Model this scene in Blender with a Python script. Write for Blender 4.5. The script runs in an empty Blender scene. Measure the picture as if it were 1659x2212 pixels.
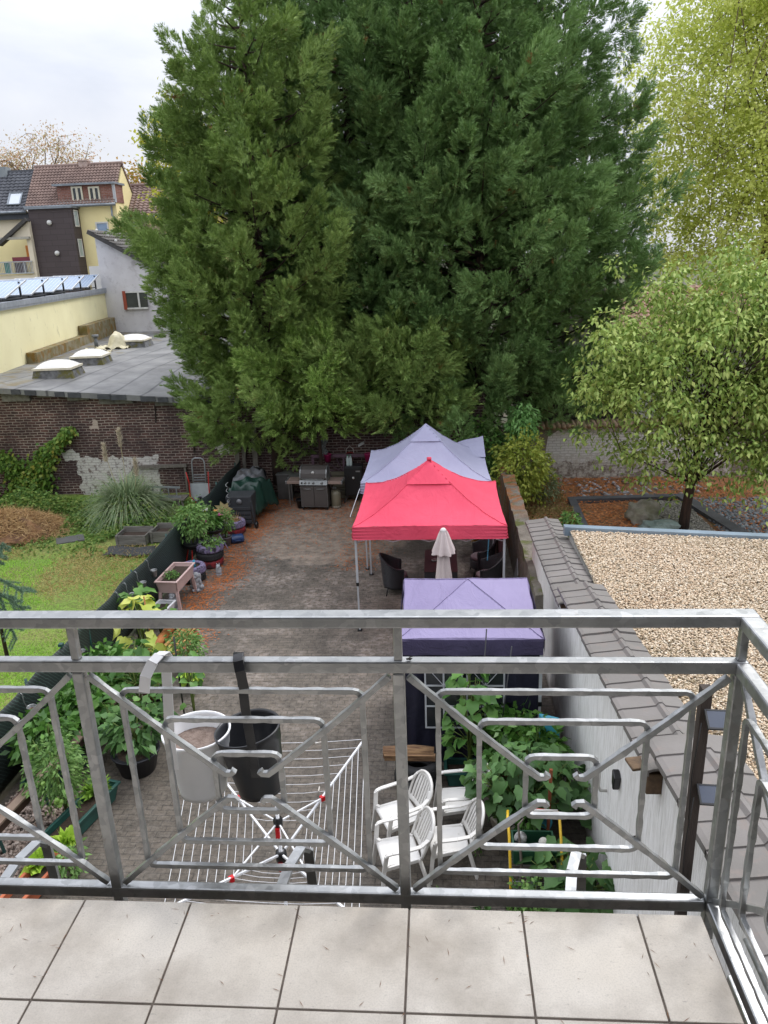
import bpy, math, random
import numpy as np
from mathutils import Vector, Matrix
R = math.radians
rnd = random.Random(7)
rng = np.random.default_rng(11)
scn = bpy.context.scene
COL = scn.collection

# ------------------------------------------------------------------ camera
CAM_F, CAM_YAW, CAM_PITCH, CAM_ROLL, CAM_H = 1650.0, R(-4.4), R(18.52), R(-2.1), 7.0
def _basis():
    cy, sy, cp, sp = math.cos(CAM_YAW), math.sin(CAM_YAW), math.cos(CAM_PITCH), math.sin(CAM_PITCH)
    f = np.array([sy*cp, cy*cp, -sp]); r = np.array([cy, -sy, 0.0]); u = np.cross(r, f)
    c, s = math.cos(CAM_ROLL), math.sin(CAM_ROLL)
    return c*r+s*u, -s*r+c*u, f
CR, CU, CF = _basis()
cam_data = bpy.data.cameras.new('camera')
cam = bpy.data.objects.new('camera', cam_data); COL.objects.link(cam)
cam_data.sensor_fit = 'VERTICAL'; cam_data.sensor_height = 36.0
cam_data.lens = 36.0*CAM_F/2212.0
cam_data.clip_start = 0.05; cam_data.clip_end = 1500
m = Matrix.Identity(4)
for i in range(3):
    m[i][0] = CR[i]; m[i][1] = CU[i]; m[i][2] = -CF[i]
m[2][3] = CAM_H
cam.matrix_world = m
scn.camera = cam
scn.render.resolution_x = 768; scn.render.resolution_y = 1024

# surveying helpers: a bearing read off the photograph, met with a plane of the place
def _ray(px, py): return CF+(px-829.5)/CAM_F*CR-(py-1106)/CAM_F*CU
def gz(px, py, z=0.0):
    d = _ray(px, py); t = (z-CAM_H)/d[2]; return (d[0]*t, d[1]*t, z)
def gy(px, py, y):
    d = _ray(px, py); t = y/d[1]; return (d[0]*t, y, CAM_H+d[2]*t)

# ------------------------------------------------------------------ light
scn.view_settings.view_transform = 'Standard'; scn.view_settings.look = 'None'
scn.view_settings.exposure = 0.55; scn.view_settings.gamma = 1.0
world = bpy.data.worlds.new('World'); scn.world = world; world.use_nodes = True
wt = world.node_tree; wt.nodes.clear()
wo = wt.nodes.new('ShaderNodeOutputWorld'); bg = wt.nodes.new('ShaderNodeBackground')
sky = wt.nodes.new('ShaderNodeTexSky'); sky.sky_type = 'NISHITA'; sky.sun_disc = False
sky.sun_elevation = R(52); sky.sun_rotation = R(38); sky.air_density = 1.0; sky.dust_density = 2.0
tc = wt.nodes.new('ShaderNodeTexCoord'); mp = wt.nodes.new('ShaderNodeMapping')
mp.inputs['Scale'].default_value = (1.6, 1.6, 7.0)
nz = wt.nodes.new('ShaderNodeTexNoise'); nz.inputs['Scale'].default_value = 1.3; nz.inputs['Detail'].default_value = 6; nz.inputs['Roughness'].default_value = 0.55
nz.inputs['Distortion'].default_value = 0.4
cr = wt.nodes.new('ShaderNodeValToRGB')
cr.color_ramp.elements[0].position = 0.30; cr.color_ramp.elements[0].color = (7.0, 7.35, 8.3, 1)
cr.color_ramp.elements[1].position = 0.66; cr.color_ramp.elements[1].color = (9.3, 9.4, 9.9, 1)
mx = wt.nodes.new('ShaderNodeMix'); mx.data_type = 'RGBA'; mx.inputs[0].default_value = 0.88
wt.links.new(tc.outputs['Generated'], mp.inputs[0]); wt.links.new(mp.outputs[0], nz.inputs['Vector'])
wt.links.new(nz.outputs['Fac'], cr.inputs[0]); wt.links.new(sky.outputs[0], mx.inputs[6]); wt.links.new(cr.outputs[0], mx.inputs[7])
# an overcast sky is brightest overhead and dims towards the horizon
sz = wt.nodes.new('ShaderNodeSeparateXYZ'); wt.links.new(tc.outputs['Generated'], sz.inputs[0])
hr = wt.nodes.new('ShaderNodeMapRange'); hr.inputs[1].default_value = 0.12; hr.inputs[2].default_value = 0.95; hr.inputs[3].default_value = 1.0; hr.inputs[4].default_value = 2.6
wt.links.new(sz.outputs['Z'], hr.inputs[0])
vs_ = wt.nodes.new('ShaderNodeVectorMath'); vs_.operation = 'SCALE'; wt.links.new(mx.outputs[2], vs_.inputs[0]); wt.links.new(hr.outputs[0], vs_.inputs['Scale'])
wt.links.new(vs_.outputs[0], bg.inputs[0]); wt.links.new(bg.outputs[0], wo.inputs[0])
bg.inputs[1].default_value = 0.072
sd = bpy.data.lights.new('sun', 'SUN'); sd.energy = 1.15; sd.angle = R(16); sd.color = (1.0, 0.975, 0.94)
sun = bpy.data.objects.new('sun', sd); COL.objects.link(sun)
sun.rotation_euler = Vector((math.sin(R(38))*math.cos(R(52)), math.cos(R(38))*math.cos(R(52)), math.sin(R(52)))).to_track_quat('Z', 'Y').to_euler()

# ------------------------------------------------------------------ materials
def hexc(h):
    h = h.lstrip('#'); v = [int(h[i:i+2], 16)/255 for i in (0, 2, 4)]
    return tuple([(c/12.92 if c <= .04045 else ((c+.055)/1.055)**2.4) for c in v])+(1.0,)
MATS = {}
class NT:
    def __init__(s, name):
        s.m = bpy.data.materials.new(name); s.m.use_nodes = True; s.t = s.m.node_tree
        s.b = s.t.nodes['Principled BSDF']
    def n(s, typ, **kw):
        nd = s.t.nodes.new('ShaderNode'+typ)
        for k, v in kw.items():
            if k.startswith('i_'):
                key = k[2:]
                key = int(key) if key.isdigit() else key.replace('_', ' ')
                nd.inputs[key].default_value = v
            else: setattr(nd, k, v)
        return nd
    def l(s, a, b): s.t.links.new(a, b)
    def coord(s, kind='Object'): return s.n('TexCoord').outputs[kind]
    def noise(s, vec, scale, detail=4, rough=.55, dist=0, stretch=None):
        if stretch:
            mpn = s.n('Mapping'); mpn.inputs['Scale'].default_value = stretch; s.l(vec, mpn.inputs[0]); vec = mpn.outputs[0]
        nd = s.n('TexNoise'); nd.inputs['Scale'].default_value = scale; nd.inputs['Detail'].default_value = detail
        nd.inputs['Roughness'].default_value = rough; nd.inputs['Distortion'].default_value = dist
        s.l(vec, nd.inputs['Vector']); return nd.outputs['Fac']
    def ramp(s, fac, stops, interp='LINEAR'):
        r = s.n('ValToRGB'); r.color_ramp.interpolation = interp
        e = r.color_ramp.elements
        while len(e) < len(stops): e.new(0.5)
        for el, (p, c) in zip(e, stops):
            el.position = p; el.color = c if not isinstance(c, (int, float)) else (c, c, c, 1)
        s.l(fac, r.inputs[0]); return r.outputs[0]
    def mix(s, fac, a, b, blend='MIX'):
        x = s.n('Mix', data_type='RGBA', blend_type=blend)
        for v, i in ((fac, 0), (a, 6), (b, 7)):
            if isinstance(v, (int, float, tuple)): x.inputs[i].default_value = v
            else: s.l(v, x.inputs[i])
        return x.outputs[2]
    def math(s, op, a, b=0.0, clamp=False):
        x = s.n('Math', operation=op); x.use_clamp = clamp
        for v, i in ((a, 0), (b, 1)):
            if isinstance(v, (int, float)): x.inputs[i].default_value = v
            else: s.l(v, x.inputs[i])
        return x.outputs[0]
    def bump(s, h, strength=.3, dist=.01, prev=None):
        x = s.n('Bump'); x.inputs['Strength'].default_value = strength; x.inputs['Distance'].default_value = dist
        s.l(h, x.inputs['Height'])
        if prev is not None: s.l(prev, x.inputs['Normal'])
        s.l(x.outputs[0], s.b.inputs['Normal']); return x.outputs[0]
    def out(s, col=None, rough=.7, metal=0.0, spec=.5):
        if col is not None:
            if isinstance(col, tuple): s.b.inputs['Base Color'].default_value = col
            else: s.l(col, s.b.inputs['Base Color'])
        if isinstance(rough, (int, float)): s.b.inputs['Roughness'].default_value = rough
        else: s.l(rough, s.b.inputs['Roughness'])
        s.b.inputs['Metallic'].default_value = metal
        s.b.inputs['Specular IOR Level'].default_value = spec
        return s.m

def mat(name, c1, c2=None, scale=6.0, rough=.7, metal=0.0, bump=0.0, bscale=40.0, bdist=.01, detail=5, stretch=None, dirt=None, dscale=2.5, dlo=.55, dhi=.72, spec=.5):
    """two tones in slow noise, optional dirt patches and bump"""
    if name in MATS: return MATS[name]
    s = NT(name); c1 = hexc(c1); c2 = hexc(c2) if c2 else tuple([x*.8 for x in c1[:3]])+(1,)
    v = s.coord()
    c = s.mix(s.ramp(s.noise(v, scale, detail, stretch=stretch), [(.35, 0), (.65, 1)]), c1, c2)
    if dirt: c = s.mix(s.ramp(s.noise(v, dscale, 7, .65), [(dlo, 0), (dhi, 1)]), c, hexc(dirt))
    if bump: s.bump(s.noise(v, bscale, 3, stretch=stretch), bump, bdist)
    MATS[name] = s.out(c, rough, metal, spec); return MATS[name]

def leafmat(name, cols, rough=.55, trans=.22, scale=1.2, brown=None, bthr=.68, isl=.6):
    """leaf colour: each leaf its own tone, patches of tone over the plant"""
    if name in MATS: return MATS[name]
    s = NT(name); g = s.n('NewGeometry')
    cs = [hexc(c) for c in cols]
    st = [(i/(len(cs)-1)*.8+.1, c) for i, c in enumerate(cs)]
    f = s.math('ADD', s.math('MULTIPLY', g.outputs['Random Per Island'], isl), s.math('MULTIPLY', s.noise(s.coord(), scale, 3), 1.35-isl))
    f = s.math('SUBTRACT', f, .17, True)
    c = s.ramp(f, st)
    if brown: c = s.mix(s.ramp(s.noise(s.coord(), scale*1.7+.3, 4), [(bthr, 0), (bthr+.06, 1)]), c, hexc(brown))
    s.out(c, rough, 0, .35)
    if trans:
        tr = s.n('BsdfTranslucent'); s.l(c, tr.inputs[0]); ms = s.n('MixShader'); ms.inputs[0].default_value = trans
        s.l(s.b.outputs[0], ms.inputs[1]); s.l(tr.outputs[0], ms.inputs[2]); s.l(ms.outputs[0], s.t.nodes['Material Output'].inputs[0])
    MATS[name] = s.m; return s.m

# ------------------------------------------------------------------ mesh building
def np_mesh(name, V, groups, mats, smooth=False):
    """V (n,3); groups: list of (faces array (k, m), material index)"""
    me = bpy.data.meshes.new(name)
    V = np.asarray(V, np.float32)
    me.vertices.add(len(V)); me.vertices.foreach_set('co', V.ravel())
    nl = sum(f.size for f, _ in groups); nf = sum(len(f) for f, _ in groups)
    me.loops.add(nl); me.polygons.add(nf)
    me.loops.foreach_set('vertex_index', np.concatenate([np.asarray(f).ravel() for f, _ in groups]).astype(np.int32))
    ls, mi, o = [], [], 0
    for f, k in groups:
        ls.append(o+np.arange(len(f))*f.shape[1]); o += f.size; mi.append(np.full(len(f), k))
    me.polygons.foreach_set('loop_start', np.concatenate(ls).astype(np.int32))
    me.polygons.foreach_set('material_index', np.concatenate(mi).astype(np.int32))
    if smooth: me.polygons.foreach_set('use_smooth', np.ones(nf, bool))
    for x in mats: me.materials.append(x)
    me.update(calc_edges=True); me.validate()
    return me

class MB:
    """collects shapes; build() links them as ONE mesh object"""
    def __init__(s): s.v = []; s.f = []; s.m = []; s.sm = []
    def add(s, vs, fs, mi=0, smooth=False):
        o = len(s.v); s.v += [tuple(map(float, p)) for p in vs]
        for f in fs: s.f.append([o+i for i in f]); s.m.append(mi); s.sm.append(smooth)
        return s
    def box(s, c, d, rz=0, rx=0, ry=0, mi=0, taper=None):
        M = Matrix.Translation(c) @ Matrix.Rotation(rz, 4, 'Z') @ Matrix.Rotation(ry, 4, 'Y') @ Matrix.Rotation(rx, 4, 'X')
        vs = []
        for z in (-.5, .5):
            k = 1 if (z < 0 or not taper) else taper
            for x, y in ((-.5, -.5), (.5, -.5), (.5, .5), (-.5, .5)): vs.append(M @ Vector((x*d[0]*k, y*d[1]*k, z*d[2])))
        return s.add(vs, [(3, 2, 1, 0), (4, 5, 6, 7), (0, 1, 5, 4), (1, 2, 6, 5), (2, 3, 7, 6), (3, 0, 4, 7)], mi)
    def b2(s, p, q, mi=0):
        return s.box([(a+b)/2 for a, b in zip(p, q)], [abs(a-b) for a, b in zip(p, q)], mi=mi)
    def tube(s, pts, r, n=8, mi=0, cap=True, smooth=True, up=(0, 0, 1), square=False, sx=1.0):
        pts = [Vector(p) for p in pts]; rs = r if isinstance(r, (list, tuple)) else [r]*len(pts)
        if square: n = 4; smooth = False
        rings = []; prev = None
        for i, p in enumerate(pts):
            if i == 0: t = pts[1]-pts[0]
            elif i == len(pts)-1: t = pts[-1]-pts[-2]
            else: t = (pts[i+1]-p).normalized()+(p-pts[i-1]).normalized()
            t.normalize()
            if prev is None:
                a = Vector(up)
                if abs(t.dot(a)) > .95: a = Vector((0, 1, 0)) if abs(t.y) < .9 else Vector((1, 0, 0))
                b = (a-t*a.dot(t)).normalized()
            else:
                b = prev-t*prev.dot(t)
                b = b.normalized() if b.length > 1e-6 else t.orthogonal().normalized()
            prev = b; c = t.cross(b)
            ph = math.pi/4 if square else 0; k = math.sqrt(2) if square else 1
            rings.append([p+(b*math.cos(ph+2*math.pi*j/n)+c*math.sin(ph+2*math.pi*j/n)*sx)*rs[i]*k for j in range(n)])
        vs = [q for rg in rings for q in rg]; fs = []
        for i in range(len(pts)-1):
            for j in range(n): a = i*n+j; b_ = i*n+(j+1) % n; fs.append((a, b_, b_+n, a+n))
        if cap: fs.append(tuple(range(n))[::-1]); fs.append(tuple((len(pts)-1)*n+j for j in range(n)))
        return s.add(vs, fs, mi, smooth)
    def bar(s, p, q, w, h=None, mi=0, up=(0, 0, 1)):
        p = Vector(p); q = Vector(q); h = h or w; t = (q-p).normalized(); a = Vector(up)
        if abs(t.dot(a)) > .98: a = Vector((0, 1, 0))
        b = (a-t*a.dot(t)).normalized()*h/2; c = t.cross(b).normalized()*w/2
        vs = [p-b-c, p+b-c, p+b+c, p-b+c, q-b-c, q+b-c, q+b+c, q-b+c]
        return s.add(vs, [(3, 2, 1, 0), (4, 5, 6, 7), (0, 1, 5, 4), (1, 2, 6, 5), (2, 3, 7, 6), (3, 0, 4, 7)], mi)
    def lathe(s, prof, c=(0, 0, 0), n=20, mi=0, M=None, smooth=True, sx=1, sy=1, cap=False):
        vs = []; c = Vector(c)
        for r_, z in prof:
            for j in range(n):
                a = 2*math.pi*j/n; p = Vector((r_*math.cos(a)*sx, r_*math.sin(a)*sy, z))
                if M is not None: p = M @ p
                vs.append(c+p)
        fs = []
        for i in range(len(prof)-1):
            for j in range(n): a = i*n+j; b = i*n+(j+1) % n; fs.append((a, b, b+n, a+n))
        if cap: fs.append(tuple(range(n))[::-1]); fs.append(tuple((len(prof)-1)*n+j for j in range(n)))
        return s.add(vs, fs, mi, smooth)
    def ball(s, c, r, n=12, mi=0, sc=(1, 1, 1)):
        prof = [(r*math.sin(math.pi*i/8), -r*math.cos(math.pi*i/8)) for i in range(9)]
        vs = []; o = Vector(c)
        return s.lathe([(max(a, 1e-4), b*sc[2]) for a, b in prof], c, n, mi, sx=sc[0], sy=sc[1])
    def prism(s, poly, z0, z1, mi=0, axis='z'):
        n = len(poly)
        f = {'z': lambda a, b, c: (a, b, c), 'y': lambda a, b, c: (a, c, b), 'x': lambda a, b, c: (c, a, b)}[axis]
        vs = [f(a, b, z0) for a, b in poly]+[f(a, b, z1) for a, b in poly]
        fs = [tuple(range(n))[::-1], tuple(range(n, 2*n))]+[(i, (i+1) % n, (i+1) % n+n, i+n) for i in range(n)]
        return s.add(vs, fs, mi)
    def grid(s, fn, nu, nv, mi=0, smooth=True, thick=0):
        vs = [fn(i/nu, j/nv) for j in range(nv+1) for i in range(nu+1)]
        fs = [(j*(nu+1)+i, j*(nu+1)+i+1, (j+1)*(nu+1)+i+1, (j+1)*(nu+1)+i) for j in range(nv) for i in range(nu)]
        return s.add(vs, fs, mi, smooth)
    def build(s, name, material, parent=None, bevel=0, world=True, solid=0):
        me = bpy.data.meshes.new(name)
        off = Vector((0, 0, 0))
        if parent is not None and world:
            q = parent
            while q is not None: off += q.location; q = q.parent
        me.from_pydata([tuple(Vector(v)-off) for v in s.v], [], s.f)
        for x in (material if isinstance(material, (list, tuple)) else [material]): me.materials.append(x)
        me.polygons.foreach_set('material_index', s.m); me.polygons.foreach_set('use_smooth', s.sm)
        me.update(); me.validate()
        o = bpy.data.objects.new(name, me); COL.objects.link(o)
        if parent is not None: o.parent = parent
        if solid:
            md = o.modifiers.new('thickness', 'SOLIDIFY'); md.thickness = solid
        if bevel:
            md = o.modifiers.new('bevel', 'BEVEL'); md.width = bevel; md.segments = 2; md.limit_method = 'ANGLE'; md.angle_limit = R(40)
        return o

def tag(o, label=None, cat=None, group=None, kind=None):
    if label: o['label'] = label
    if cat: o['category'] = cat
    if group: o['group'] = group
    if kind: o['kind'] = kind
    return o
def thing(name, label, cat, loc=(0, 0, 0), rz=0, group=None):
    o = bpy.data.objects.new(name, None); COL.objects.link(o); o.location = loc; o.rotation_euler = (0, 0, rz)
    o.empty_display_size = .2
    return tag(o, label, cat, group)
def kids(o): return [c for c in COL.objects if c.parent == o]
def copy_tree(o, parent=None, loc=None, rz=None, label=None):
    c = o.copy(); COL.objects.link(c)
    if parent is not None: c.parent = parent
    if loc is not None: c.location = loc
    if rz is not None: c.rotation_euler = (0, 0, rz)
    if label: c['label'] = label
    for ch in kids(o): copy_tree(ch, c)
    return c
def npobj(name, me, parent=None, loc=(0, 0, 0)):
    o = bpy.data.objects.new(name, me); COL.objects.link(o); o.location = loc
    if parent is not None: o.parent = parent
    return o
def unit(a): return a/np.maximum(np.linalg.norm(a, axis=-1, keepdims=True), 1e-9)
def leaves(P, D, L, W, fold=.15, droop=0.0, roll=None):
    """leaf-sized quads: base, side, tip, side"""
    n = len(P); D = unit(D); L = np.broadcast_to(np.asarray(L, float), (n,))[:, None]; W = np.broadcast_to(np.asarray(W, float), (n,))[:, None]
    q = rng.normal(size=(n, 3)) if roll is None else roll
    S = unit(np.cross(D, q)); N = np.cross(S, D)
    a = P; m_ = P+D*L*.42+N*W*fold
    tip = P+D*L-np.array([0, 0, 1.0])*L*droop
    V = np.stack([a, m_+S*W*.5, tip, m_-S*W*.5], 1).reshape(-1, 3)
    return V, np.arange(4*n).reshape(-1, 4)
def needles(P, D, L, W, roll=None):
    n = len(P); D = unit(D); L = np.broadcast_to(np.asarray(L, float), (n,))[:, None]; W = np.broadcast_to(np.asarray(W, float), (n,))[:, None]
    S = unit(np.cross(D, rng.normal(size=(n, 3)) if roll is None else roll))
    V = np.stack([P-S*W*.5, P+S*W*.5, P+D*L], 1).reshape(-1, 3)
    return V, np.arange(3*n).reshape(-1, 3)
# ------------------------------------------------------------------ the setting
# ground: one sheet to the horizon
gm = mat('earth', '#5b5344', '#47503a', 1.5, .95, bump=.4, bscale=20)
MB().add([(-600, -100, -.03), (600, -100, -.03), (600, 900, -.03), (-600, 900, -.03)], [(0, 1, 2, 3)]).build('ground', gm)
tag(bpy.data.objects['ground'], kind='structure')

def patio_mat():
    s = NT('block_paving'); v = s.coord()
    br = s.n('TexBrick', offset=.5, squash=1.0); br.inputs['Scale'].default_value = 1.0
    br.inputs['Brick Width'].default_value = .2; br.inputs['Row Height'].default_value = .1; br.inputs['Mortar Size'].default_value = .006
    br.inputs['Mortar Smooth'].default_value = .3; br.inputs['Bias'].default_value = -.1
    br.inputs['Color1'].default_value = hexc('#82766a'); br.inputs['Color2'].default_value = hexc('#685d51'); br.inputs['Mortar'].default_value = hexc('#25231f')
    dv = s.n('VectorMath', operation='ADD'); ns = s.n('TexNoise'); ns.inputs['Scale'].default_value = 9; s.l(v, ns.inputs['Vector'])
    sc = s.n('VectorMath', operation='SCALE'); sc.inputs['Scale'].default_value = .034; s.l(ns.outputs['Color'], sc.inputs[0]); s.l(v, dv.inputs[0]); s.l(sc.outputs[0], dv.inputs[1])
    s.l(dv.outputs[0], br.inputs['Vector']); c = br.outputs['Color']
    # worn, paler stones in patches
    worn = s.math('MULTIPLY', s.ramp(s.noise(v, 9, 7, .72), [(.46, 0), (.58, 1)]), s.ramp(s.noise(v, .55, 3), [(.34, .2), (.58, 1)]))
    c = s.mix(s.math('MULTIPLY', worn, .8), c, hexc('#a79c94'))
    c = s.mix(s.ramp(s.noise(v, 1.1, 6, .6), [(.42, .6), (.62, 0)]), c, hexc('#45413a'))
    # darker band nearer the house
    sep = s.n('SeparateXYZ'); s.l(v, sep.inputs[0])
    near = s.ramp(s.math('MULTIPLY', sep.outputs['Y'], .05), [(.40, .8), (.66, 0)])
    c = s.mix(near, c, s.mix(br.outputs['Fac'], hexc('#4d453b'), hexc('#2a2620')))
    # dusty washed oval in the far part
    dx = s.math('MULTIPLY', s.math('SUBTRACT', sep.outputs['X'], -2.9), .33); dy = s.math('MULTIPLY', s.math('SUBTRACT', sep.outputs['Y'], 19.6), .27)
    rr = s.math('SQRT', s.math('ADD', s.math('MULTIPLY', dx, dx), s.math('MULTIPLY', dy, dy)))
    rr = s.math('ADD', rr, s.math('MULTIPLY', s.noise(v, 1.6, 6, .65), .5))
    c = s.mix(s.ramp(rr, [(.95, .85), (1.2, 0)]), c, s.mix(s.noise(v, 5, 5), hexc('#a69686'), hexc('#897b6d')))
    c = s.mix(s.ramp(s.noise(v, 3.3, 8, .75), [(.40, .55), (.58, 0)]), c, hexc('#2e2b26'))
    c = s.mix(s.ramp(s.noise(v, 14, 6, .8), [(.44, 0), (.70, .55)]), c, hexc('#7d756b'))
    # pale specks and lichen spots
    c = s.mix(s.ramp(s.noise(v, 26, 3, .5), [(.70, 0), (.74, .8)]), c, hexc('#8f8a80'))
    vo = s.n('TexVoronoi'); vo.inputs['Scale'].default_value = 4.5; s.l(v, vo.inputs['Vector'])
    c = s.mix(s.math('MULTIPLY', s.ramp(s.math('ADD', vo.outputs['Distance'], s.math('MULTIPLY', s.noise(v, 12, 4), .16)), [(.10, .6), (.15, 0)]), s.ramp(s.noise(v, 1.2, 3), [(.4, .2), (.6, 1)])), c, hexc('#a39d92'))
    b = s.math('ADD', br.outputs['Fac'], s.math('MULTIPLY', s.noise(v, 60, 3), -.5))
    s.bump(b, .55, .012)
    for nd in s.t.nodes:
        if nd.bl_idname == 'ShaderNodeBump': nd.invert = True
    return s.out(c, s.ramp(s.noise(v, .8, 3), [(.3, .55), (.7, .85)]))
PAT = patio_mat()
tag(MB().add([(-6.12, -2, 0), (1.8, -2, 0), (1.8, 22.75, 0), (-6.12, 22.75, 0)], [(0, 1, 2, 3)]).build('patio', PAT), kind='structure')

# lawn and neighbour garden soil, gently uneven
def lawn_mat():
    s = NT('lawn_soil'); v = s.coord()
    c = s.mix(s.ramp(s.noise(v, .6, 5, .6), [(.40, 0), (.6, 1)]), hexc('#76993a'), hexc('#86904a'))
    c = s.mix(s.ramp(s.noise(v, 18, 4), [(.4, 0), (.7, .8)]), c, hexc('#4a3b28'))
    s.bump(s.noise(v, 50, 4), .6, .03); return s.out(c, .95)
tag(MB().grid(lambda u, w: (-17+u*10.75, 6+w*16.8, .03+.05*math.sin(u*17)*math.cos(w*13)), 30, 40).build('lawn', lawn_mat()), kind='structure')

def grass_blades():
    n = 46000
    x = rng.uniform(-15, -6.32, n); y = rng.uniform(8.3, 18.2, n)
    f = np.sin(x*1.3)+np.cos(y*1.1+x*.7)+rng.normal(size=n)*.5
    dry = (((x+7.9)/1.6)**2+((y-16.4)/1.7)**2 < 1+.3*f) | ((y > 17.2))
    P = np.stack([x, y, np.full(n, .03)], 1)
    P[:, 2] += .02*rng.random(n)
    D = np.stack([rng.normal(size=n)*.55, rng.normal(size=n)*.55, np.ones(n)], 1)
    D[dry, 2] *= .35
    V, F = needles(P, D, np.where(dry, rng.uniform(.05, .14, n), rng.uniform(.04, .10, n)), .016)
    g = leafmat('lawn_grass', ['#74a82c', '#92c440', '#aedb58', '#82b436'], .6, .3, .8)
    d = leafmat('dry_grass', ['#8f7a4c', '#b29a63', '#c7ae78', '#7f8a40'], .8, .2, 1.2)
    me = np_mesh('lawn_grass', V, [(F[~dry], 0), (F[dry], 1)], [g, d])
    tag(npobj('lawn_grass', me), kind='stuff', label='bright green lawn grass with a dry straw coloured patch beside the mesh fence', cat='grass')
grass_blades()

# orange fallen needles along the bed and over the far paving
def litter():
    n = 15000
    t = rng.random(n)
    yy = 12.5+t*9.8
    xx = -5.15+rng.normal(size=n)*.28+.15*np.sin(yy*2)
    k = rng.random(n) < .45
    xx[k] = rng.uniform(-5.2, -1.2, k.sum()); yy[k] = 22.4-np.abs(rng.normal(size=k.sum()))*1.9
    k2 = rng.random(n) < .12
    xx[k2] = -1.9+rng.normal(size=k2.sum())*.35; yy[k2] = rng.uniform(16.5, 21.5, k2.sum())
    P = np.stack([xx, yy, rng.uniform(.006, .02, n)], 1); P = P[(yy < 22.6) & (xx > -6.05)]
    n = len(P); a = rng.uniform(0, 6.28, n); D = np.stack([np.cos(a), np.sin(a), rng.normal(size=n)*.08], 1)
    V, F = leaves(P, D, rng.uniform(.03, .09, n), rng.uniform(.008, .022, n), roll=np.array([[0.05, 0, 1.0]])*np.ones((n, 1)))
    me = np_mesh('fallen_needles', V, [(F, 0)], [leafmat('needle_litter', ['#7e4520', '#b0602a', '#cf7a3c', '#8d6240'], .9, 0, 2)])
    tag(npobj('fallen_needles', me), kind='stuff', label='rust orange fallen conifer needles scattered on the grey block paving', cat='leaf litter')
litter()

# ---- brick
def brick_mat(name, c1, c2, mortar, bw=.25, rh=.085, paint=None, extra=None, dark=None, plane='xz'):
    s = NT(name); v = s.coord(); sep = s.n('SeparateXYZ'); s.l(v, sep.inputs[0]); cb = s.n('CombineXYZ')
    a, b = {'xz': ('X', 'Z'), 'yz': ('Y', 'Z')}[plane]
    s.l(sep.outputs[a], cb.inputs[0]); s.l(sep.outputs[b], cb.inputs[1])
    ns = s.n('TexNoise'); ns.inputs['Scale'].default_value = 3.5; ns.inputs['Detail'].default_value = 3; s.l(cb.outputs[0], ns.inputs['Vector'])
    sc = s.n('VectorMath', operation='SCALE'); sc.inputs['Scale'].default_value = .05; s.l(ns.outputs['Color'], sc.inputs[0])
    ad = s.n('VectorMath', operation='ADD'); s.l(cb.outputs[0], ad.inputs[0]); s.l(sc.outputs[0], ad.inputs[1])
    br = s.n('TexBrick', offset=.5); br.inputs['Scale'].default_value = 1; br.inputs['Brick Width'].default_value = bw; br.inputs['Row Height'].default_value = rh
    br.inputs['Mortar Size'].default_value = .012; br.inputs['Mortar Smooth'].default_value = .2; br.inputs['Bias'].default_value = 0
    br.inputs['Color1'].default_value = hexc(c1); br.inputs['Color2'].default_value = hexc(c2); br.inputs['Mortar'].default_value = hexc(mortar)
    s.l(ad.outputs[0], br.inputs['Vector']); c = br.outputs['Color']
    c = s.mix(s.ramp(s.noise(v, 1.0, 6, .65), [(.4, .7), (.6, 0)]), c, hexc(dark or '#2c2220'))
    c = s.mix(s.ramp(s.noise(v, 7, 5, .7), [(.62, 0), (.75, .5)]), c, hexc('#8d7f74'))
    if paint:
        for (x0, x1, z0, z1, colr, thr) in paint:
            n2 = s.math('MULTIPLY', s.math('SUBTRACT', s.noise(v, 2.3, 5, .6), .5), .9)
            xx = s.math('ADD', sep.outputs[a], n2); zz = s.math('ADD', sep.outputs[b], s.math('MULTIPLY', n2, .6))
            m1 = s.math('MULTIPLY', s.math('GREATER_THAN', xx, x0), s.math('LESS_THAN', xx, x1))
            m2 = s.math('MULTIPLY', s.math('GREATER_THAN', zz, z0), s.math('LESS_THAN', zz, z1))
            mk = s.math('MULTIPLY', s.math('MULTIPLY', m1, m2), s.ramp(s.noise(v, 5.5, 6, .7), [(thr-.06, 0), (thr+.05, 1)]))
            mk = s.math('MULTIPLY', mk, s.math('SUBTRACT', 1, s.math('MULTIPLY', br.outputs['Fac'], .45)))
            c = s.mix(mk, c, hexc(colr))
    s.bump(s.math('ADD', s.math('MULTIPLY', br.outputs['Fac'], -1), s.math('MULTIPLY', s.noise(v, 25, 4), .5)), .9, .02)
    return s.out(c, .92)

WY = 22.9
def wall_top(x): return 3.42+(x+12.9)*-.075 if x < -7 else 2.98
bw = thing('brick_wall', 'tall dark brown brick boundary wall under the conifers, with a whitewashed patch', 'wall', (-7, WY, 0))
BR = brick_mat('old_brown_brick', '#644640', '#44322e', '#a3968c', paint=[(-4.5, -1.9, .0, 1.25, '#c9c6c0', .43), (-4.9, -4.4, 1.15, 1.5, '#cfccc6', .36), (.1, .5, 1.3, 1.6, '#c9c6c0', .3), (-3.9, -3.6, 2.15, 2.4, '#b7a79b', .3)], dark='#33272a')
mb = MB()
xs = [-19, -16, -12.9, -11.5, -10, -8.7, -7.4, -6, -3, 0, 1.4]
for a, b in zip(xs[:-1], xs[1:]):
    za, zb = (wall_top(a), wall_top(b))
    mb.prism([(a, 0), (b, 0), (b, zb), (a, za)], WY, WY+.36, axis='y')
mb.build('brickwork', BR, bw)
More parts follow.
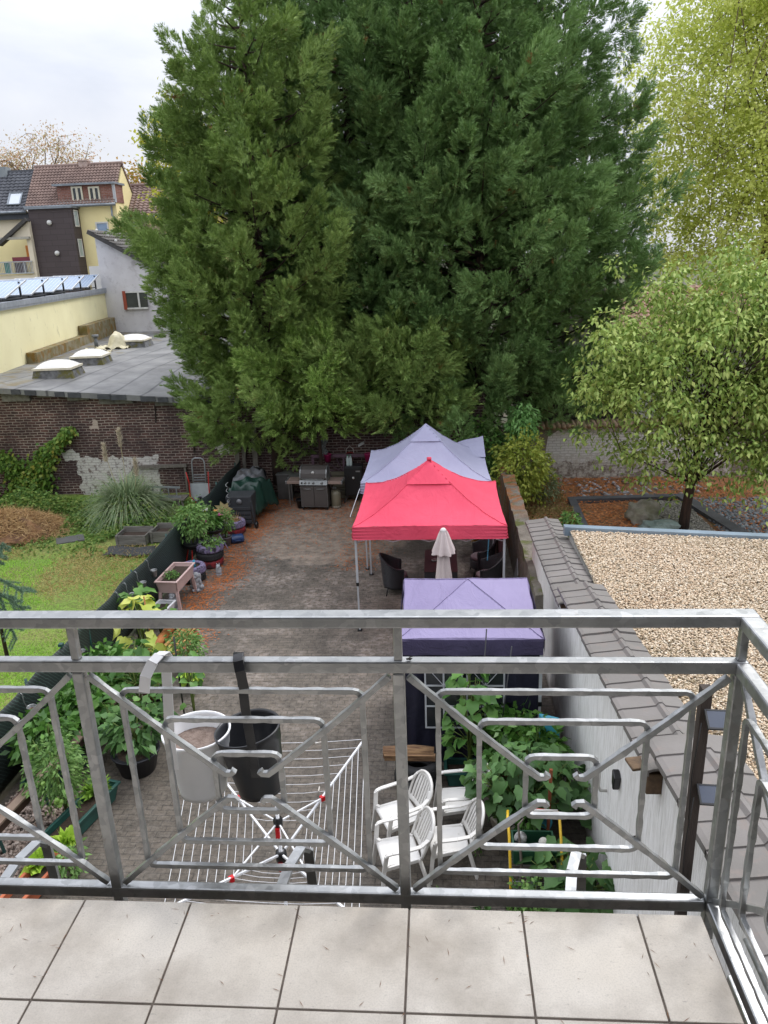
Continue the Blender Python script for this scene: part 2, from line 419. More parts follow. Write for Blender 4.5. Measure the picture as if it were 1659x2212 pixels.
# crumbling course and slabs under the roof edge
mb = MB()
for (x, w, h, dz) in [(-13.1, .9, .26, -.20), (-11.1, .7, .12, -.13), (-10.2, .5, .18, -.16), (-9.7, .6, .15, -.14), (-8.4, .6, .16, -.13), (-12.2, .4, .1, -.1)]:
    mb.box((x, WY-.03, wall_top(x)+dz), (w, .12, h), ry=rnd.uniform(-.03, .03))
mb.build('stone_slab', mat('weathered_slab', '#7c7a72', '#5e5b54', 8, .9, bump=.5), bw, bevel=.01)
mb = MB()
for x, z, l in [(-8.75, 2.6, .55), (-7.65, 1.6, .5), (-6.0, 1.4, .6)]: mb.box((x, WY-.02, z), (.03, .04, l), ry=.08)
mb.build('iron_anchor', mat('rusty_iron', '#3a2a26', '#251d1b', 9, .8), bw)

# ---- flat bitumen roof with domes behind the wall
def bitumen():
    s = NT('roofing_felt'); v = s.coord()
    c = s.mix(s.ramp(s.noise(v, .9, 6, .6), [(.35, 0), (.65, 1)]), hexc('#626263'), hexc('#828281'))
    sp = s.n('SeparateXYZ'); s.l(v, sp.inputs[0])
    w = s.n('TexWave', wave_type='BANDS', bands_direction='X'); w.inputs['Scale'].default_value = .32; w.inputs['Distortion'].default_value = .25; w.inputs['Detail'].default_value = 2
    s.l(v, w.inputs['Vector'])
    c = s.mix(s.ramp(w.outputs['Fac'], [(.0, .8), (.03, 0)]), c, hexc('#35363a'))
    c = s.mix(s.ramp(s.noise(v, 14, 5, .7), [(.60, 0), (.72, .5)]), c, hexc('#8d8e90'))
    ms = s.ramp(s.noise(v, 1.3, 6, .7), [(.50, 0), (.62, 1)])
    lft = s.math('LESS_THAN', sp.outputs['X'], -3.2)
    c = s.mix(s.math('MULTIPLY', s.math('MULTIPLY', ms, lft), .8), c, hexc('#6d5f3a'))
    s.bump(s.noise(v, 30, 4), .4, .01); return s.out(c, s.ramp(s.noise(v, .7, 4), [(.35, .35), (.65, .75)]))
FR = thing('flat_roof_building', 'low building behind the brick wall with a grey felt flat roof and dome skylights', 'building', (-10, WY+.4, 0))
A0 = (-13.2, 20.0); A1 = (-18.05, 42.0)      # base line of the yellow wall (x of it falls away from us)
def yw_x(y): return -15.55+(y-26.7)*(-2.45/15.3)
mb = MB()
def roof_z(x, y):
    f = min(max((y-23.25)/3.0, 0), 1); e = wall_top(min(x, -7.2)) if x < -7.2 else 2.98
    return e*(1-f)+3.42*f
def rf(u, w):
    y = 22.62+w*19.4; xl = yw_x(y)-.1; x = xl+u*(-4-xl); return (x, y, roof_z(x, y)+.10)
mb.grid(rf, 24, 30)
edge = [rf(i/24, 0) for i in range(25)]
for a, b in zip(edge[:-1], edge[1:]):
    mb.add([a, b, (b[0], b[1]+.002, b[2]-.17), (a[0], a[1]+.002, a[2]-.17)], [(0, 3, 2, 1)])
    mb.add([(a[0], a[1]+.04, a[2]-.17), (b[0], b[1]+.04, b[2]-.17), (b[0], b[1]+.002, b[2]-.17), (a[0], a[1]+.002, a[2]-.17)], [(0, 1, 2, 3)])
mb.build('roof', bitumen(), FR)
mb = MB()
for i in range(24):
    if i % 3: MB().box(((edge[i][0]+edge[i+1][0])/2, 22.605, (edge[i][2]+edge[i+1][2])/2-.09), (.28+rnd.random()*.2, .02, .15), ry=rnd.uniform(-.03, .05)).build('felt_flashing', mat('felt_strip', '#4a4c50', '#3a3b3f', 6, .8, bump=.4), FR)
DOME = NT('opal_acrylic'); DOME.b.inputs['Base Color'].default_value = (.78, .77, .75, 1); DOME.b.inputs['Roughness'].default_value = .25
DOME.b.inputs['Subsurface Weight'].default_value = .0
CURB = mat('curb_felt', '#77787a', '#4d4d4e', 7, .85, dirt='#5e5a2a', dscale=2.2, dlo=.50, dhi=.6)
def skylight(px, py, w, d, ang, h=.34):
    x, y, z = gz(px, py, 3.52); w *= .84; d *= .84; h *= .8
    c = MB(); ca, sa = math.cos(ang), math.sin(ang)
    T = lambda a, b, zz: (x+a*ca-b*sa, y+a*sa+b*ca, zz)
    k = 1.14
    vs = [T(sx*w/2*q, sy*d/2*q, zz) for q, zz in ((k, z-.06), (1, z+h)) for sx, sy in ((-1, -1), (1, -1), (1, 1), (-1, 1))]
    c.add(vs, [(0, 1, 5, 4), (1, 2, 6, 5), (2, 3, 7, 6), (3, 0, 4, 7), (4, 5, 6, 7)])
    cb_ = c.build('skylight', CURB, FR)
    g = MB()
    def dome(u, v_):
        a = (u-.5)*2; b = (v_-.5)*2; r_ = (1-abs(a)**2.4)*(1-abs(b)**2.4)
        return T(a*w/2*.97, b*d/2*.97, z+h+.06+.21*r_**.55)
    g.grid(dome, 14, 14); g.build('dome', DOME.m, cb_)
    fr = MB()
    for sx, sy, l, hz in ((0, -1, w, 1), (0, 1, w, 1), (-1, 0, d, 0), (1, 0, d, 0)):
        p = T(sx*w/2, sy*d/2, z+h+.025); fr.box(p, (l+.08 if hz else .09, .09 if hz else l-.09, .07), rz=ang)
    fr.build('dome_frame', mat('cream_frame', '#ddd6c2', '#c7bfa8', 8, .5), cb_)
skylight(128, 812, 1.45, 1.3, .10); skylight(198, 785, 1.35, 1.3, .10); skylight(290, 748, 1.5, 1.4, .08)
# cream plastic sheet thrown over a broken dome, and vent pipe
x0, y0, z0 = gz(245, 752, 3.52)
mb = MB()
mb.grid(lambda u, w: (x0-.7+u*1.5, y0-.5+w*1.1, z0+.06+.65*max(0, 1-((u-.62)**2*9+(w-.5)**2*7))+.06*math.sin(u*19+w*7)*math.cos(w*23)), 26, 20)
tag(mb.build('crumpled_sheet', mat('cream_plastic', '#d8d0b4', '#bdb594', 5, .5), None, solid=.01), 'cream crumpled plastic sheet draped over the broken dome on the felt roof', 'plastic sheet')
x0, y0, z0 = gz(209, 750, 3.5)
MB().tube([(x0, y0, z0), (x0, y0, z0+.45)], .09).tube([(x0, y0, z0+.45), (x0, y0, z0+.56)], .16).build('vent_pipe', mat('lead_grey', '#777b80', None, 5, .6), FR)
x0, y0, z0 = gz(225, 762, 3.5)
tag(MB().grid(lambda u, w: (x0-.75+u*1.0, y0-.35+w*.7, z0+.10+.09*math.sin(u*9+w*4)+.05*math.cos(w*17+u*5)), 16, 12).build('crumpled_sheet', MATS['cream_plastic'], None, solid=.01), 'small flat cream plastic scrap lying beside the vent pipe on the felt roof', 'plastic sheet')

# ---- yellow building with solar panels
YB = thing('low_yellow_building', 'long pale yellow rendered flank wall with solar panels on its roof', 'building', (yw_x(30), 30, 0))
def ymat():
    s = NT('yellow_render'); v = s.coord()
    c = s.mix(s.ramp(s.noise(v, .5, 5), [(.35, 0), (.7, 1)]), hexc('#f2ebc0'), hexc('#e6deb2'))
    c = s.mix(s.math('MULTIPLY', s.ramp(s.noise(v, 3.2, 6, .72, stretch=(1, 1, .35)), [(.60, 0), (.70, 1)]), .55), c, hexc('#a39c74'))
    s.bump(s.noise(v, 20, 4), .4, .01); return s.out(c, .9)
YM = ymat()
n0, n1 = 19.0, 42.0; W = 9
mb = MB(); ax, bx = yw_x(n0), yw_x(n1)
mb.prism([(ax, n0), (bx, n1), (bx-W, n1), (ax-W, n0)], 0, 5.62); mb.build('wall', YM, YB)
mb = MB()
mb.prism([(ax+.10, n0-.1), (bx+.10, n1+.04), (bx-W, n1+.04), (ax-W, n0-.1)], 5.62, 5.70)
mb.prism([(ax+.12, n0-.1), (bx+.12, n1+.06), (bx-.10, n1+.06), (ax-.10, n0-.1)], 5.70, 5.88)
mb.build('parapet_cap', mat('zinc_trim', '#a7acb4', '#8f959d', 4, .4, .3), YB)
# mossy concrete sill on the wall foot
mb = MB()
for (y_a, y_b, hz) in ((29.0, 36.2, .42), (36.2, 41.7, .85)):
    xa, xb = yw_x(y_a), yw_x(y_b)
    mb.prism([(xa+.02, y_a), (xb+.02, y_b), (xb+.45, y_b), (xa+.45, y_a)], 3.40, 3.5+hz)
mb.build('plinth', mat('mossy_concrete', '#8b8470', '#6d6338', 2.2, .95, bump=.5, dirt='#7c5c22', dscale=3, dlo=.5, dhi=.62), YB)
SOL = NT('solar_cells'); v = SOL.coord('Object'); br = SOL.n('TexBrick', offset=0.0)
br.inputs['Scale'].default_value = 1; br.inputs['Brick Width'].default_value = .16; br.inputs['Row Height'].default_value = .16; br.inputs['Mortar Size'].default_value = .006
br.inputs['Color1'].default_value = hexc('#8299b6'); br.inputs['Color2'].default_value = hexc('#7890ae'); br.inputs['Mortar'].default_value = hexc('#c9d3de')
SOL.l(v, br.inputs['Vector']); SOL.out(br.outputs['Color'], .22, 0, .9)
def solar(i, y, lab):
    x = yw_x(y)-1.25
    t = thing('solar_panel', lab, 'solar panel', (x, y, 5.95), group='solar panels on the yellow building')
    a = Matrix.Rotation(.155, 4, 'Z') @ Matrix.Rotation(R(13), 4, 'X')
    def bx_(c, d, nm, mt):
        mm = MB(); mm.box((0, 0, 0), d); ob = mm.build(nm, mt, t, world=False); ob.matrix_local = Matrix.Translation(c) @ a; return ob
    bx_((0, 0, .34), (2.3, 2.45, .03), 'panel', SOL.m)
    f = MB()
    for sx in (-1, 0, 1): f.box((sx*1.17, 0, .003), (.05, 2.55, .05))
    for sy in (-1, 1): f.box((0, sy*1.25, 0), (2.29, .05, .05))
    ob = f.build('panel_frame', mat('alu_frame', '#d5d8db', None, 3, .35, .6), t, world=False); ob.matrix_local = Matrix.Translation((0, 0, .345)) @ a
    for sx in (-1, 1):
        mm = MB(); mm.bar((sx*1.05-.15, .95, -.08), (sx*1.05-.15, .95, .60), .06); mm.bar((sx*1.05-.15, .95, .0), (sx*1.05+.12, -.9, .0), .05); mm.build('support', mat('dark_rail', '#3c3d40', None, 4, .6), t, world=False)
    return t
labs = ['solar panel farthest right of the row, beside the white gable wall', 'second solar panel from the white gable wall', 'third solar panel from the white gable wall, middle of the row', 'fourth solar panel from the white gable wall', 'fifth solar panel from the gable wall, cut by the photo edge', 'solar panel hidden mostly by the photo edge, nearest of the row']
for i in range(6): solar(i, 40.2-i*2.75, labs[i])
mb = MB(); mb.prism([(yw_x(24)-2.1, 24), (yw_x(41.8)-2.1, 41.8), (yw_x(41.8)-2.25, 41.8), (yw_x(24)-2.25, 24)], 5.70, 6.0)
mb.build('roof_ballast', MATS['dark_rail'], YB)

# ---- white gable wall
def tilemat(name, c1, c2, sx=.25, sz=.33, dirt='#6b4a42', axis='x', swap=False):
    s = NT(name); v = s.coord(); sp = s.n('SeparateXYZ'); s.l(v, sp.inputs[0])
    c = s.mix(s.ramp(s.noise(v, 1.3, 5, .6), [(.35, 0), (.65, 1)]), hexc(c1), hexc(c2))
    c = s.mix(s.ramp(s.noise(v, 4, 5, .7), [(.58, 0), (.7, .7)]), c, hexc(dirt))
    return s.out(c, .8)
def tiled_roof(mb, p0, pu, pv, nu, nv, amp=.05, step=.05):
    """pantile roof: p0 eave corner, pu along eave, pv up the slope; real waves and stepped courses"""
    p0, pu, pv = Vector(p0), Vector(pu), Vector(pv); n = pu.cross(pv).normalized()
    if n.z < 0: n = -n
    k = 6
    for j in range(nv):
        a = p0+pv*(j/nv); b = p0+pv*((j+1.05)/nv)
        vs = []
        for i in range(nu*k+1):
            w = amp*math.sin(2*math.pi*i/k); q = pu*(i/(nu*k))
            vs += [a+q+n*(w+step*1.3), a+q+n*(w-.02), b+q+n*w]
        m_ = nu*k+1
        fs = []
        for i in range(m_-1):
            fs += [(3*i, 3*i+3, 3*i+5, 3*i+2), (3*i+1, 3*i+4, 3*i+3, 3*i)]
        mb.add(vs, fs, 0, False)
    return mb
GW = thing('white_gable_house', 'house with a bare whitish rendered gable and grey tiled lean roof beside the conifer', 'house', (-17, 42, 0))
def gmat():
    s = NT('white_render'); v = s.coord()
    c = s.mix(s.ramp(s.noise(v, .5, 6, .6), [(.35, 0), (.65, 1)]), hexc('#d6d5d6'), hexc('#c0bdbf'))
    c = s.mix(s.ramp(s.noise(v, 1.8, 7, .75), [(.54, 0), (.68, .7)]), c, hexc('#908b89'))
    s.bump(s.noise(v, 9, 4), .4, .02); return s.out(c, .9)
MB().prism([(-18.1, 0), (-8, 0), (-8, 2.9), (-18.1, 8.62)], 42.0, 47, axis='y').build('wall', gmat(), GW)
mb = MB()
tiled_roof(mb, (-8, 41.7, 2.9+.1), (0, 5.5, 0), (-10.3, 0, 5.83), 18, 30, .03, .05)
mb.build('roof', tilemat('grey_tile', '#6e6a66', '#57534f', dirt='#8a8780'), GW)
MB().bar((-18.35, 41.86, 8.76), (-8, 41.86, 2.9), .26, .22).build('verge', mat('dark_verge', '#4c4a48', '#3c3a39', 6, .8), GW)
a = gy(268, 633, 41.95); b = gy(297, 664, 41.95)
wn = MB().b2((a[0], 41.9, b[2]), (b[0]+.6, 42.05, a[2])).build('window', mat('dark_glass', '#3f4546', '#2f3436', 2, .15), GW)
mb = MB()
for (p, q) in (((a[0]-.08, 41.87, b[2]-.1), (a[0]+.10, 41.97, a[2]+.1)),): mb.b2(p, q)
mb.build('brick_reveal', mat('red_trim', '#9a4a35', None, 6, .8), wn)
mb = MB(); mb.b2((a[0]+.1, 41.86, a[2]), (b[0]+.6, 41.95, a[2]+.09)); mb.b2((a[0]+.1, 41.86, b[2]-.09), (b[0]+.6, 41.95, b[2])); mb.b2((a[0]+.75, 41.86, b[2]), (a[0]+.84, 41.95, a[2]))
mb.build('frame', mat('white_frame', '#d6d6d2', None, 5, .5), wn)
mb = MB()
for i in range(9):
    t = i/8; mb.ball((-18.1+t*4+rnd.uniform(-.2, .2), 42.1+rnd.uniform(0, .8), 8.66-t*2.27+.18), rnd.uniform(.05, .11), 6)
mb.build('bird_droppings', mat('pale_lichen', '#d9d9d6', None, 5, .9), GW)
# ------------------------------------------------------------------ far houses (y about 50)
HY = 50.0
def P5(px, py, y=HY): return gy(px, py, y)
YEL = mat('yellow_facade', '#f1e3ad', '#e6d8a2', .6, .85)
REDT = tilemat('red_brown_tile', '#8c766d', '#75625b', dirt='#56473f')
GREYT = tilemat('anthracite_tile', '#5b5d63', '#4a4c52', dirt='#3b3d42')
ZN = mat('zinc_gutter', '#8b9299', '#767d84', 4, .4, .4)
h1 = thing('yellow_house', 'yellow townhouse with red brown pantile roof and a brick dormer', 'house', (-22.5, HY, 0))
x0, x1 = P5(60, 445)[0], P5(250, 440)[0]; ez = 10.68; RD = 1.8; rz_ = P5(165, 361, HY+RD)[2]
MB().b2((x0, HY, 0), (x1, HY+3.6, ez)).prism([(HY, ez), (HY+3.6, ez), (HY+RD, rz_-.12)], x0, x1, axis='x').build('wall', YEL, h1)
mb = MB(); tiled_roof(mb, (x0-.05, HY-.25, ez+.02), (x1-x0+.05, 0, 0), (0, RD+.25, rz_-ez+.05), 27, 14, .035, .04)
rf1 = mb.build('roof', REDT, h1)
MB().tube([(x0-.1, HY+RD+.1, rz_+.12), (x1+.05, HY+RD+.1, rz_+.12)], .12).build('ridge', REDT, rf1)
MB().prism([(HY+RD+.05, rz_+.06), (HY+RD+.05, rz_-.1), (HY+3.75, ez-.1), (HY+3.75, ez+.06)], x0, x1+.06, axis='x').build('rear_slope', REDT, rf1)
c = P5(182, 350, HY+2.0); MB().b2((c[0]-.28, HY+1.7, 12.0), (c[0]+.28, HY+2.3, c[2]+.02)).b2((c[0]-.32, HY+1.66, c[2]+.02), (c[0]+.32, HY+2.34, c[2]+.10)).build('chimney', mat('old_chimney_brick', '#bba79e', '#a08b82', 8, .9), rf1)
MB().tube([(x0-.1, HY-.35, ez-.06), (x1+.1, HY-.35, ez-.06)], .09).build('gutter', ZN, h1)
# dormer
dx0, dx1 = P5(121, 400)[0], P5(246, 400)[0]
dz0, dz1 = 10.95, P5(180, 400, HY)[2]
dm = MB().b2((dx0, HY+.01, dz0-.2), (dx1, HY+1.3, dz1)).build('dormer', brick_mat('dormer_brick', '#96665a', '#835548', '#9b8d84', .25, .09, dark='#75493e'), h1)
MB().b2((dx0-.2, HY-.2, dz1), (dx1+.10, HY+1.5, dz1+.12)).build('dormer_roof', ZN, dm)
MB().b2((dx1-.12, HY-.06, dz0-.2), (dx1+.03, HY+.06, dz1)).build('dormer_flashing', mat('lead_strip', '#b8bcc0', None, 4, .5), dm)
MB().b2((dx0-.05, HY-.14, dz0-.22), (dx1+.05, HY+.0, dz0-.1)).build('dormer_apron', MATS['lead_strip'], dm)
for (pa, pb) in ((155, 179), (192, 216)):
    a = P5(pa, 407, HY-.04); b = P5(pb, 432, HY-.04)
    w = MB().b2((a[0], HY-.04, b[2]), (b[0], HY+.06, a[2])).build('window', MATS['dark_glass'], dm)
    f = MB(); t = .10
    f.b2((a[0]-t/2, HY-.08, a[2]), (b[0]+t/2, HY+.0, a[2]+t)); f.b2((a[0]-t/2, HY-.08, b[2]-t), (b[0]+t/2, HY+.0, b[2]))
    f.b2((a[0]-t/2, HY-.08, b[2]), (a[0]+t/2, HY+.0, a[2])); f.b2((b[0]-t/2, HY-.08, b[2]), (b[0]+t/2, HY+.0, a[2]))
    cx = (a[0]+b[0])/2; f.b2((cx-t*.7, HY-.08, b[2]), (cx+t*.7, HY+.0, a[2]))
    f.build('frame', mat('cream_sash', '#c9c4b0', None, 5, .6), w)
a = P5(209, 483); b = P5(235, 510)
w = MB().b2((a[0], HY-.02, b[2]-.4), (b[0], HY+.05, a[2])).build('window', mat('blue_blind', '#8ba0bb', '#7d93b0', 2, .35), h1)
f = MB(); f.b2((a[0]-.08, HY-.06, a[2]), (b[0]+.08, HY+.03, a[2]+.09)); f.b2((a[0]-.08, HY-.06, b[2]-.4), (a[0], HY+.03, a[2])); f.b2((b[0], HY-.06, b[2]-.4), (b[0]+.08, HY+.03, a[2])); f.build('frame', MATS['white_frame'], w)
d = MB(); q = [P5(240, 440, HY-.1), P5(242, 465, HY-.1), P5(254, 478, HY-.1), P5(258, 520, HY-.1)]; d.tube(q, .06); d.build('downpipe', ZN, h1)
# balcony rail peeping over the white gable
mb = MB(); a = P5(240, 497, 49); b = P5(290, 492, 49)
mb.bar(a, b, .05); mb.bar((a[0], a[1], a[2]-.35), (b[0], b[1], b[2]-.35), .04)
for i in range(5):
    t = i/4; mb.bar((a[0]+(b[0]-a[0])*t, 49, a[2]+(b[2]-a[2])*t), (a[0]+(b[0]-a[0])*t, 49, a[2]-1.0), .035)
mb.build('balcony_rail', mat('galv_thin', '#b6babd', None, 4, .4, .5), h1)
a = P5(198, 575, 46.0); MB().b2((a[0], 45.6, 3), (a[0]+1.3, 46, a[2])).build('annex', mat('pale_box', '#cfd0d2', '#c3c4c6', 1, .7), h1)
# dark clad box
h2 = thing('dark_clad_stair_tower', 'dark brown panel clad tower with two slit windows in front of the yellow house', 'stair tower', (-23.5, 48, 0))
def cladm():
    s = NT('brown_cladding'); v = s.coord(); sp = s.n('SeparateXYZ'); s.l(v, sp.inputs[0]); cb = s.n('CombineXYZ')
    s.l(s.math('ADD', sp.outputs['X'], sp.outputs['Y']), cb.inputs[0]); s.l(sp.outputs['Z'], cb.inputs[1])
    br = s.n('TexBrick', offset=.4); br.inputs['Scale'].default_value = 1; br.inputs['Brick Width'].default_value = .95; br.inputs['Row Height'].default_value = .32; br.inputs['Mortar Size'].default_value = .01
    br.inputs['Color1'].default_value = hexc('#4b4243'); br.inputs['Color2'].default_value = hexc('#453c3d'); br.inputs['Mortar'].default_value = hexc('#342c2d')
    s.l(cb.outputs[0], br.inputs['Vector']); return s.out(br.outputs['Color'], .7)
CL = cladm(); ty = 48.9
ta = P5(46, 468, ty); tb = P5(152, 447, ty); tt = tb[2]-.05
tx0, tx1 = P5(78, 560, ty)[0], P5(160, 500, ty)[0]
MB().prism([(tx0, 0), (tx1, 0), (tx1, tt), (tx0, tt)], ty, HY+.0, axis='y').build('wall', CL, h2)
MB().b2((tx0-.15, ty-.15, tt), (tx1+.12, HY-.02, tt+.14)).build('roof_trim', ZN, h2)
for (py0, py1) in ((455, 487), (518, 553)):
    zt = P5(165, py0, 49.3)[2]; zb = P5(165, py1, 49.3)[2]
    w = MB().b2((tx1-.03, 49.2, zb), (tx1+.03, 49.65, zt)).build('window', mat('pale_glass', '#a9b8bc', '#96a6aa', 2, .2), h2)
    MB().b2((tx1+.025, 49.13, zb-.07), (tx1+.055, 49.2, zt+.05)).b2((tx1+.025, 49.65, zb-.07), (tx1+.055, 49.72, zt+.05)).b2((tx1+.025, 49.2, zb-.07), (tx1+.055, 49.65, zb)).b2((tx1+.025, 49.2, zt), (tx1+.055, 49.65, zt+.05)).build('frame', MATS['white_frame'], w)
for (px, py) in ((107, 479), (124, 545)):
    a = P5(px, py+2, ty-.05); MB().ball((a[0], ty-.08, a[2]), .15, 10).build('bulkhead_lamp', MATS['white_frame'], h2)
# left grey roof house
h3 = thing('grey_roof_house', 'house with anthracite tiled roof and skylight at the left photo edge', 'house', (-29, HY, 0))
gx1 = P5(64, 400)[0]+.1; gz_e = P5(20, 458)[2]; gz_r = P5(20, 372, HY+2)[2]
MB().b2((-38, HY+.3, 0), (x0-.02, HY+3.6, gz_e)).build('wall', mat('cream_facade', '#ddd3bd', '#d0c6b0', .5, .85), h3)
mb = MB(); tiled_roof(mb, (-38, HY-.1, gz_e), (x0-.1+38, 0, 0), (0, 2.1, gz_r-gz_e), 42, 13, .03, .035)
r3 = mb.build('roof', GREYT, h3)
MB().b2((-38, HY+1.95, gz_r-.05), (x0-.1, HY+2.2, gz_r+.1)).build('ridge', GREYT, r3)
MB().tube([(-38, HY-.2, gz_e-.05), (x0-.05, HY-.2, gz_e-.05)], .09).build('gutter', ZN, h3)
MB().b2((-38, HY-.05, gz_e-.45), (x0-.05, HY+.28, gz_e-.1)).build('fascia', mat('dark_fascia', '#3e434b', None, 3, .6), h3)
a = P5(35, 441, HY+.5); mb = MB(); sl = (gz_r-gz_e)/2.1
def on(x, u): return (x, HY-.1+u, gz_e+u*sl+.13)
sk = MB().add([on(a[0]-.35, .3), on(a[0]+.35, .3), on(a[0]+.35, .82), on(a[0]-.35, .82)], [(0, 1, 2, 3)]).build('roof_window', mat('sky_glass', '#d5dbe2', '#c9d0d8', 1, .15), r3)
f = MB()
for p, q in ((on(a[0]-.4, .27), on(a[0]+.4, .27)), (on(a[0]-.4, .86), on(a[0]+.4, .86)), (on(a[0]-.4, .27), on(a[0]-.4, .86)), (on(a[0]+.4, .27), on(a[0]+.4, .86))): f.bar(p, q, .09, .06)
f.build('frame', ZN, sk)
a = P5(8, 372, HY+2); MB().b2((a[0]-.9, HY+1.7, gz_r-.3), (a[0]+.3, HY+2.4, gz_r+.3)).build('chimney', mat('slate_box', '#8d9396', '#7c8286', 4, .8), r3)
# cream house with covered balcony, nearer
h4 = thing('cream_balcony_house', 'cream house at the left edge with a covered balcony full of orange boards', 'house', (-27.5, 48.6, 0))
yq = 48.55
def Q(px, py): return gy(px, py, yq)
CRM = MATS['cream_facade']
e = Q(55, 478)[0]; top = Q(52, 478)[2]
mb = MB()
xr = Q(80, 590)[0]
mb.prism([(-34, 0), (xr, 0), (xr, Q(60, 594)[2]), (-34, Q(0, 594)[2])], yq, yq+.3, axis='y')         # wall under balcony
mb.b2((Q(62, 540)[0]-.02, yq, Q(60, 594)[2]), (xr, yq+.3, Q(60, 515)[2]))                               # pier right
bz = Q(60, 515)[2]; xm = xr-(top-bz)/.68
mb.prism([(xm, bz), (xr, bz), (xr, top)], yq, yq+.3, axis='y')
mb.build('wall', [CRM], h4)
MB().bar((xm-.6, yq-.05, bz-.41+.1), (xr-.0, yq-.05, top+.1), .5, .20).build('verge', MATS['dark_verge'], h4)
mb = MB(); a = Q(20, 518); b = Q(70, 518); mb.b2((a[0]-5, yq-.25, a[2]), (b[0]-.1, yq+.1, a[2]+.14)); mb.build('canopy_beam', mat('grey_trim', '#a9a69a', None, 5, .7), h4)
mb = MB(); a = Q(33, 530); b = Q(48, 555); mb.b2((a[0], yq+1.2, b[2]), (b[0], yq+1.3, a[2])); a = Q(53, 530); b = Q(57, 560); mb.b2((a[0], yq+1.0, b[2]), (b[0], yq+1.1, a[2]))
tag(mb.build('leaning_board', mat('orange_wood', '#d98a3d', '#c47830', 3, .7)), 'orange wooden boards leaning on the covered balcony at left', 'board')
bal = MB(); a = Q(0, 563); b = Q(74, 563)
zb, zt = Q(40, 590)[2], Q(40, 565)[2]
bal.b2((-34, yq-.12, zt-.04), (b[0]-.1, yq-.05, zt+.02)); bal.b2((-34, yq-.12, zb-.04), (b[0]-.1, yq-.05, zb+.02))
n = 60
for i in range(n): x = -31+i*(b[0]-.15+31)/(n-1); bal.box((x, yq-.085, (zb+zt)/2), (.025 if i % 9 else .08, .03, zt-zb))
bal.build('balcony_rail', MATS['galv_thin'], h4)
mb = MB(); a = Q(30, 568); b = Q(70, 590); mb.b2((a[0], yq+.0, b[2]), (b[0]-.3, yq+.03, a[2])); mb.build('rail_mat', mat('maroon_mat', '#4b3440', '#3d2b36', 4, .9), h4)
mb = MB(); a = Q(8, 568); b = Q(26, 590); mb.b2((a[0], yq+.0, b[2]), (b[0], yq+.03, a[2])); mb.build('rail_mat', mat('teal_mat', '#3f8f86', '#4c9a8c', 4, .9), h4)
a = Q(24, 556); b = Q(65, 566); MB().b2((a[0], yq+.1, b[2]), (b[0], yq+.35, a[2])).build('flower_box', mat('wine_plastic', '#7c3340', None, 4, .6), h4)
MB().b2((-34, yq+1.4, zb-.5), (Q(62, 540)[0], yq+1.5, bz)).build('balcony_rear_wall', YEL, h4)
# second yellow house to the right, brown roof
h5 = thing('yellow_rear_house', 'second yellow house with brown pantile roof, half hidden by the left conifer', 'house', (-17, 52, 0))
yb = 51.7
a = gy(262, 402, yb+3.5); ze = gy(300, 468, yb)[2]; zr = gy(300, 402, yb+1.9)[2]; xl = gy(255, 468, yb)[0]
MB().b2((xl, yb, 0), (-9, yb+3.8, ze)).prism([(yb, ze), (yb+3.8, ze), (yb+1.9, zr-.05)], xl, -9, axis='x').build('wall', YEL, h5)
mb = MB(); tiled_roof(mb, (xl, yb-.2, ze+.02), (-9-xl, 0, 0), (0, 2.1, zr-ze), 36, 12, .035, .04); r5 = mb.build('roof', REDT, h5)
MB().tube([(xl, yb+1.9, zr+.05), (-9, yb+1.9, zr+.05)], .12).build('ridge', REDT, r5)
MB().tube([(xl, yb-.3, ze-.08), (-9, yb-.3, ze-.08)], .10).build('gutter', ZN, h5)
a = gy(277, 483, yb); b = gy(292, 505, yb)
w = MB().b2((a[0], yb-.03, b[2]-.3), (b[0]+.3, yb+.05, a[2])).build('window', MATS['blue_blind'], h5)
MB().b2((a[0]-.1, yb-.06, b[2]-.3), (a[0], yb+.03, a[2]+.1)).b2((a[0], yb-.06, a[2]), (b[0]+.4, yb+.03, a[2]+.1)).build('frame', MATS['white_frame'], w)
h6 = thing('brown_gable_shed', 'small tan gable with brown verge tiles peeping beside the conifer', 'house', (-15, 46, 0))
a = gy(270, 515, 46); b = gy(302, 482, 46)
MB().prism([(a[0], 3), (b[0]+3, 3), (b[0]+3, b[2]-.2), (b[0]+.4, b[2]-.1), (a[0], a[2]-.2)], 46, 49, axis='y').build('wall', mat('tan_render', '#b5a58c', '#a89980', 1, .9), h6)
MB().bar((a[0]-.2, 45.95, a[2]-.25), (b[0]+.5, 45.95, b[2]+.1), .3, .25).build('verge', REDT, h6)

# ------------------------------------------------------------------ right side: boundary wall, gravel roof, garden
def stuccom():
    s = NT('scratched_stucco'); v = s.coord()
    c = s.mix(s.ramp(s.noise(v, 8, 5, .6, stretch=(4, 4, .32)), [(.32, 0), (.62, 1)]), hexc('#dedcd7'), hexc('#f6f5f3'))
    c = s.mix(s.ramp(s.noise(v, 16, 6, .75, stretch=(3.5, 3.5, .24)), [(.52, 0), (.70, .55)]), c, hexc('#8f8b83'))
    c = s.mix(s.ramp(s.noise(v, .7, 5, .6), [(.5, 0), (.75, .25)]), c, hexc('#a39f95'))
    sp = s.n('SeparateXYZ'); s.l(v, sp.inputs[0])
    c = s.mix(s.ramp(s.math('ADD', sp.outputs['Z'], s.math('MULTIPLY', s.noise(v, 2, 5), .5)), [(.25, .85), (.6, 0)]), c, hexc('#6d695f'))
    s.bump(s.noise(v, 18, 5, .7, stretch=(3, 3, .3)), .8, .012); return s.out(c, .92)
BW = thing('boundary_wall', 'white scratched stucco boundary wall with stepped brown tile coping at right', 'wall', (1.95, 9, 0))
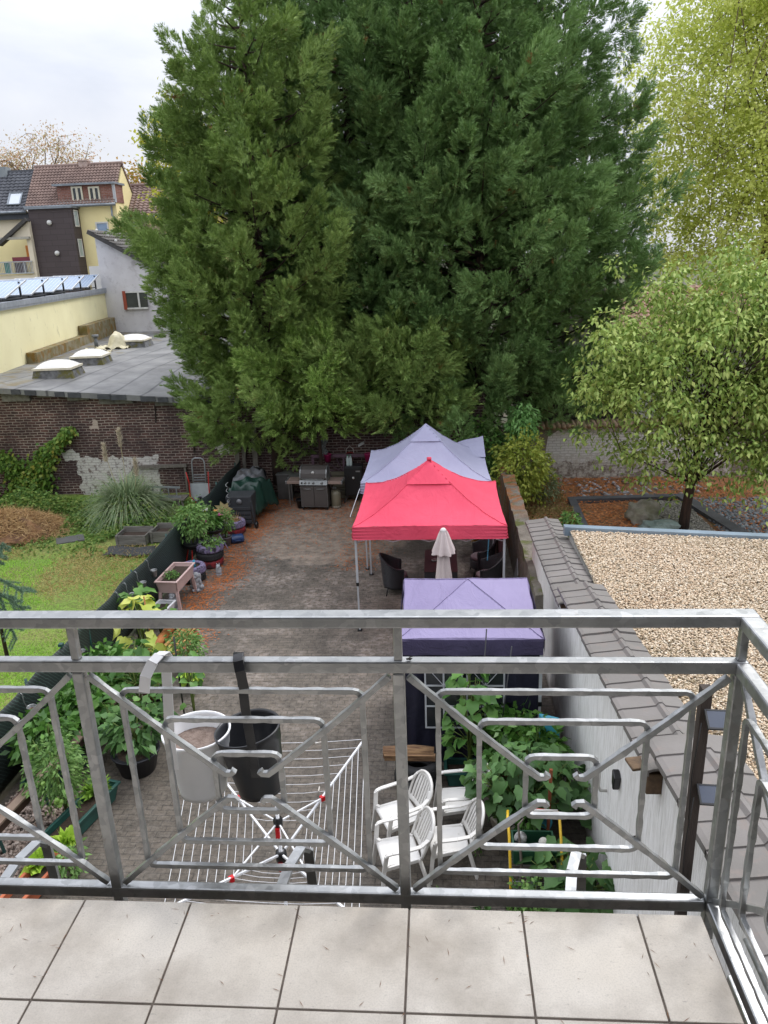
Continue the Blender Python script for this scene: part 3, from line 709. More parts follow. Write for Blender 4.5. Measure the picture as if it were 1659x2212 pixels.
secs = [(14.1, 10.05, 2.0, 2.22), (10.05, 5.42, 2.44, 2.93), (5.42, 1.2, 3.15, 3.66)]
mb = MB()
for (ya, yb_, za, zb_) in secs: mb.prism([(ya, 0), (yb_, 0), (yb_, zb_-.02), (ya, za-.02)], 1.8, 2.282, axis='x')
mb.build('stucco', stuccom(), BW)
TL = mat('brown_coping_tile', '#7d7875', '#6e6a66', 1.2, .62, bump=.25, bscale=25, dirt='#7c726c', dscale=7, dlo=.55, dhi=.7)
mb = MB()
def coping(ya, yb_, za, zb_, n):
    L = (ya-yb_)/n
    for i in range(n):
        y1_ = ya-i*L; y0_ = y1_-L*1.06
        def zc(y): return za+(zb_-za)*(ya-y)/(ya-yb_)
        # cross-section outer lip .. ridge .. inner, as thin tile thickness .025
        jit = rnd.uniform(-.006, .006)
        prof = [(1.66, -.055), (1.66, .0), (1.70, .014), (1.85, .030), (2.01, .052), (2.035, .085), (2.065, .088), (2.10, .052), (2.29, .030), (2.30, -.03)]
        vs = []
        for (y, lift) in ((y1_, .010), (y0_, .026)):
            for (x, dz) in prof: vs.append((x, y, zc(y)+dz+lift+jit))
            for (x, dz) in prof[::-1]: vs.append((x if x > 1.67 else 1.672, y, zc(y)+dz+lift+jit-.022 if 0 < prof.index((x, dz)) < 9 else zc(y)+dz+lift+jit-.004))
        k = len(prof)*2
        fs = [(j, (j+1) % k, (j+1) % k+k, j+k) for j in range(k)]+[tuple(range(k)), tuple(range(k, 2*k))[::-1]]
        mb.add(vs, fs)
coping(14.2, 10.0, 2.0, 2.22, 16); coping(10.12, 5.35, 2.44, 2.93, 18); coping(5.47, 1.2, 3.17, 3.66, 15)
mb.build('coping', TL, BW)
# end plugs where the coping steps
mb = MB()
mb.box((1.80, 10.2, 2.14), (.16, .2, .06)); mb.box((1.86, 5.30, 2.98), (.14, .20, .16))
mb.build('coping_end', mat('rotten_wood', '#6f5a44', '#4b3d30', 8, .9, bump=.6), BW)
x_, y_ = 1.76, 5.65
mb = MB(); mb.box((1.735, 5.42, 2.80), (.13, .10, .20)); mb.box((1.66, 5.50, 2.915), (.24, .16, .03), rz=.2)
tag(mb.build('wooden_beam_end', MATS['rotten_wood'], None, bevel=.01), 'dark rotten wooden beam end sticking out of the stucco wall', 'beam')
a = (1.79, 6.65, 1.86); mb = MB(); mb.prism([(6.59, 1.91), (6.70, 1.95), (6.69, 1.80), (6.63, 1.74)], 1.725, 1.797, axis='x')
tag(mb.build('wall_lamp', mat('black_plastic', '#1c1d1f', '#141517', 4, .35), None, bevel=.012), 'small black wedge shaped wall lamp on the stucco wall', 'lamp')
mb = MB(); mb.tube([(1.79, 7.1, 1.36), (1.72, 7.1, 1.36), (1.70, 7.1, 1.42), (1.70, 7.1, 1.62)], .016); tag(mb.build('wall_hook', mat('painted_hook', '#c4c2bc', None, 5, .6)), 'white painted pipe hook on the stucco wall', 'hook')
mb = MB(); mb.tube([(1.79, 5.88, 1.82), (1.68, 5.88, 1.80)], .014); tag(mb.build('wall_peg', MATS['rusty_iron']), 'short rusty iron peg in the stucco wall', 'peg')

def gravelm():
    s = NT('yellow_gravel'); v = s.coord()
    vo = s.n('TexVoronoi'); vo.inputs['Scale'].default_value = 28; vo.inputs['Randomness'].default_value = 1; s.l(v, vo.inputs['Vector'])
    hs = s.n('SeparateColor'); s.l(vo.outputs['Color'], hs.inputs[0])
    c = s.ramp(hs.outputs[0], [(0, hexc('#b3a386')), (.25, hexc('#d9cdb4')), (.5, hexc('#c4b496')), (.7, hexc('#e6dfd0')), (.85, hexc('#a49478')), (1, hexc('#d4c3a2'))])
    c = s.mix(s.ramp(vo.outputs['Distance'], [(.35, 0), (.62, .75)]), c, hexc('#5d4c38'))
    sp = s.n('SeparateXYZ'); s.l(v, sp.inputs[0])
    mo = s.ramp(s.math('MULTIPLY', s.math('ADD', sp.outputs['Y'], 9), .1), [(.52, 1), (.80, 0)])
    c = s.mix(s.math('MULTIPLY', mo, s.ramp(s.noise(v, 2.5, 6, .7), [(.48, 0), (.6, .9)])), c, hexc('#5c5632'))
    s.bump(s.math('MULTIPLY', vo.outputs['Distance'], -1), 1, .03); return s.out(c, .85)
GR = thing('gravel_roof_building', 'low flat roofed building at right covered in pale yellow gravel', 'building', (4, 9, 0))
p0 = gz(1225, 1140, 2.3); p1 = gz(1659, 1160, 2.3)
dx = (p1[1]-p0[1])/(p1[0]-p0[0])
def fy(x): return p0[1]+(x-p0[0])*dx
X1 = 12
MB().prism([(2.285, 1), (X1, 1), (X1, fy(X1)-.06), (2.285, fy(2.285)-.06)], 0, 2.2).build('wall', mat('grey_render', '#9c9a94', None, 1, .9), GR)
def gsurf(u, w):
    x = 2.286+u*(X1-2.286); y = 1+w*(fy(x)-.1-1); return (x, y, 2.26+.03*math.sin(x*3.1+y*2.3)*math.cos(y*1.7))
MB().grid(gsurf, 50, 50).build('gravel_bed', gravelm(), GR)
mb = MB(); mb.prism([(2.2, fy(2.2)-.12), (X1, fy(X1)-.12), (X1, fy(X1)+.04), (2.2, fy(2.2)+.04)], 2.19, 2.35); mb.build('edge_trim', mat('blue_grey_zinc', '#8595a3', '#74838f', 2, .4, .2), GR)
def stones(name, n, reg, sz, cols, label, z=0.0, cat='gravel', flat=.6):
    """countless pebbles: one mesh of small squashed octahedra"""
    P = reg(n); n = len(P); r_ = rng.uniform(sz[0], sz[1], n)
    base = np.array([[1, 0, 0], [0, 1, 0], [-1, 0, 0], [0, -1, 0], [.1, .1, 1], [0, 0, -1.]])
    a = rng.uniform(0, 6.28, n); sx = rng.uniform(.7, 1.3, n)
    B = base[None]*np.stack([r_*sx, r_/sx, r_*flat], 1)[:, None]
    ca, sa = np.cos(a)[:, None], np.sin(a)[:, None]
    B = np.stack([B[..., 0]*ca-B[..., 1]*sa, B[..., 0]*sa+B[..., 1]*ca, B[..., 2]], -1)+rng.normal(size=(n, 6, 3))*(r_*.12)[:, None, None]
    V = (P[:, None]+B).reshape(-1, 3); F = np.array([[0, 1, 4], [1, 2, 4], [2, 3, 4], [3, 0, 4], [1, 0, 5], [2, 1, 5], [3, 2, 5], [0, 3, 5]])
    F = (np.arange(n)[:, None, None]*6+F[None]).reshape(-1, 3)
    me = np_mesh(name, V, [(F, 0)], [leafmat(name+'_stone', cols, .75, 0, .5)], smooth=True)
    return me
def reg_gravel(n):
    x = rng.uniform(2.3, 6.2, n*2); y = rng.uniform(2.5, 13.4, n*2); k = y < p0[1]+(x-p0[0])*dx-.15
    k &= (x < 2.4+y*.33)
    x, y = x[k][:n], y[k][:n]; return np.stack([x, y, np.full(len(x), 2.285)+rng.uniform(0, .03, len(x))], 1)
me = stones('gravel', 62000, reg_gravel, (.011, .022), ['#a58d74', '#cbb396', '#dac8ae', '#bda488', '#e6dbc8', '#b7a486', '#8f8068'], '')
o = npobj('gravel', me); o.parent = GR; o.location = -Vector(GR.location); o['kind'] = 'stuff'

# old low concrete wall between yards
LW = thing('low_garden_wall', 'old low concrete wall with moss and orange needles between the tents and next garden', 'wall', (1.8, 17, 0))
def lowm():
    s = NT('mossy_old_concrete'); v = s.coord()
    c = s.mix(s.ramp(s.noise(v, 2.5, 7, .65), [(.35, 0), (.65, 1)]), hexc('#8b857a'), hexc('#6a645a'))
    c = s.mix(s.ramp(s.noise(v, 1.7, 6, .65), [(.52, 0), (.6, .9)]), c, hexc('#59602c'))
    sp = s.n('SeparateXYZ'); s.l(v, sp.inputs[0])
    c = s.mix(s.math('MULTIPLY', s.ramp(s.math('MULTIPLY', s.math('ADD', sp.outputs['Y'], 5), .1), [(.42, 0), (.6, 1)]), s.ramp(s.noise(v, 4, 6), [(.42, 0), (.55, 1)])), c, hexc('#94643f'))
    s.bump(s.noise(v, 9, 7, .7), 1, .05); return s.out(c, .95)
mb = MB(); N = 26
def lw(t): return (1.66+.12*math.sin(t*2.1)*.3, 12.4+t*9.8)
for i in range(N):
    t0, t1 = i/N, (i+1)/N; (xa, ya), (xb, yb_) = lw(t0), lw(t1); h0 = 1.25+.05*math.sin(i*2.3); h1_ = 1.25+.05*math.sin((i+1)*2.3)
    mb.add([(xa-.02, ya, 0), (xb-.02, yb_, 0), (xb+.34, yb_, 0), (xa+.34, ya, 0), (xa, ya, h0), (xb, yb_, h1_), (xb+.32, yb_, h1_+.02), (xa+.32, ya, h0+.02)], [(0, 1, 5, 4), (3, 7, 6, 2), (4, 5, 6, 7)])
mb.add([(lw(0)[0], 12.4, 0), (lw(0)[0]+.32, 12.4, 0), (lw(0)[0]+.32, 12.4, 1.27), (lw(0)[0], 12.4, 1.25)], [(0, 1, 2, 3)])
mb.build('coping_and_face', lowm(), LW)

# next garden beyond the gravel roof
def rgm():
    s = NT('garden_soil'); v = s.coord()
    c = s.mix(s.ramp(s.noise(v, 1.4, 7, .7), [(.40, 0), (.6, 1)]), hexc('#a06c46'), hexc('#7a6048'))
    c = s.mix(s.ramp(s.noise(v, 2.6, 5, .7), [(.58, 0), (.7, .8)]), c, hexc('#5d6a34'))
    s.bump(s.noise(v, 25, 5), .8, .04); return s.out(c, .95)
tag(MB().grid(lambda u, w: (2.0+u*18, 12+w*16, .0+.03*math.sin(u*40)*math.cos(w*31)), 30, 30).build('garden_soil', rgm()), kind='structure')
KB = mat('slate_kerb', '#55565a', '#46474b', 4, .8, bump=.2)
kt = thing('stone_bed_edging', 'dark slate edging framing the gravel bed around the boulders and tree', 'edging', (5, 20, 0))
mb = MB()
kp = [gz(1232, 1088), gz(1245, 1135), gz(1240, 1150)]
a = gz(1235, 1085); b = gz(1470, 1078); c_ = gz(1560, 1150); d_ = gz(1262, 1150)
mb.bar((a[0]-.1, a[1], .06), (b[0]+.1, b[1], .06), .26, .14); mb.bar((b[0], b[1]+.1, .058), (c_[0]+.5, c_[1]-1.2, .058), .34, .14); mb.bar((a[0], a[1], .056), (d_[0], d_[1]-.6, .056), .22, .14)
mb.build('edging', KB, kt)
def boulder(px, py, r_, sc, lab, c1, c2):
    x, y, z = gz(px, py); mb = MB(); n = 14
    sd_ = rnd.random()*10
    vs = []
    for i in range(n+1):
        for j in range(n*2):
            th = math.pi*i/n; ph = math.pi*j/n; d = Vector((math.sin(th)*math.cos(ph), math.sin(th)*math.sin(ph), math.cos(th)))
            k = 1+.22*math.sin(3.1*d.x+sd_)*math.cos(2.7*d.y+sd_)+.12*math.sin(7*d.z+5*d.x+sd_)+.06*math.sin(13*d.y+11*d.x)
            d = Vector([math.copysign(abs(q)**.75, q) for q in d])
            vs.append((x+d.x*r_*sc[0]*k, y+d.y*r_*sc[1]*k, z+r_*sc[2]*.55+d.z*r_*sc[2]*k))
    fs = [(i*2*n+j, i*2*n+(j+1) % (2*n), (i+1)*2*n+(j+1) % (2*n), (i+1)*2*n+j) for i in range(n) for j in range(2*n)]
    mb.add(vs, fs, 0, True)
    tag(mb.build('boulder', mat('rock_'+c1[1:], c1, c2, 3, .85, bump=.9, bscale=9, bdist=.05, dirt='#8f8d80', dscale=4)), lab, 'boulder')
boulder(1388, 1128, .42, (1.0, .75, .85), 'large craggy brown grey boulder with a pointed left top', '#9a948a', '#75745f')
boulder(1425, 1150, .38, (1.25, .8, .5), 'low greenish grey boulder in front of the craggy one', '#83918c', '#6b7b74')
def reg_poly(x0, x1, y0, y1):
    return lambda n: np.stack([rng.uniform(x0, x1, n), rng.uniform(y0, y1, n), rng.uniform(.01, .05, n)], 1)
me = stones('dark_pebbles', 3500, reg_poly(7.2, 10, 16.8, 21.6), (.04, .10), ['#4e5358', '#6b7177', '#8b9197', '#5c6166'], '')
tag(npobj('dark_pebbles', me), kind='stuff', label='dark slate pebbles covering the bed right of the edging', cat='pebbles')
me = stones('grey_chippings', 5000, reg_poly(5.7, 7.0, 18.3, 21.4), (.02, .045), ['#6b6963', '#8b8880', '#a6a298', '#59564f'], '')
tag(npobj('grey_chippings', me), kind='stuff', label='fine grey chippings round the foot of the garden tree', cat='gravel')
me = stones('light_stones', 130, reg_poly(3.6, 8.2, 21.9, 23.7), (.05, .12), ['#85868a', '#a2a3a6', '#6b6d72'], '')
tag(npobj('light_stones', me), kind='stuff', label='grey stones scattered on orange needles below the whitewashed wall', cat='stones')
# whitewashed wall
ww = thing('whitewashed_wall', 'old whitewashed brick garden wall with tan wavy capping at right', 'wall', (5, 24, 0))
WB = brick_mat('whitewashed_brick', '#8a7a72', '#766860', '#aaa49c', paint=[(2.4-5, 4.0, .55-0, 2.5, '#e9e8e5', .36), (-2.4, 4.2, .0, .8, '#d0ccc4', .50)], dark='#8f847a')
MB().b2((1.2, 24, 0), (16, 24.3, 1.68)).build('brickwork', WB, ww)
mb = MB()
pl = [(1.2, 0.0), (3.15, 0.0)]+[(3.15+.25*math.sin(t*.4), .15+t*.22) for t in range(1, 5)]+[(3.45, 1.4), (3.9, 1.68), (1.2, 1.68)]
mb.prism(pl, 23.965, 24.0, axis='y'); mb.build('plaster_patch', mat('tan_plaster', '#8f8577', '#7d7468', 1, .92, bump=.3), ww)
mb = MB()
for i in range(50): mb.tube([(2.3+i*.16, 23.85, 1.72+.012*(i % 2)), (2.3+i*.16, 24.35, 1.78)], .09, 7)
mb.build('wavy_capping', mat('tan_corrugated', '#a08a70', '#8a765f', 3, .9), ww)
rb = thing('rear_brick_building', 'dark brick rear building with pale upper wall behind the whitewashed wall', 'building', (5, 26, 0))
MB().b2((2.9, 25.2, 0), (6.3, 30, 3.15)).build('brickwork', brick_mat('dark_rear_brick', '#3d3233', '#2f2628', '#5d5450', dark='#282022'), rb)
MB().b2((4.35, 26.2, 3.1), (5.45, 29, 6.4)).build('pale_chimney_block', mat('pale_stucco', '#a8a29c', '#938d87', 2, .9), rb)
nh = thing('neighbour_house', 'pale house with pinkish tiled roof seen through the garden tree', 'house', (11, 34, 0))
MB().b2((6.6, 33, 0), (20, 40, 3.6)).build('wall', mat('offwhite_wall', '#c9c5c0', '#b9b5b0', 1, .85), nh)
mb = MB(); tiled_roof(mb, (6.3, 32.6, 3.6), (14, 0, 0), (0, 3.6, 1.7), 50, 12, .03, .03); mb.build('roof', tilemat('pinkish_tile', '#a98478', '#93705f', dirt='#7d6156'), nh)

def reg_lit(n):
    x = rng.uniform(2.0, 9.5, n); y = rng.uniform(18.2, 23.9, n); k = (np.sin(x*1.7+y*.6)+np.cos(y*2.1-x)+rng.normal(size=n)*.8 > -.6) & ~((x > 5.8) & (x < 7.1) & (y < 21.4)); return np.stack([x, y, np.full(n, .06)], 1)[k]
P = reg_lit(16000); n = len(P); a = rng.uniform(0, 6.28, n); D = np.stack([np.cos(a), np.sin(a), rng.normal(size=n)*.15], 1)
V, F = leaves(P, D, rng.uniform(.05, .12, n), rng.uniform(.02, .045, n), roll=np.array([[0.05, 0, 1.0]])+rng.normal(size=(n, 3))*.3)
tag(npobj('leaf_litter', np_mesh('leaf_litter', V, [(F, 0)], [leafmat('orange_leaf_litter', ['#8a5a38', '#b06c3c', '#c98450', '#7d6244'], .9, 0, 1)])), 'orange brown leaf litter over the next garden ground beyond the gravel roof', 'leaf litter', kind='stuff')
# ------------------------------------------------------------------ trees
def trunk_mesh(mb, pts, rs, n=9): mb.tube(pts, rs, n)
CON = leafmat('conifer_foliage', ['#506934', '#6f8945', '#91aa5d', '#b4cb7b'], .7, .08, .8, isl=.22, brown='#8a6238', bthr=.655)
CON2 = leafmat('conifer_foliage_bluish', ['#476538', '#628248', '#81a060', '#a4c17e'], .7, .08, .8, isl=.22, brown='#8a6238', bthr=.67)
CON3 = leafmat('conifer_foliage_fresh', ['#6a853f', '#86a552', '#a0be64', '#b7d078'], .7, .15, .8)
BARK = mat('dark_bark', '#46342a', '#2e231d', 7, .95, bump=.8, bscale=14, bdist=.03, stretch=(3, 3, .4))
def conifer_meshes(H, Rm, z0, nb, seed, m, plume=1.0, nl=60, lean=(0, 0), zmaxw=.36, trunk=.21):
    """trunk and limbs, each limb ending in flame-shaped sprays built of slim needles"""
    global rng
    g = np.random.default_rng(seed)
    tr = MB(); trunk_mesh(tr, [(0, 0, -.1), (.04, 0, H*.25), (lean[0]*.5, lean[1]*.5, H*.6), (lean[0], lean[1], H*.97)], [trunk, trunk*.8, trunk*.5, .02])
    Ps, Ds, Ls, Ns = [], [], [], []
    for i in range(nb):
        t = (i+g.random())/nb
        h = z0+(H-z0)*t*.985
        prof = (.72+.28*min(t/zmaxw, 1)) if t < zmaxw else max(0, 1-((t-zmaxw)/(1-zmaxw))**1.8)
        Rr = Rm*prof*g.uniform(.62, 1.10)+.15
        if g.random() < .10: Rr *= 1.12
        az = i*2.39996+g.uniform(-.4, .4)
        d = np.array([math.cos(az), math.sin(az), 0]); up = g.uniform(.15, .6) if t > .15 else g.uniform(-.25, .15)
        base = np.array([lean[0]*t, lean[1]*t, h-.25*Rr*up])
        ctrl = [base+d*Rr*s_+np.array([0, 0, 1.])*Rr*(up*s_**1.6) for s_ in (0, .35, .7, 1.0)]
        tr.tube([tuple(c) for c in ctrl], [.035+.012*Rr, .028, .018, .006], 5)
        nc = max(1, int(Rr*.95*plume+.4))
        side = np.array([-d[1], d[0], 0])
        for k in range(nc):
            s_ = (.40+.60*(k+1)/nc) if nc > 1 else .85
            c = base+d*Rr*s_+np.array([0, 0, 1.])*Rr*up*s_**1.6+side*g.normal()*.22*Rr*s_
            fd = unit(d*.70+side*g.normal()*.35+np.array([0, 0, g.uniform(.35, 1.1)]))
            size = g.uniform(.75, 1.45)*(.6 if t > .88 else 1)*(1 if Rr > 1 else .7)
            A = unit(np.cross(fd, [0.1, .2, 1])); B = np.cross(fd, A)
            npm = int(46*size)
            u = g.random(npm)**.7; a = g.uniform(0, 2*math.pi, npm)
            rad = A*np.cos(a)[:, None]+B*np.sin(a)[:, None]
            prof_r = .31*size*np.sqrt(np.clip(1-u, 0, 1))*(.55+.45*np.sin(np.minimum(u*4, 1)*1.57))*g.uniform(.75, 1.1, npm)
            p = c+fd*(size*(u*1.35-.55))[:, None]+rad*prof_r[:, None]
            nrm = unit(rad*(1-u*.6)[:, None]+fd*(.25+.5*u)[:, None])
            dr = unit(fd*(.35+.9*u)[:, None]+rad*(.95-.6*u)[:, None]+np.array([0, 0, .12])+g.normal(size=(npm, 3))*.12)
            dr[:, 2] -= .35*np.clip(-rad[:, 2], 0, 1)
            Ps.append(p); Ds.append(unit(dr)); Ls.append(g.uniform(.20, .36, npm)*(1.0+.35*u)); Ns.append(nrm)
    Ps, Ds, Ls, Ns = np.concatenate(Ps), np.concatenate(Ds), np.concatenate(Ls), np.concatenate(Ns)
    n = len(Ps)
    s_ = g.random((n, nl))**.9
    ax = Ds[:, None, :]; arch = np.zeros((n, nl, 3)); arch[..., 2] = -(s_**2)*.10*Ls[:, None]
    A = unit(np.cross(Ds, Ns))[:, None]; B = np.cross(A, ax)
    sg = g.uniform(-1, 1, (n, nl)); hh = g.uniform(-.3, .3, (n, nl))
    rad = sg[..., None]*A+hh[..., None]*B
    w = (1-s_)[..., None]*.55+.10
    P = Ps[:, None]+ax*(s_*Ls[:, None])[..., None]+arch+rad*w*Ls[:, None, None]*.42
    D = unit(ax*1.0+rad*.95+g.normal(size=(n, nl, 3))*.14)
    ll = (.075+.07*(1-s_))*g.uniform(.8, 1.3, (n, nl))
    roll = Ns[:, None]+g.normal(size=(n, nl, 3))*.28
    sv = rng; rng = g
    Va, Fa = needles(P.reshape(-1, 3), D.reshape(-1, 3), ll.ravel(), .022, roll.reshape(-1, 3)); rng = sv
    return np_mesh('crown', Va, [(Fa, 0)], [m]), tr
def put_tree(name, label, cat, loc, crown, tr, group, bark=BARK, rz=0, sc=1):
    t = thing(name, label, cat, loc, rz, group)
    npobj('crown', crown, t)
    if isinstance(tr, MB): tr = tr.build('trunk', bark, t, world=False)
    else: tr = npobj('trunk', tr, t)
    t.scale = (sc, sc, sc)
    return t, tr
G = 'tall conifers along the back of the yard'
cA, tA = conifer_meshes(15.5, 2.85, 1.75, 120, 1, CON, lean=(.1, 0), nl=46)
t1, trA = put_tree('conifer', 'leftmost conifer, its crown overhanging the brown brick wall and flat roof', 'conifer', (-5.65, 23.4, 0), cA, tA, G, rz=.4, sc=.82)
put_tree('conifer', 'conifer whose bare trunk stands just right of the grey tarp heap', 'conifer', (-4.95, 22.45, .55), cA, t1.children[1].data, G, rz=2.2, sc=.90)
cB, tB = conifer_meshes(16.5, 2.6, 1.8, 120, 2, CON2, nl=46)
t3, _ = put_tree('conifer', 'dark conifer behind the gas grill, set back between its neighbours', 'conifer', (-2.6, 25.0, 0), cB, tB, G, rz=1)
put_tree('conifer', 'conifer directly behind the lavender tent peak', 'conifer', (-.55, 23.9, .2), cB, t3.children[1].data, G, rz=3.6, sc=.97)
cC, tC = conifer_meshes(15.0, 3.0, 1.9, 125, 3, CON2, zmaxw=.30, nl=46)
t5, _ = put_tree('conifer', 'conifer rising right of the lavender tent peak, with its trunk showing above the canopy', 'conifer', (1.25, 23.5, .3), cC, tC, G, rz=.2, sc=.96)
put_tree('conifer', 'rightmost conifer, the widest, reaching over the tan plaster wall to the yellow green tree', 'conifer', (3.05, 25.2, .3), cC, t5.children[1].data, G, rz=2.9, sc=1.0)
put_tree('conifer', 'rear conifer filling the gap at the top between the left trees', 'conifer', (-3.6, 28.2, 0), cB, t3.children[1].data, G, rz=5, sc=1.12)
put_tree('conifer', 'rear conifer at the top centre of the photo behind the row', 'conifer', (.9, 28.4, 0), cA, t1.children[1].data, G, rz=1.1, sc=1.22)
cD, tD = conifer_meshes(4.9, 1.45, 2.3, 44, 4, CON3, plume=1.3, nl=46, trunk=.07)
put_tree('young_conifer', 'small fresh green conifer in front of the tall ones above the gas grill', 'conifer', (-3.6, 22.2, .1), cD, tD, None, rz=0)
cE, tE = conifer_meshes(5.2, 1.6, 2.4, 52, 5, CON, plume=1.3, nl=46, trunk=.07)
put_tree('young_conifer', 'small olive conifer just left of the lavender tent peak', 'conifer', (-1.2, 22.3, .1), cE, tE, None, rz=0)

def broadleaf(H, crown_blobs, trunk_pts, trunk_r, nleaf, L, m, seed, hang=.6, limbs=26, bark=BARK, wratio=.55, csz=.12, per=75):
    """crown of loose leaf clumps inside ellipsoid blobs, carried by limbs"""
    global rng
    g = np.random.default_rng(seed); sv = rng; rng = g
    tr = MB(); tr.tube(trunk_pts, trunk_r, 9)
    cl = []
    top = np.array(trunk_pts[-1]); 
    wts = np.array([b[3]*b[4]*b[5] for b in crown_blobs]); wts = wts/wts.sum()
    for i in range(limbs):
        b = crown_blobs[g.choice(len(crown_blobs), p=wts)]
        d = unit(g.normal(size=3)); r_ = g.uniform(.55, 1.0)
        e = np.array(b[:3])+d*np.array(b[3:6])*r_
        s0 = g.uniform(.45, 1.0); k = s0*(len(trunk_pts)-1); i0 = min(int(k), len(trunk_pts)-2); f = k-i0
        st = np.array(trunk_pts[i0])*(1-f)+np.array(trunk_pts[i0+1])*f
        mid = (st+e)/2+g.normal(size=3)*.12*np.linalg.norm(e-st)
        mid[2] += .1*np.linalg.norm(e-st)
        rr = trunk_r[-1]*.55
        tr.tube([tuple(st), tuple(mid), tuple(e)], [rr, rr*.55, rr*.15], 5)
        for q in range(4):
            f2 = g.uniform(.3, 1); pb = mid*(1-f2)+e*f2; ee = pb+g.normal(size=3)*np.array(b[3:6])*.28
            tr.tube([tuple(pb), tuple((pb+ee)/2+g.normal(size=3)*.05), tuple(ee)], [rr*.25, rr*.16, rr*.05], 4)
            cl.append(ee)
        cl.append(e)
    cl = np.array(cl)
    # extra clump centres over blob surfaces
    ex = []
    nc = max(60, nleaf//per)
    while len(ex) < nc:
        b = crown_blobs[g.choice(len(crown_blobs), p=wts)]; d = unit(g.normal(size=3)); r_ = g.uniform(.35, 1.02)
        ex.append(np.array(b[:3])+d*np.array(b[3:6])*r_)
    C = np.concatenate([cl, np.array(ex)])
    sz = csz*crown_blobs[0][3]+L*.8
    idx = g.integers(0, len(C), nleaf)
    spread = g.uniform(.5, 1.25, len(C))[idx][:, None]
    P = C[idx]+g.normal(size=(nleaf, 3))*sz*spread*np.array([1, 1, .75])
    out = unit(P-C[idx]+1e-6)
    D = unit(out*.8+g.normal(size=(nleaf, 3))*.5+np.array([0, 0, -hang]))
    roll = out*.7+g.normal(size=(nleaf, 3))*.45+np.array([0, 0, .8])
    V, F = leaves(P, D, L*g.uniform(.7, 1.25, nleaf), L*wratio*g.uniform(.8, 1.2, nleaf), fold=.12, droop=.12, roll=roll)
    rng = sv
    return np_mesh('crown', V, [(F, 0)], [m]), tr
PLM = leafmat('plane_leaf', ['#b2bf58', '#cbd66c', '#e0e68c', '#bdc868', '#d3d27a'], .6, .5, .35)
PRM = leafmat('garden_leaf', ['#64803a', '#809c4a', '#9eb65c', '#bcca76', '#8ea456'], .55, .3, .7, brown='#b7b04a', bthr=.72)
BK2 = mat('grey_brown_bark', '#7a6a58', '#5b4e40', 5, .95, bump=.6)
ct, tt_ = broadleaf(19, [(0, 0, 12, 5.8, 4.5, 6.5), (-3.5, -1, 9.5, 3.0, 3, 4.5), (3.5, -.5, 9, 4.5, 3.5, 5), (-1, 0, 16, 4, 3.5, 3.2), (-3.0, -1, 15, 3, 2.5, 3), (5.5, 0, 14, 3.5, 3, 4.5), (-3, -.5, 5.5, 3, 2.5, 2.6), (2.5, 0, 4.8, 4.5, 2.5, 2.2)],
    [(0, 0, 0), (.1, 0, 4), (-.3, .2, 8), (.4, 0, 12), (.2, 0, 16)], [.45, .36, .28, .18, .07], 100000, .135, PLM, 21, .25, 130, bark=BK2, wratio=.8, csz=.058, per=290)
put_tree('plane_tree', 'huge yellow green plane tree filling the upper right corner, sky showing through', 'tree', (12.6, 31, 0), ct, tt_, None, BK2)
px_, py_, _z = gz(1475, 1145)
cp_, tp_ = broadleaf(8, [(0.3, 0, 4.1, 2.5, 2.2, 2.5), (-1.4, -.3, 3.0, 1.45, 1.4, 1.5), (-1.9, 0, 4.7, 1.2, 1.3, 1.3), (2.4, -.2, 3.2, 2.0, 1.8, 1.8), (1.0, .2, 5.9, 1.7, 1.5, 1.25), (2.9, 0, 5.2, 1.9, 1.7, 1.7), (-.6, -.5, 1.95, .9, .8, .7), (1.9, -.8, 1.5, 1.1, .9, .75), (-.3, 0, 6.3, .9, .8, .7)],
    [(0, 0, 0), (.04, 0, .7), (.1, 0, 1.3), (.25, .05, 2.6), (.35, 0, 4.6)], [.15, .12, .11, .08, .04], 34000, .14, PRM, 22, .7, 90, wratio=.52, csz=.052, per=150)
put_tree('garden_tree', 'leafy green fruit tree with a short brown trunk in the gravel bed at right', 'tree', (px_, py_, 0), cp_, tp_, None)
# distant trees on the left
AUT = leafmat('autumn_leaf', ['#b0ae7c', '#c0ad84', '#c89f84', '#a3ab72'], .7, .3, .4)
ca_, ta_ = broadleaf(16, [(0, 0, 14.6, 3.2, 2, 1.6), (-3.6, 0, 13.8, 1.8, 1.5, 1.5), (3.2, 0, 13.7, 1.6, 1.2, 1.4)], [(0, 0, 0), (0, 0, 8), (.3, 0, 12)], [.35, .25, .12], 4200, .19, AUT, 31, .3, 40, bark=BK2, wratio=.6)
q = gy(82, 375, 62)
put_tree('autumn_tree', 'sparse autumn tree with pinkish yellow leaves behind the left roofs', 'tree', (q[0], 62, q[2]-13.0), ca_, ta_, None, BK2)
YLM = leafmat('yellow_leaf', ['#b9bf3e', '#d2cc4c', '#a3b040', '#c9b93c'], .6, .35, .4)
cy_, ty_ = broadleaf(14, [(0, 0, 12.5, 1.7, 1.5, 2.4), (.3, 0, 9.8, 2.1, 1.7, 2.0), (2.5, 0, 11.5, 1.8, 1.4, 2)], [(0, 0, 0), (0, 0, 6), (.2, 0, 11)], [.35, .25, .1], 7000, .2, YLM, 32, .3, 22, bark=BK2, wratio=.75)
q = gy(352, 330, 44)
put_tree('yellow_tree', 'bright yellow green tree peeping left of the conifers above the brown roofs', 'tree', (q[0]+.8, 44, q[2]-11.8), cy_, ty_, None, BK2)
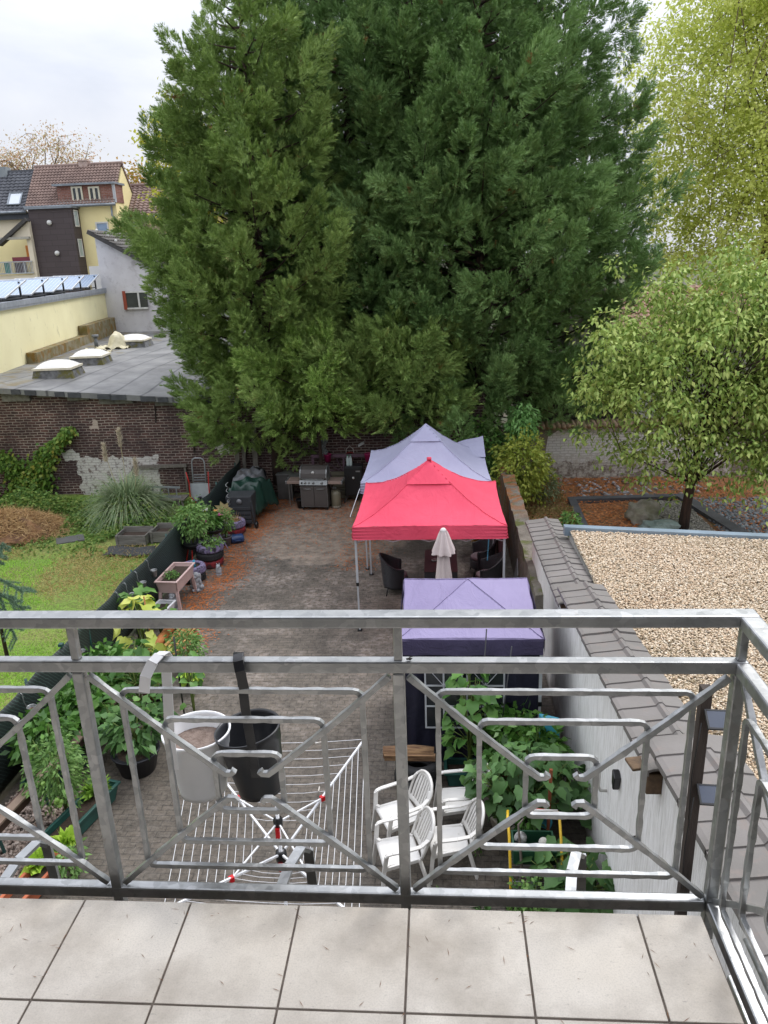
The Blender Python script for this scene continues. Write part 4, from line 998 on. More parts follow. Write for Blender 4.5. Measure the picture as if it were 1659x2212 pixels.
co_, to_ = broadleaf(12, [(0, 0, 10.4, 1.8, 1.4, 1.5), (2.5, 0, 9.8, 1.9, 1.4, 1.1)], [(0, 0, 0), (0, 0, 6), (.2, 0, 9)], [.3, .2, .1], 1800, .26, leafmat('orange_leaf', ['#b08a4c', '#c49a4a', '#8f8f4a', '#a3703c'], .7, .3, .4), 33, .3, 20, bark=BK2, wratio=.7)
q = gy(285, 400, 60)
put_tree('distant_tree', 'small orange leaved tree above the roofs just left of the conifers', 'tree', (q[0], 60, q[2]-10.2), co_, to_, None, BK2)

# ------------------------------------------------------------------ plants
def stemleaf(name, label, cat, loc, H, Rr, n, L, m, wr=.6, seed=0, shape='bush', hang=.3, stems=6, group=None, scm=None, lean=(0, 0), clump=True, parent=None):
    """bushy potted or bed plant: stems + real leaves"""
    global rng
    g = np.random.default_rng(seed+100); sv = rng; rng = g
    t = thing(name, label, cat, loc, 0, group) if parent is None else parent
    st = MB(); tips = []
    for i in range(stems):
        a = i*2.4+g.random(); r_ = Rr*g.uniform(.2, .85) if shape != 'vine' else Rr*.35
        e = np.array([math.cos(a)*r_+lean[0], math.sin(a)*r_+lean[1], H*g.uniform(.65, 1.0)])
        mid = e*np.array([.35, .35, .5])
        st.tube([(0, 0, 0), tuple(mid), tuple(e)], [.012, .009, .005], 4)
        for q in range(5): f = g.uniform(.25, 1); tips.append(mid*2*f*(1-f)+e*f*f if f < 1 else e)
    tips = np.array(tips)
    if shape == 'bush':
        d = unit(g.normal(size=(n, 3))); rr = g.uniform(.3, 1, n)[:, None]**.6
        lump = 1+.30*np.sin(5*d[:, :1]+3*d[:, 2:]+seed)*np.cos(6*d[:, 1:2]+seed*2)+.12*np.sin(13*d[:, :1]+seed)
        P = np.array([lean[0]*.7, lean[1]*.7, H*.58])+d*np.array([Rr, Rr, H*.45])*rr*lump
        D = unit(d*np.array([1, 1, .4])+g.normal(size=(n, 3))*.35+np.array([0, 0, -hang]))
    elif shape == 'vine':
        zz = g.random(n)**.9; a = g.uniform(0, 6.28, n)
        rad_ = Rr*(.35+.65*np.sin(zz*2.6+.35))*g.uniform(.4, 1, n)
        P = np.stack([np.cos(a)*rad_+lean[0]*zz, np.sin(a)*rad_+lean[1]*zz, H*zz], 1)
        D = unit(np.stack([np.cos(a), np.sin(a), -hang*np.ones(n)+g.normal(size=n)*.4], 1)+g.normal(size=(n, 3))*.3)
    else:   # 'rosette'
        a = g.uniform(0, 6.28, n); el = g.uniform(.2, 1.4, n)
        P = np.stack([np.cos(a)*.03, np.sin(a)*.03, np.full(n, .02)], 1)
        D = np.stack([np.cos(a)*np.cos(el), np.sin(a)*np.cos(el), np.sin(el)], 1)
    V, F = leaves(P, D, L*g.uniform(.7, 1.25, n), L*wr*g.uniform(.8, 1.2, n), fold=.14, droop=.15)
    npobj('foliage', np_mesh('foliage', V, [(F, 0)], [m]), t)
    if scm is None: scm = mat('green_stem', '#6d7f3a', '#56652e', 5, .7)
    if stems: st.build('stem', scm, t, world=False)
    rng = sv
    return t
def lobed(P, D, S, k=5):
    """big lobed leaf outlines (vine, fig): fan polygons of 11 points, gently cupped"""
    n = len(P); D = unit(D); N = unit(np.cross(D, rng.normal(size=(n, 3))*.35+np.array([0, 0, 1.0]))); U = np.cross(N, D)  # N is sideways, U up
    pr = [(0, 0), (.16, .32), (.42, .62), (.36, .30), (.80, .52), (.66, .22), (1.12, 0), (.66, -.22), (.80, -.52), (.36, -.30), (.42, -.62), (.16, -.32)]
    pr = [(0.0, 0.0), (-.10, .26), (.12, .50), (.36, .44), (.64, .46), (.74, .26), (1.02, 0), (.74, -.26), (.64, -.46), (.36, -.44), (.12, -.50), (-.10, -.26)]
    S = np.asarray(S)[:, None]
    V = np.stack([P+D*S*a+N*S*b+U*S*(.34*abs(b)-.30*a*a) for a, b in pr], 1).reshape(-1, 3)
    c = P+D*S*.42; V = np.concatenate([V, c]); m_ = len(pr)
    F = np.concatenate([np.stack([np.arange(n)*m_+i, np.arange(n)*m_+(i+1) % m_, n*m_+np.arange(n)], 1) for i in range(m_)])
    return V, F
def bigleaf(name, label, cat, loc, H, Rr, n, S, m, seed=0, lean=(0, 0), stems=5, group=None, shape='bush', spread=1.0):
    global rng
    g = np.random.default_rng(seed+500); sv = rng; rng = g; n = int(n*1.5); S = S*.82
    t = thing(name, label, cat, loc, 0, group)
    if shape == 'vine':
        zz = g.random(n)**.85; a = g.uniform(0, 6.28, n); r_ = Rr*(.45+.6*np.sin(zz*2.7+.3))*g.uniform(.5, 1, n)
        P = np.stack([np.cos(a)*r_+lean[0]*zz, np.sin(a)*r_+lean[1]*zz, H*zz+.04], 1)
    else:
        a = g.uniform(0, 6.28, n); r_ = Rr*g.random(n)**.6; zz = g.random(n)**.6
        P = np.stack([np.cos(a)*r_+lean[0], np.sin(a)*r_*spread+lean[1], H*(.25+.75*zz)*(1-.25*(r_/Rr)**2)], 1)
    D = np.stack([np.cos(a), np.sin(a), g.uniform(-.7, .15, n)], 1)+g.normal(size=(n, 3))*.25
    V, F = lobed(P, D, S*g.uniform(.6, 1.25, n))
    npobj('foliage', np_mesh('foliage', V, [(F, 0)], [m], smooth=False), t)
    st = MB()
    for i in range(n):
        if i % 2: continue
        p = P[i]; b = np.array([lean[0]*(.8*p[2]/H), lean[1]*(.8*p[2]/H), p[2]*.72]) if shape == 'vine' else np.array([p[0]*.2, p[1]*.2, p[2]*.3])
        st.tube([tuple(b), tuple((b+p)/2+np.array([0, 0, .04])), tuple(p)], .006, 4)
    for i in range(stems):
        a_ = i*2.4; e = (math.cos(a_)*Rr*.35+lean[0], math.sin(a_)*Rr*.35+lean[1], H*.9)
        st.tube([(0, 0, 0), (e[0]*.3, e[1]*.3, H*.45), e], [.016, .012, .006], 5)
    st.build('stem', mat('green_stem', '#6d7f3a', '#56652e', 5, .7), t, world=False)
    rng = sv
    return t
# ------------------------------------------------------------------ balcony
FZ = CAM_H-1.665
def tilem():
    s = NT('balcony_tile'); v = s.coord()
    c = s.mix(s.ramp(s.noise(v, 2.0, 6, .6), [(.35, 0), (.65, 1)]), hexc('#dad3c8'), hexc('#cbc3b7'))
    c = s.mix(s.ramp(s.noise(v, 3.2, 6, .62), [(.42, 0), (.66, .75)]), c, hexc('#9a9083'))
    c = s.mix(s.ramp(s.noise(v, 230, 3, .7), [(.45, .0), (.75, .35)]), c, hexc('#8a8680'))
    c = s.mix(s.ramp(s.noise(v, 30, 5, .7, stretch=(1, 3, 1)), [(.63, 0), (.70, .45)]), c, hexc('#6e6963'))
    s.bump(s.noise(v, 300, 3), .12, .002); return s.out(c, s.ramp(s.noise(v, 4, 4), [(.3, .42), (.7, .62)]))
TM = tilem()
fl = MB(); x_first = -.9947; yj = 1.3068; ye = 1.6073; gap = .0028
xl = x_first
cols = [x_first+.3*k for k in range(-4, 6)]+[.672]
rows = [ye, yj, yj-.3, yj-.6, yj-.9, yj-1.2]
for i in range(len(cols)-1):
    for j in range(len(rows)-1):
        a, b = cols[i]+gap, cols[i+1]-gap; y1_, y0_ = rows[j]-(gap if j else 0), rows[j+1]+gap
        fl.b2((a, y0_, FZ-.012), (b, y1_, FZ+rnd.uniform(-.0006, .0006)))
tag(fl.build('balcony_floor', TM, None, bevel=.0015), kind='structure')
tag(MB().b2((-2.3, -.30, FZ-.19), (.672, ye-.004, FZ-.0035)).build('balcony_slab', mat('joint_grout', '#6b625a', '#544b44', 30, .95, bump=.5, bscale=150, bdist=.003)), kind='structure')
hw = thing('house_wall', 'dark toned unseen wall of the house behind the balcony', 'wall', (0, -.3, 0))
MB().b2((-6.5, -1.0, 0), (-.75, -.3, 9.6)).b2((.35, -1.0, 0), (2.2, -.3, 9.6)).b2((-.75, -1.0, 0), (.35, -.3, FZ-.2)).b2((-.75, -1.0, FZ+2.1), (.35, -.3, 9.6)).build('wall', mat('house_render', '#574f48', '#4c453f', 1, .9), hw)  # out of view; its shade is put in as dark colour, darkening the railing fronts
tag(MB().b2((-3.2, -1.0, 7.95), (1.3, .45, 8.12)).build('upper_balcony_slab', mat('raw_concrete', '#8f8d89', '#7d7b77', 2, .9)), kind='structure')
MB().b2((-.75, -.9, FZ-.2), (.35, -.8, FZ+2.1)).build('door_glass', mat('door_pane', '#50555a', None, 1, .1), hw)

def galvm():
    s = NT('galvanised_steel'); v = s.coord()
    vo = s.n('TexVoronoi'); vo.inputs['Scale'].default_value = 42; nv = s.n('VectorMath', operation='ADD')
    ns = s.n('TexNoise'); ns.inputs['Scale'].default_value = 30; s.l(v, ns.inputs['Vector'])
    sc = s.n('VectorMath', operation='SCALE'); sc.inputs['Scale'].default_value = .03; s.l(ns.outputs['Color'], sc.inputs[0]); s.l(v, nv.inputs[0]); s.l(sc.outputs[0], nv.inputs[1])
    s.l(nv.outputs[0], vo.inputs['Vector'])
    h = s.n('SeparateColor'); s.l(vo.outputs['Color'], h.inputs[0])
    c = s.ramp(h.outputs[0], [(0, hexc('#a2a4a5')), (.5, hexc('#adafaf')), (1, hexc('#bbbcbd'))])
    c = s.mix(s.ramp(s.noise(v, 6, 5, .6), [(.35, .45), (.65, 0)]), c, hexc('#85888a'))
    c = s.mix(s.ramp(s.noise(v, 3.1, 6, .7), [(.66, 0), (.74, .55)]), c, hexc('#7a6350'))
    c = s.mix(s.ramp(s.noise(v, 60, 5, .75), [(.60, 0), (.75, .35)]), c, hexc('#6b6d70'))
    rgh = s.ramp(h.outputs[1], [(0, .34), (1, .55)])
    s.bump(s.noise(v, 70, 4), .10, .003)
    return s.out(c, rgh, .88, .5)
GV = galvm()
RY = 1.68
rail = thing('balcony_railing', 'galvanised steel balcony railing with nested square ornaments and hooked diagonals', 'railing', (-.1, RY, FZ))
XL, XC = -2.25, .718
mb = MB(); mb.b2((XL, RY-.022, 6.144), (XC+.025, RY+.023, 6.176)).b2((XC-.022, -.28, 6.1441), (XC+.025, RY-.0225, 6.1758))
mb.build('handrail', GV, rail, bevel=.005)
mb = MB(); mb.b2((XL, RY-.015, 6.016), (XC+.016, RY+.016, 6.050)).b2((XC-.016, -.28, 6.0162), (XC+.018, RY-.0155, 6.0498))
mb.build('upper_rail', GV, rail, bevel=.005)
mb = MB(); mb.b2((XL, RY-.015, 5.285), (XC-.0165, RY+.016, 5.322)).b2((XC-.016, -.28, 5.2852), (XC+.018, RY-.0155, 5.3218))
mb.build('lower_rail', GV, rail, bevel=.005)
PX = [-.932-.825, -.932, -.107]
def post(x, y):
    MB().b2((x-.0148, y-.0145, 5.19), (x+.0148, y+.0145, 6.0158)).build('post', GV, rail, bevel=.004)
    MB().b2((x-.0105, y-.0105, 6.0502), (x+.0105, y+.0105, 6.1438)).build('spacer', GV, rail, bevel=.003)
for x in PX: post(x, RY)
MB().b2((XC-.0155, RY-.0148, 5.19), (XC+.0155, RY+.0148, 6.0158)).build('post', GV, rail, bevel=.004)
MB().b2((XC-.0105, RY-.0105, 6.0502), (XC+.0105, RY+.0105, 6.1438)).build('spacer', GV, rail, bevel=.003)
for y in (RY-.825, RY-1.65): post(XC, y)
def hammered(path, r_, up):
    """square bar with a hammered, slightly waving section"""
    P = [Vector(p) for p in path]; out = []
    for a, b in zip(P[:-1], P[1:]):
        n = max(1, int((b-a).length/.022))
        out += [a+(b-a)*(i/n) for i in range(n)]
    out.append(P[-1]); rs = [r_*(1+.09*math.sin(i*1.9)+rnd.uniform(-.06, .06)) for i in range(len(out))]
    return out, rs
def panel(T, hw_, hh):
    """T maps (s, z) in panel plane + depth offset to world"""
    def bar(path, r_, nm, dep=0):
        pts, rs = hammered([T(s, z, dep) for s, z in path], r_, 1)
        m_ = MB(); m_.tube(pts, rs, square=True, smooth=False, up=T(0, 0, 1)-T(0, 0, 0)); return m_.build(nm, GV, rail, bevel=.0012)
    for (w, h) in ((.316, .284), (.211, .197), (.090, .092)):
        c = .022; path = []
        for (sx, sz, a0) in ((1, 1, 0), (-1, 1, 90), (-1, -1, 180), (1, -1, 270)):
            for k in range(4): a = R(a0+k*30); path.append((sx*(w-c)+c*math.cos(a), sz*(h-c)+c*math.sin(a)))
        path.append(path[0]); bar(path, .0068, 'ornament_square', .010)
    for sx in (1, -1):
        for sz in (1, -1):
            p = [(sx*(hw_-.004), sz*(hh-.002)), (sx*.26, sz*.215), (sx*.15, sz*.118), (sx*.085, sz*.062), (sx*.058, sz*.040), (sx*.042, sz*.040), (sx*.034, sz*.050)]
            bar(p, .0078, 'ornament_diagonal', -.004)
ZC = 5.668
for x in (-.932-.4125, -.5195, .3055): panel(lambda s, z, d, x=x: Vector((x+s, RY+d, ZC+z)), .3925, .338)
for y in (RY-.4125, RY-1.2375): panel(lambda s, z, d, y=y: Vector((XC-d, y+s, ZC+z)), .3925, .338)
# curved flat brackets carrying the railing outside the slab
def bracket(x, dy=0):
    m_ = MB(); pts = [(x-.05, RY+.025, 5.26), (x-.03, RY+.12, 5.285), (x-.005, RY+.19, 5.29), (x+.012, RY+.205, 5.27), (x+.018, RY+.205, 5.10)]
    for a, b in zip(pts[:-1], pts[1:]): m_.bar(a, b, .03, .012)
    m_.build('bracket', GV, rail)
for x in (-1.27, -.43, .40): bracket(x)
# rod below the side rail
MB().tube([(XC+.10, -.25, 5.20), (XC+.10, 1.66, 5.20)], .008).build('edge_rod', GV, rail)
MB().b2((XC+.045, -.28, 5.08), (XC+.075, 1.62, 5.12)).build('edge_channel', GV, rail, bevel=.003)

# ---- hanging buckets
def bucket(nm, lab, x, y, zr, r_, h, m, soil, strap_x, gap_front, lean, ry=0):
    t = thing(nm, lab, 'bucket', (x, y, zr-h), 0, 'buckets hung on the railing')
    t.rotation_euler = (0, ry, 0)
    b = MB(); rb = r_*.74
    b.lathe([(rb*.96, .004), (rb, 0), (rb, .012), (rb+(r_-rb)*.42, h*.42), (rb+(r_-rb)*.42+.002, h*.46), (rb+(r_-rb)*.76, h*.74), (rb+(r_-rb)*.76+.0025, h*.77), (r_, h-.006), (r_+.004, h-.003), (r_+.004, h+.003), (r_-.001, h+.003), (r_-.003, h-.006), (rb-.003, .006), (.001, .006)], n=40)
    b.lathe([(.001, .001), (rb, .001)], n=40)
    b.build('body', m, t, world=False)
    if soil: MB().lathe([(.001, h*.78), (r_*.90, h*.775)], n=24).build('soil', mat('dry_soil', '#8a7a70', '#6d5d54', 60, .95, bump=.6, bscale=200), t, world=False)
    return t
WP = mat('white_enamel', '#f0f0f1', '#e4e5e7', 3, .4, bump=.03, bscale=60)
DP = mat('anthracite_enamel', '#2b2c30', '#232427', 3, .28, bump=.03, bscale=60)
t = bucket('bucket', 'white metal bucket with a flat hook strap hung outside the railing', -.720, 1.878, 5.70, .096, .20, WP, True, 0, 0, 0)
def strap(pts, w, th, m, par):
    s_ = MB(); pts = [Vector(p) for p in pts]
    for a, b in zip(pts[:-1], pts[1:]):
        d = (b-a).normalized(); X_ = Vector((1, 0, 0)); X_ = (X_-d*X_.dot(d)).normalized()*w/2; n_ = d.cross(X_).normalized()*th/2; a2, b2_ = a-d*.0015, b+d*.0015
        s_.add([a2-X_-n_, a2+X_-n_, a2+X_+n_, a2-X_+n_, b2_-X_-n_, b2_+X_-n_, b2_+X_+n_, b2_-X_+n_], [(3, 2, 1, 0), (4, 5, 6, 7), (0, 1, 5, 4), (1, 2, 6, 5), (2, 3, 7, 6), (3, 0, 4, 7)])
    return s_.build('hook_strap', m, par, bevel=.001)
# strap: short front lip, over the rail, down the back to the rim
strap([(-.752, 1.643, 5.975), (-.742, 1.643, 6.02), (-.722, 1.652, 6.056), (-.712, 1.672, 6.064), (-.708, 1.70, 6.058), (-.715, 1.73, 6.03), (-.735, 1.76, 5.966), (-.757, 1.772, 5.75), (-.762, 1.778, 5.64)], .028, .003, WP, t)
t = bucket('bucket', 'dark anthracite bucket hung on the railing by a dark flat hook strap', -.540, 1.872, 5.715, .093, .205, DP, False, 0, 0, 0, ry=R(-7))
strap2 = [(-.494, 1.645, 5.985), (-.500, 1.645, 6.035), (-.505, 1.655, 6.057), (-.510, 1.68, 6.064), (-.515, 1.703, 6.054), (-.520, 1.72, 6.0), (-.527, 1.745, 5.866), (-.526, 1.768, 5.70), (-.526, 1.774, 5.62)]
ob = strap(strap2, .026, .003, DP, None); ob.parent = t; ob.matrix_parent_inverse = (Matrix.Translation(t.location) @ Matrix.Rotation(R(-7), 4, 'Y')).inverted()
# fly on the middle rail
fx = gy(885, 1418, RY-.0)
mb = MB(); mb.ball((fx[0], RY-.008, 6.055), .004, 8, sc=(1.5, 1, .8)); mb.ball((fx[0]-.006, RY-.009, 6.055), .0028, 8)
for s_ in (-1, 1): mb.box((fx[0]+.003, RY-.008+s_*.003, 6.0585), (.009, .003, .0004), rz=s_*.3)
tag(mb.build('fly', mat('fly_black', '#2a2621', None, 3, .5)), 'small dark fly sitting on the middle rail', 'fly')

# twigs, needles and grit blown onto the tiles
n = 150; x = rng.uniform(-1.9, .66, n); y = ye-np.abs(rng.normal(size=n))*.16-.01; y[:40] = rng.uniform(.2, 1.55, 40)
jx = np.round((x-x_first)/.3)*.3+x_first; k = rng.random(n) < .35; x = np.where(k, jx+rng.normal(size=n)*.002, x)
a = rng.uniform(0, 6.28, n); D = np.stack([np.cos(a), np.sin(a), rng.normal(size=n)*.05], 1)
V, F = leaves(np.stack([x, y, np.full(n, FZ+.0015)], 1), D, rng.uniform(.006, .030, n), .0016, roll=np.tile([[0, .1, 1.0]], (n, 1)))
tag(npobj('balcony_debris', np_mesh('balcony_debris', V, [(F, 0)], [leafmat('dry_twig', ['#5a3a28', '#8a6040', '#4a4038'], .9, 0, 5)])), 'dry needles and grit scattered over the balcony tiles near the railing', 'debris', kind='stuff')
# ------------------------------------------------------------------ tents
def tentm(name, c1, c2, rough=.75):
    s = NT(name); v = s.coord()
    c = s.mix(s.ramp(s.noise(v, .8, 5), [(.35, 0), (.65, 1)]), hexc(c1), hexc(c2))
    c = s.mix(s.ramp(s.noise(v, 3.5, 6, .7), [(.72, 0), (.78, .5)]), c, hexc('#777488') if 'lav' in name else hexc(c2))
    s.bump(s.noise(v, 4, 5, .6, .8, stretch=(1, .45, 1)), .6, .05); s.out(c, rough, 0, .3)
    tr = s.n('BsdfTranslucent'); s.l(c, tr.inputs[0]); ms = s.n('MixShader'); ms.inputs[0].default_value = .15
    s.l(s.b.outputs[0], ms.inputs[1]); s.l(tr.outputs[0], ms.inputs[2]); s.l(ms.outputs[0], s.t.nodes['Material Output'].inputs[0]); return s.m
LEGM = mat('white_tent_leg', '#c9ccd0', '#b4b7bb', 3, .35, .2); BLK = mat('black_plastic', '#1c1d1f', '#141517', 4, .35)
def canopy(par, x0, x1, y0, y1, ze, zp, p, m, val, cap=True, n=44, sag=.05, wr=.018, apex=(.5, .5)):
    def f(u, v):
        a = (u-apex[0])/(apex[0] if u < apex[0] else 1-apex[0]); b = (v-apex[1])/(apex[1] if v < apex[1] else 1-apex[1])
        q = max(abs(a), abs(b)); r_ = 1-q; o = min(abs(a), abs(b))/max(q, 1e-5)
        z = ze+(zp-ze)*(r_**p)-sag*math.sin(math.pi*min(r_, 1))*(1-o**2)*.9
        ins = .03*(1-o**2)*(q**6)
        sx = -ins*(1 if a > 0 else -1) if abs(a) > abs(b) else 0; sy = -ins*(1 if b > 0 else -1) if abs(b) > abs(a) else 0
        return (x0+(x1-x0)*u+sx, y0+(y1-y0)*v+sy, z+wr*math.sin(14*a+3*b)*math.sin(9*b)*r_+.5*wr*math.sin(31*a-11*b)*math.sin(17*a+5*b)*(1-r_))
    top = MB(); top.grid(f, n, n); t_ = top.build('canopy', m, par)
    for cu, cv in ((0, 0), (1, 0), (0, 1), (1, 1)):
        sm = MB(); sm.tube([Vector(f(cu+(apex[0]-cu)*k/14, cv+(apex[1]-cv)*k/14))+Vector((0, 0, .004)) for k in range(15)], .009, 5, sx=.5); sm.build('seam', m, t_)
    vm = MB()
    def side(P, Q, out):
        def g(u, w):
            x = P[0]+(Q[0]-P[0])*u; y = P[1]+(Q[1]-P[1])*u; ins = .03*(1-(2*u-1)**2)
            k = math.exp(-u*9)+math.exp(-(1-u)*9)
            wv = (.014*k*math.sin(w*26)+.006*math.sin(u*23)*w+.02*w)
            return (x-out[0]*(ins-wv), y-out[1]*(ins-wv), ze-val*w-.02*math.sin(math.pi*u)*w)
        vm.grid(g, 40, 12)
    e = .0
    side((x0, y0), (x1, y0), (0, -1)); side((x0, y1), (x1, y1), (0, 1)); side((x0, y0), (x0, y1), (-1, 0)); side((x1, y0), (x1, y1), (1, 0))
    vm.build('valance', m, par)
    return t_
def leg(par, x, y, top, m=LEGM, knee=.0, foot=True, tx=None, ty=None):
    a = MB(); a.bar((x, y, .02), (tx or x, ty or y, top), .032); a.bar((x, y, 1.02), ((tx or x), (ty or y), top), .041)
    o = a.build('leg', m, par)
    MB().box((x, y, .012), (.09, .09, .02)).box((x, y, 1.0), (.052, .052, .07)).box((tx or x, ty or y, top-.05), (.055, .055, .08)).build('leg_joint', BLK, o)
    return o
RT = thing('red_pop_up_tent', 'red canopy pop up tent with a peaked roof and white legs', 'tent', (-.2, 14.9, 0))
RM = tentm('red_canvas', '#e4556d', '#da4a63')
canopy(RT, -1.64, 1.24, 13.42, 16.35, 2.20, 3.10, 1.55, RM, .25)
cz = MB()
def capf(u, v):
    a = (u-.5)*2; b = (v-.5)*2; q = max(abs(a), abs(b))*.31; r_ = 1-q; return (-.2+a*.31*1.44, 14.885+b*.31*1.465, 2.20+.90*r_**1.55+.014)
cz.grid(capf, 12, 12); cz.tube([(-.2, 14.885, 3.09), (-.2, 14.885, 3.14)], .05, 10); cz.build('peak_patch', RM, RT)
for x, y in ((-1.60, 13.50), (1.20, 13.50), (-1.60, 16.28), (1.20, 16.28)): leg(RT, x, y, 2.14)
tr_ = MB()
for y in (13.52, 16.26):
    for k in range(4):
        xa, xb = -1.58+k*.69, -1.58+(k+1)*.69; tr_.bar((xa, y, 1.86), (xb, y, 2.06), .018); tr_.bar((xa, y, 2.06), (xb, y, 1.86), .018)
tr_.build('scissor_truss', LEGM, RT)
LT = thing('lavender_pop_up_tent', 'pale lavender pop up tent directly behind the red one, peak rising above it', 'tent', (-.35, 18, 0))
LM = tentm('lavender_canvas', '#acacc4', '#9e9eb8')
canopy(LT, -1.78, 1.16, 16.5, 19.5, 2.16, 3.16, 1.5, LM, .25)
cz = MB()
def capf(u, v):
    a = (u-.5)*2; b = (v-.5)*2; q = max(abs(a), abs(b))*.25; r_ = 1-q; return (-.31+a*.25*1.47, 18.0+b*.25*1.5, 2.16+1.0*r_**1.5+.014)
cz.grid(capf, 10, 10); cz.build('peak_patch', LM, LT)
cn = MB()   # rear corner flap kinked upward at right
cn.grid(lambda u, w: (.35+u*.80, 18.5+w*1.2, 2.22+.26*u*w+.03*math.sin(u*5)), 10, 10); cn.build('lifted_corner', LM, LT)
for x, y in ((-1.72, 16.62), (1.12, 16.62), (-1.72, 19.42), (1.12, 19.42)): leg(LT, x, y, 2.1)
MB().bar((-1.80, 16.5, 2.02), (-1.98, 15.9, 1.55), .012).build('guy_strap', LEGM, LT)
# purple gazebo with dark side walls
PT = thing('purple_gazebo', 'small purple topped gazebo with dark navy window side walls', 'tent', (.4, 10.35, 0))
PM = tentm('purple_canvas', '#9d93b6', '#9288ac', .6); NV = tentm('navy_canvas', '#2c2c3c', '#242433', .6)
gx0, gx1, gy0, gy1 = -.58, 1.38, 9.36, 11.40
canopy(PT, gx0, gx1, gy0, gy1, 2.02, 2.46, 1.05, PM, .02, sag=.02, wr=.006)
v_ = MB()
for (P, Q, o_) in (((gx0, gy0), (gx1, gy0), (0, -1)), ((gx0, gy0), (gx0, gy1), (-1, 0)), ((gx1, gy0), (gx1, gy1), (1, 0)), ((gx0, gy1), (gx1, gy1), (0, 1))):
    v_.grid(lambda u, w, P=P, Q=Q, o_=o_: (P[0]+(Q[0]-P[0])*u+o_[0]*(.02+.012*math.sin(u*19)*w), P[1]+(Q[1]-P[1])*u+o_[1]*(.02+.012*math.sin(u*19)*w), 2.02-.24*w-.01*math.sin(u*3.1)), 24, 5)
v_.build('valance', tentm('shaded_purple_canvas', '#4d4763', '#443f59', .6), PT)  # darker copy of the roof purple: shade on the hanging edge put into colour
sw = MB()
def wallf(P, Q, o_, u, w):
    k = .035*math.sin(u*26)*(1-w*.3)+.02*math.sin(u*61+w*4)
    return (P[0]+(Q[0]-P[0])*u+o_[0]*k*.6, P[1]+(Q[1]-P[1])*u+o_[1]*k*.6, 1.80*(1-w)+.01)
sw.grid(lambda u, w: wallf((gx0+.04, gy0+.04), (gx1-.04, gy0+.04), (0, -1), u, w), 60, 10)
sw.grid(lambda u, w: wallf((gx0+.04, gy0+.04), (gx0+.04, gy1-.04), (-1, 0), u, w), 50, 10)
sw.grid(lambda u, w: wallf((gx1-.04, gy0+.04), (gx1-.04, gy1-.04), (1, 0), u, w), 50, 10)
sw.build('side_wall', NV, PT)
wn = MB(); fr = MB(); WF = mat('grey_window_tape', '#b9bcc2', None, 5, .6)
yF = gy0-.012
for (a, b) in ((-.23, .28), (.35, .86)):
    z0_, z1_ = .62, 1.62; wn.b2((a, yF-.004, z0_), (b, yF+.002, z1_))
    t = .012
    for x in (a, (a+b)/2, b): fr.b2((x-t, yF-.012, z0_), (x+t, yF-.006, z1_ if x != (a+b)/2 else z1_-.02))
    for z in (z0_, .97, 1.30, z1_): fr.b2((a+t if z not in (z0_, z1_) else a-t, yF-.0125, z-t), (b-t if z not in (z0_, z1_) else b+t, yF-.0065, z+t))
    for k in (-1, 0, 1):
        ang = R(90+k*38); c0 = ((a+b)/2, yF-.010, 1.30); fr.bar(c0, (c0[0]+math.cos(ang)*.30, yF-.010, 1.30+math.sin(ang)*.30), .016, .006)
wn.build('window', mat('smoky_film', '#2f3236', '#24272a', 3, .2), PT); fr.build('window_tape', WF, PT)
cl = MB(); cl.tube([(gx1+.03, gy0-.04, 1.74), (gx1+.06, gy0-.05, 1.72), (gx1+.05, gy0-.05, 1.69), (gx1+.02, gy0-.05, 1.70)], .008, 6); cl.build('ring', LEGM, PT)
for x, y in ((gx0+.02, gy0+.02), (gx1-.02, gy0+.02), (gx0+.02, gy1-.02), (gx1-.02, gy1-.02)): leg(PT, x, y, 1.98)

# closed parasol
PA = thing('closed_parasol', 'closed cream parasol standing in front of the red tent', 'parasol', (.06, 13.1, 0))
PC = mat('cream_parasol_cloth', '#d3c6c2', '#bfb0ad', 2, .85, bump=.2, bscale=12)
def fold(prof, n=48, folds=9, amp=.16):
    m_ = MB(); vs = []; fs = []
    for i, (r_, z) in enumerate(prof):
        for j in range(n):
            a = 2*math.pi*j/n; k = 1+amp*math.cos(folds*a+z*1.2)+amp*.4*math.sin(4*a+z*3); vs.append((.06+r_*k*math.cos(a), 13.1+r_*k*math.sin(a), z))
    for i in range(len(prof)-1):
        for j in range(n): a = i*n+j; b = i*n+(j+1) % n; fs.append((a, b, b+n, a+n))
    m_.add(vs, fs, 0, True); return m_
fold([(.10, .62), (.145, .75), (.155, 1.05), (.14, 1.35), (.115, 1.6), (.09, 1.86), (.07, 1.95)], amp=.13).build('folded_cloth', PC, PA)
fold([(.20, 1.80), (.185, 1.86), (.13, 2.02), (.085, 2.16), (.06, 2.22)], folds=8, amp=.2).build('top_skirt', PC, PA)
MB().lathe([(.012, .0), (.024, .0), (.024, 2.2), (.001, 2.2)], (.06, 13.1, 0), 10).build('pole', mat('aluminium_pole', '#aaa7a2', None, 4, .4, .5), PA)
MB().lathe([(.001, 2.28), (.03, 2.275), (.055, 2.25), (.058, 2.21), (.05, 2.20)], (.06, 13.1, 0), 16).build('cap', mat('pale_cap', '#e0dad6', None, 4, .5), PA)
MB().lathe([(.001, .09), (.05, .09), (.06, .06), (.24, .05), (.25, .0), (.001, .0)], (.06, 13.1, 0), 20).build('base', BLK, PA)

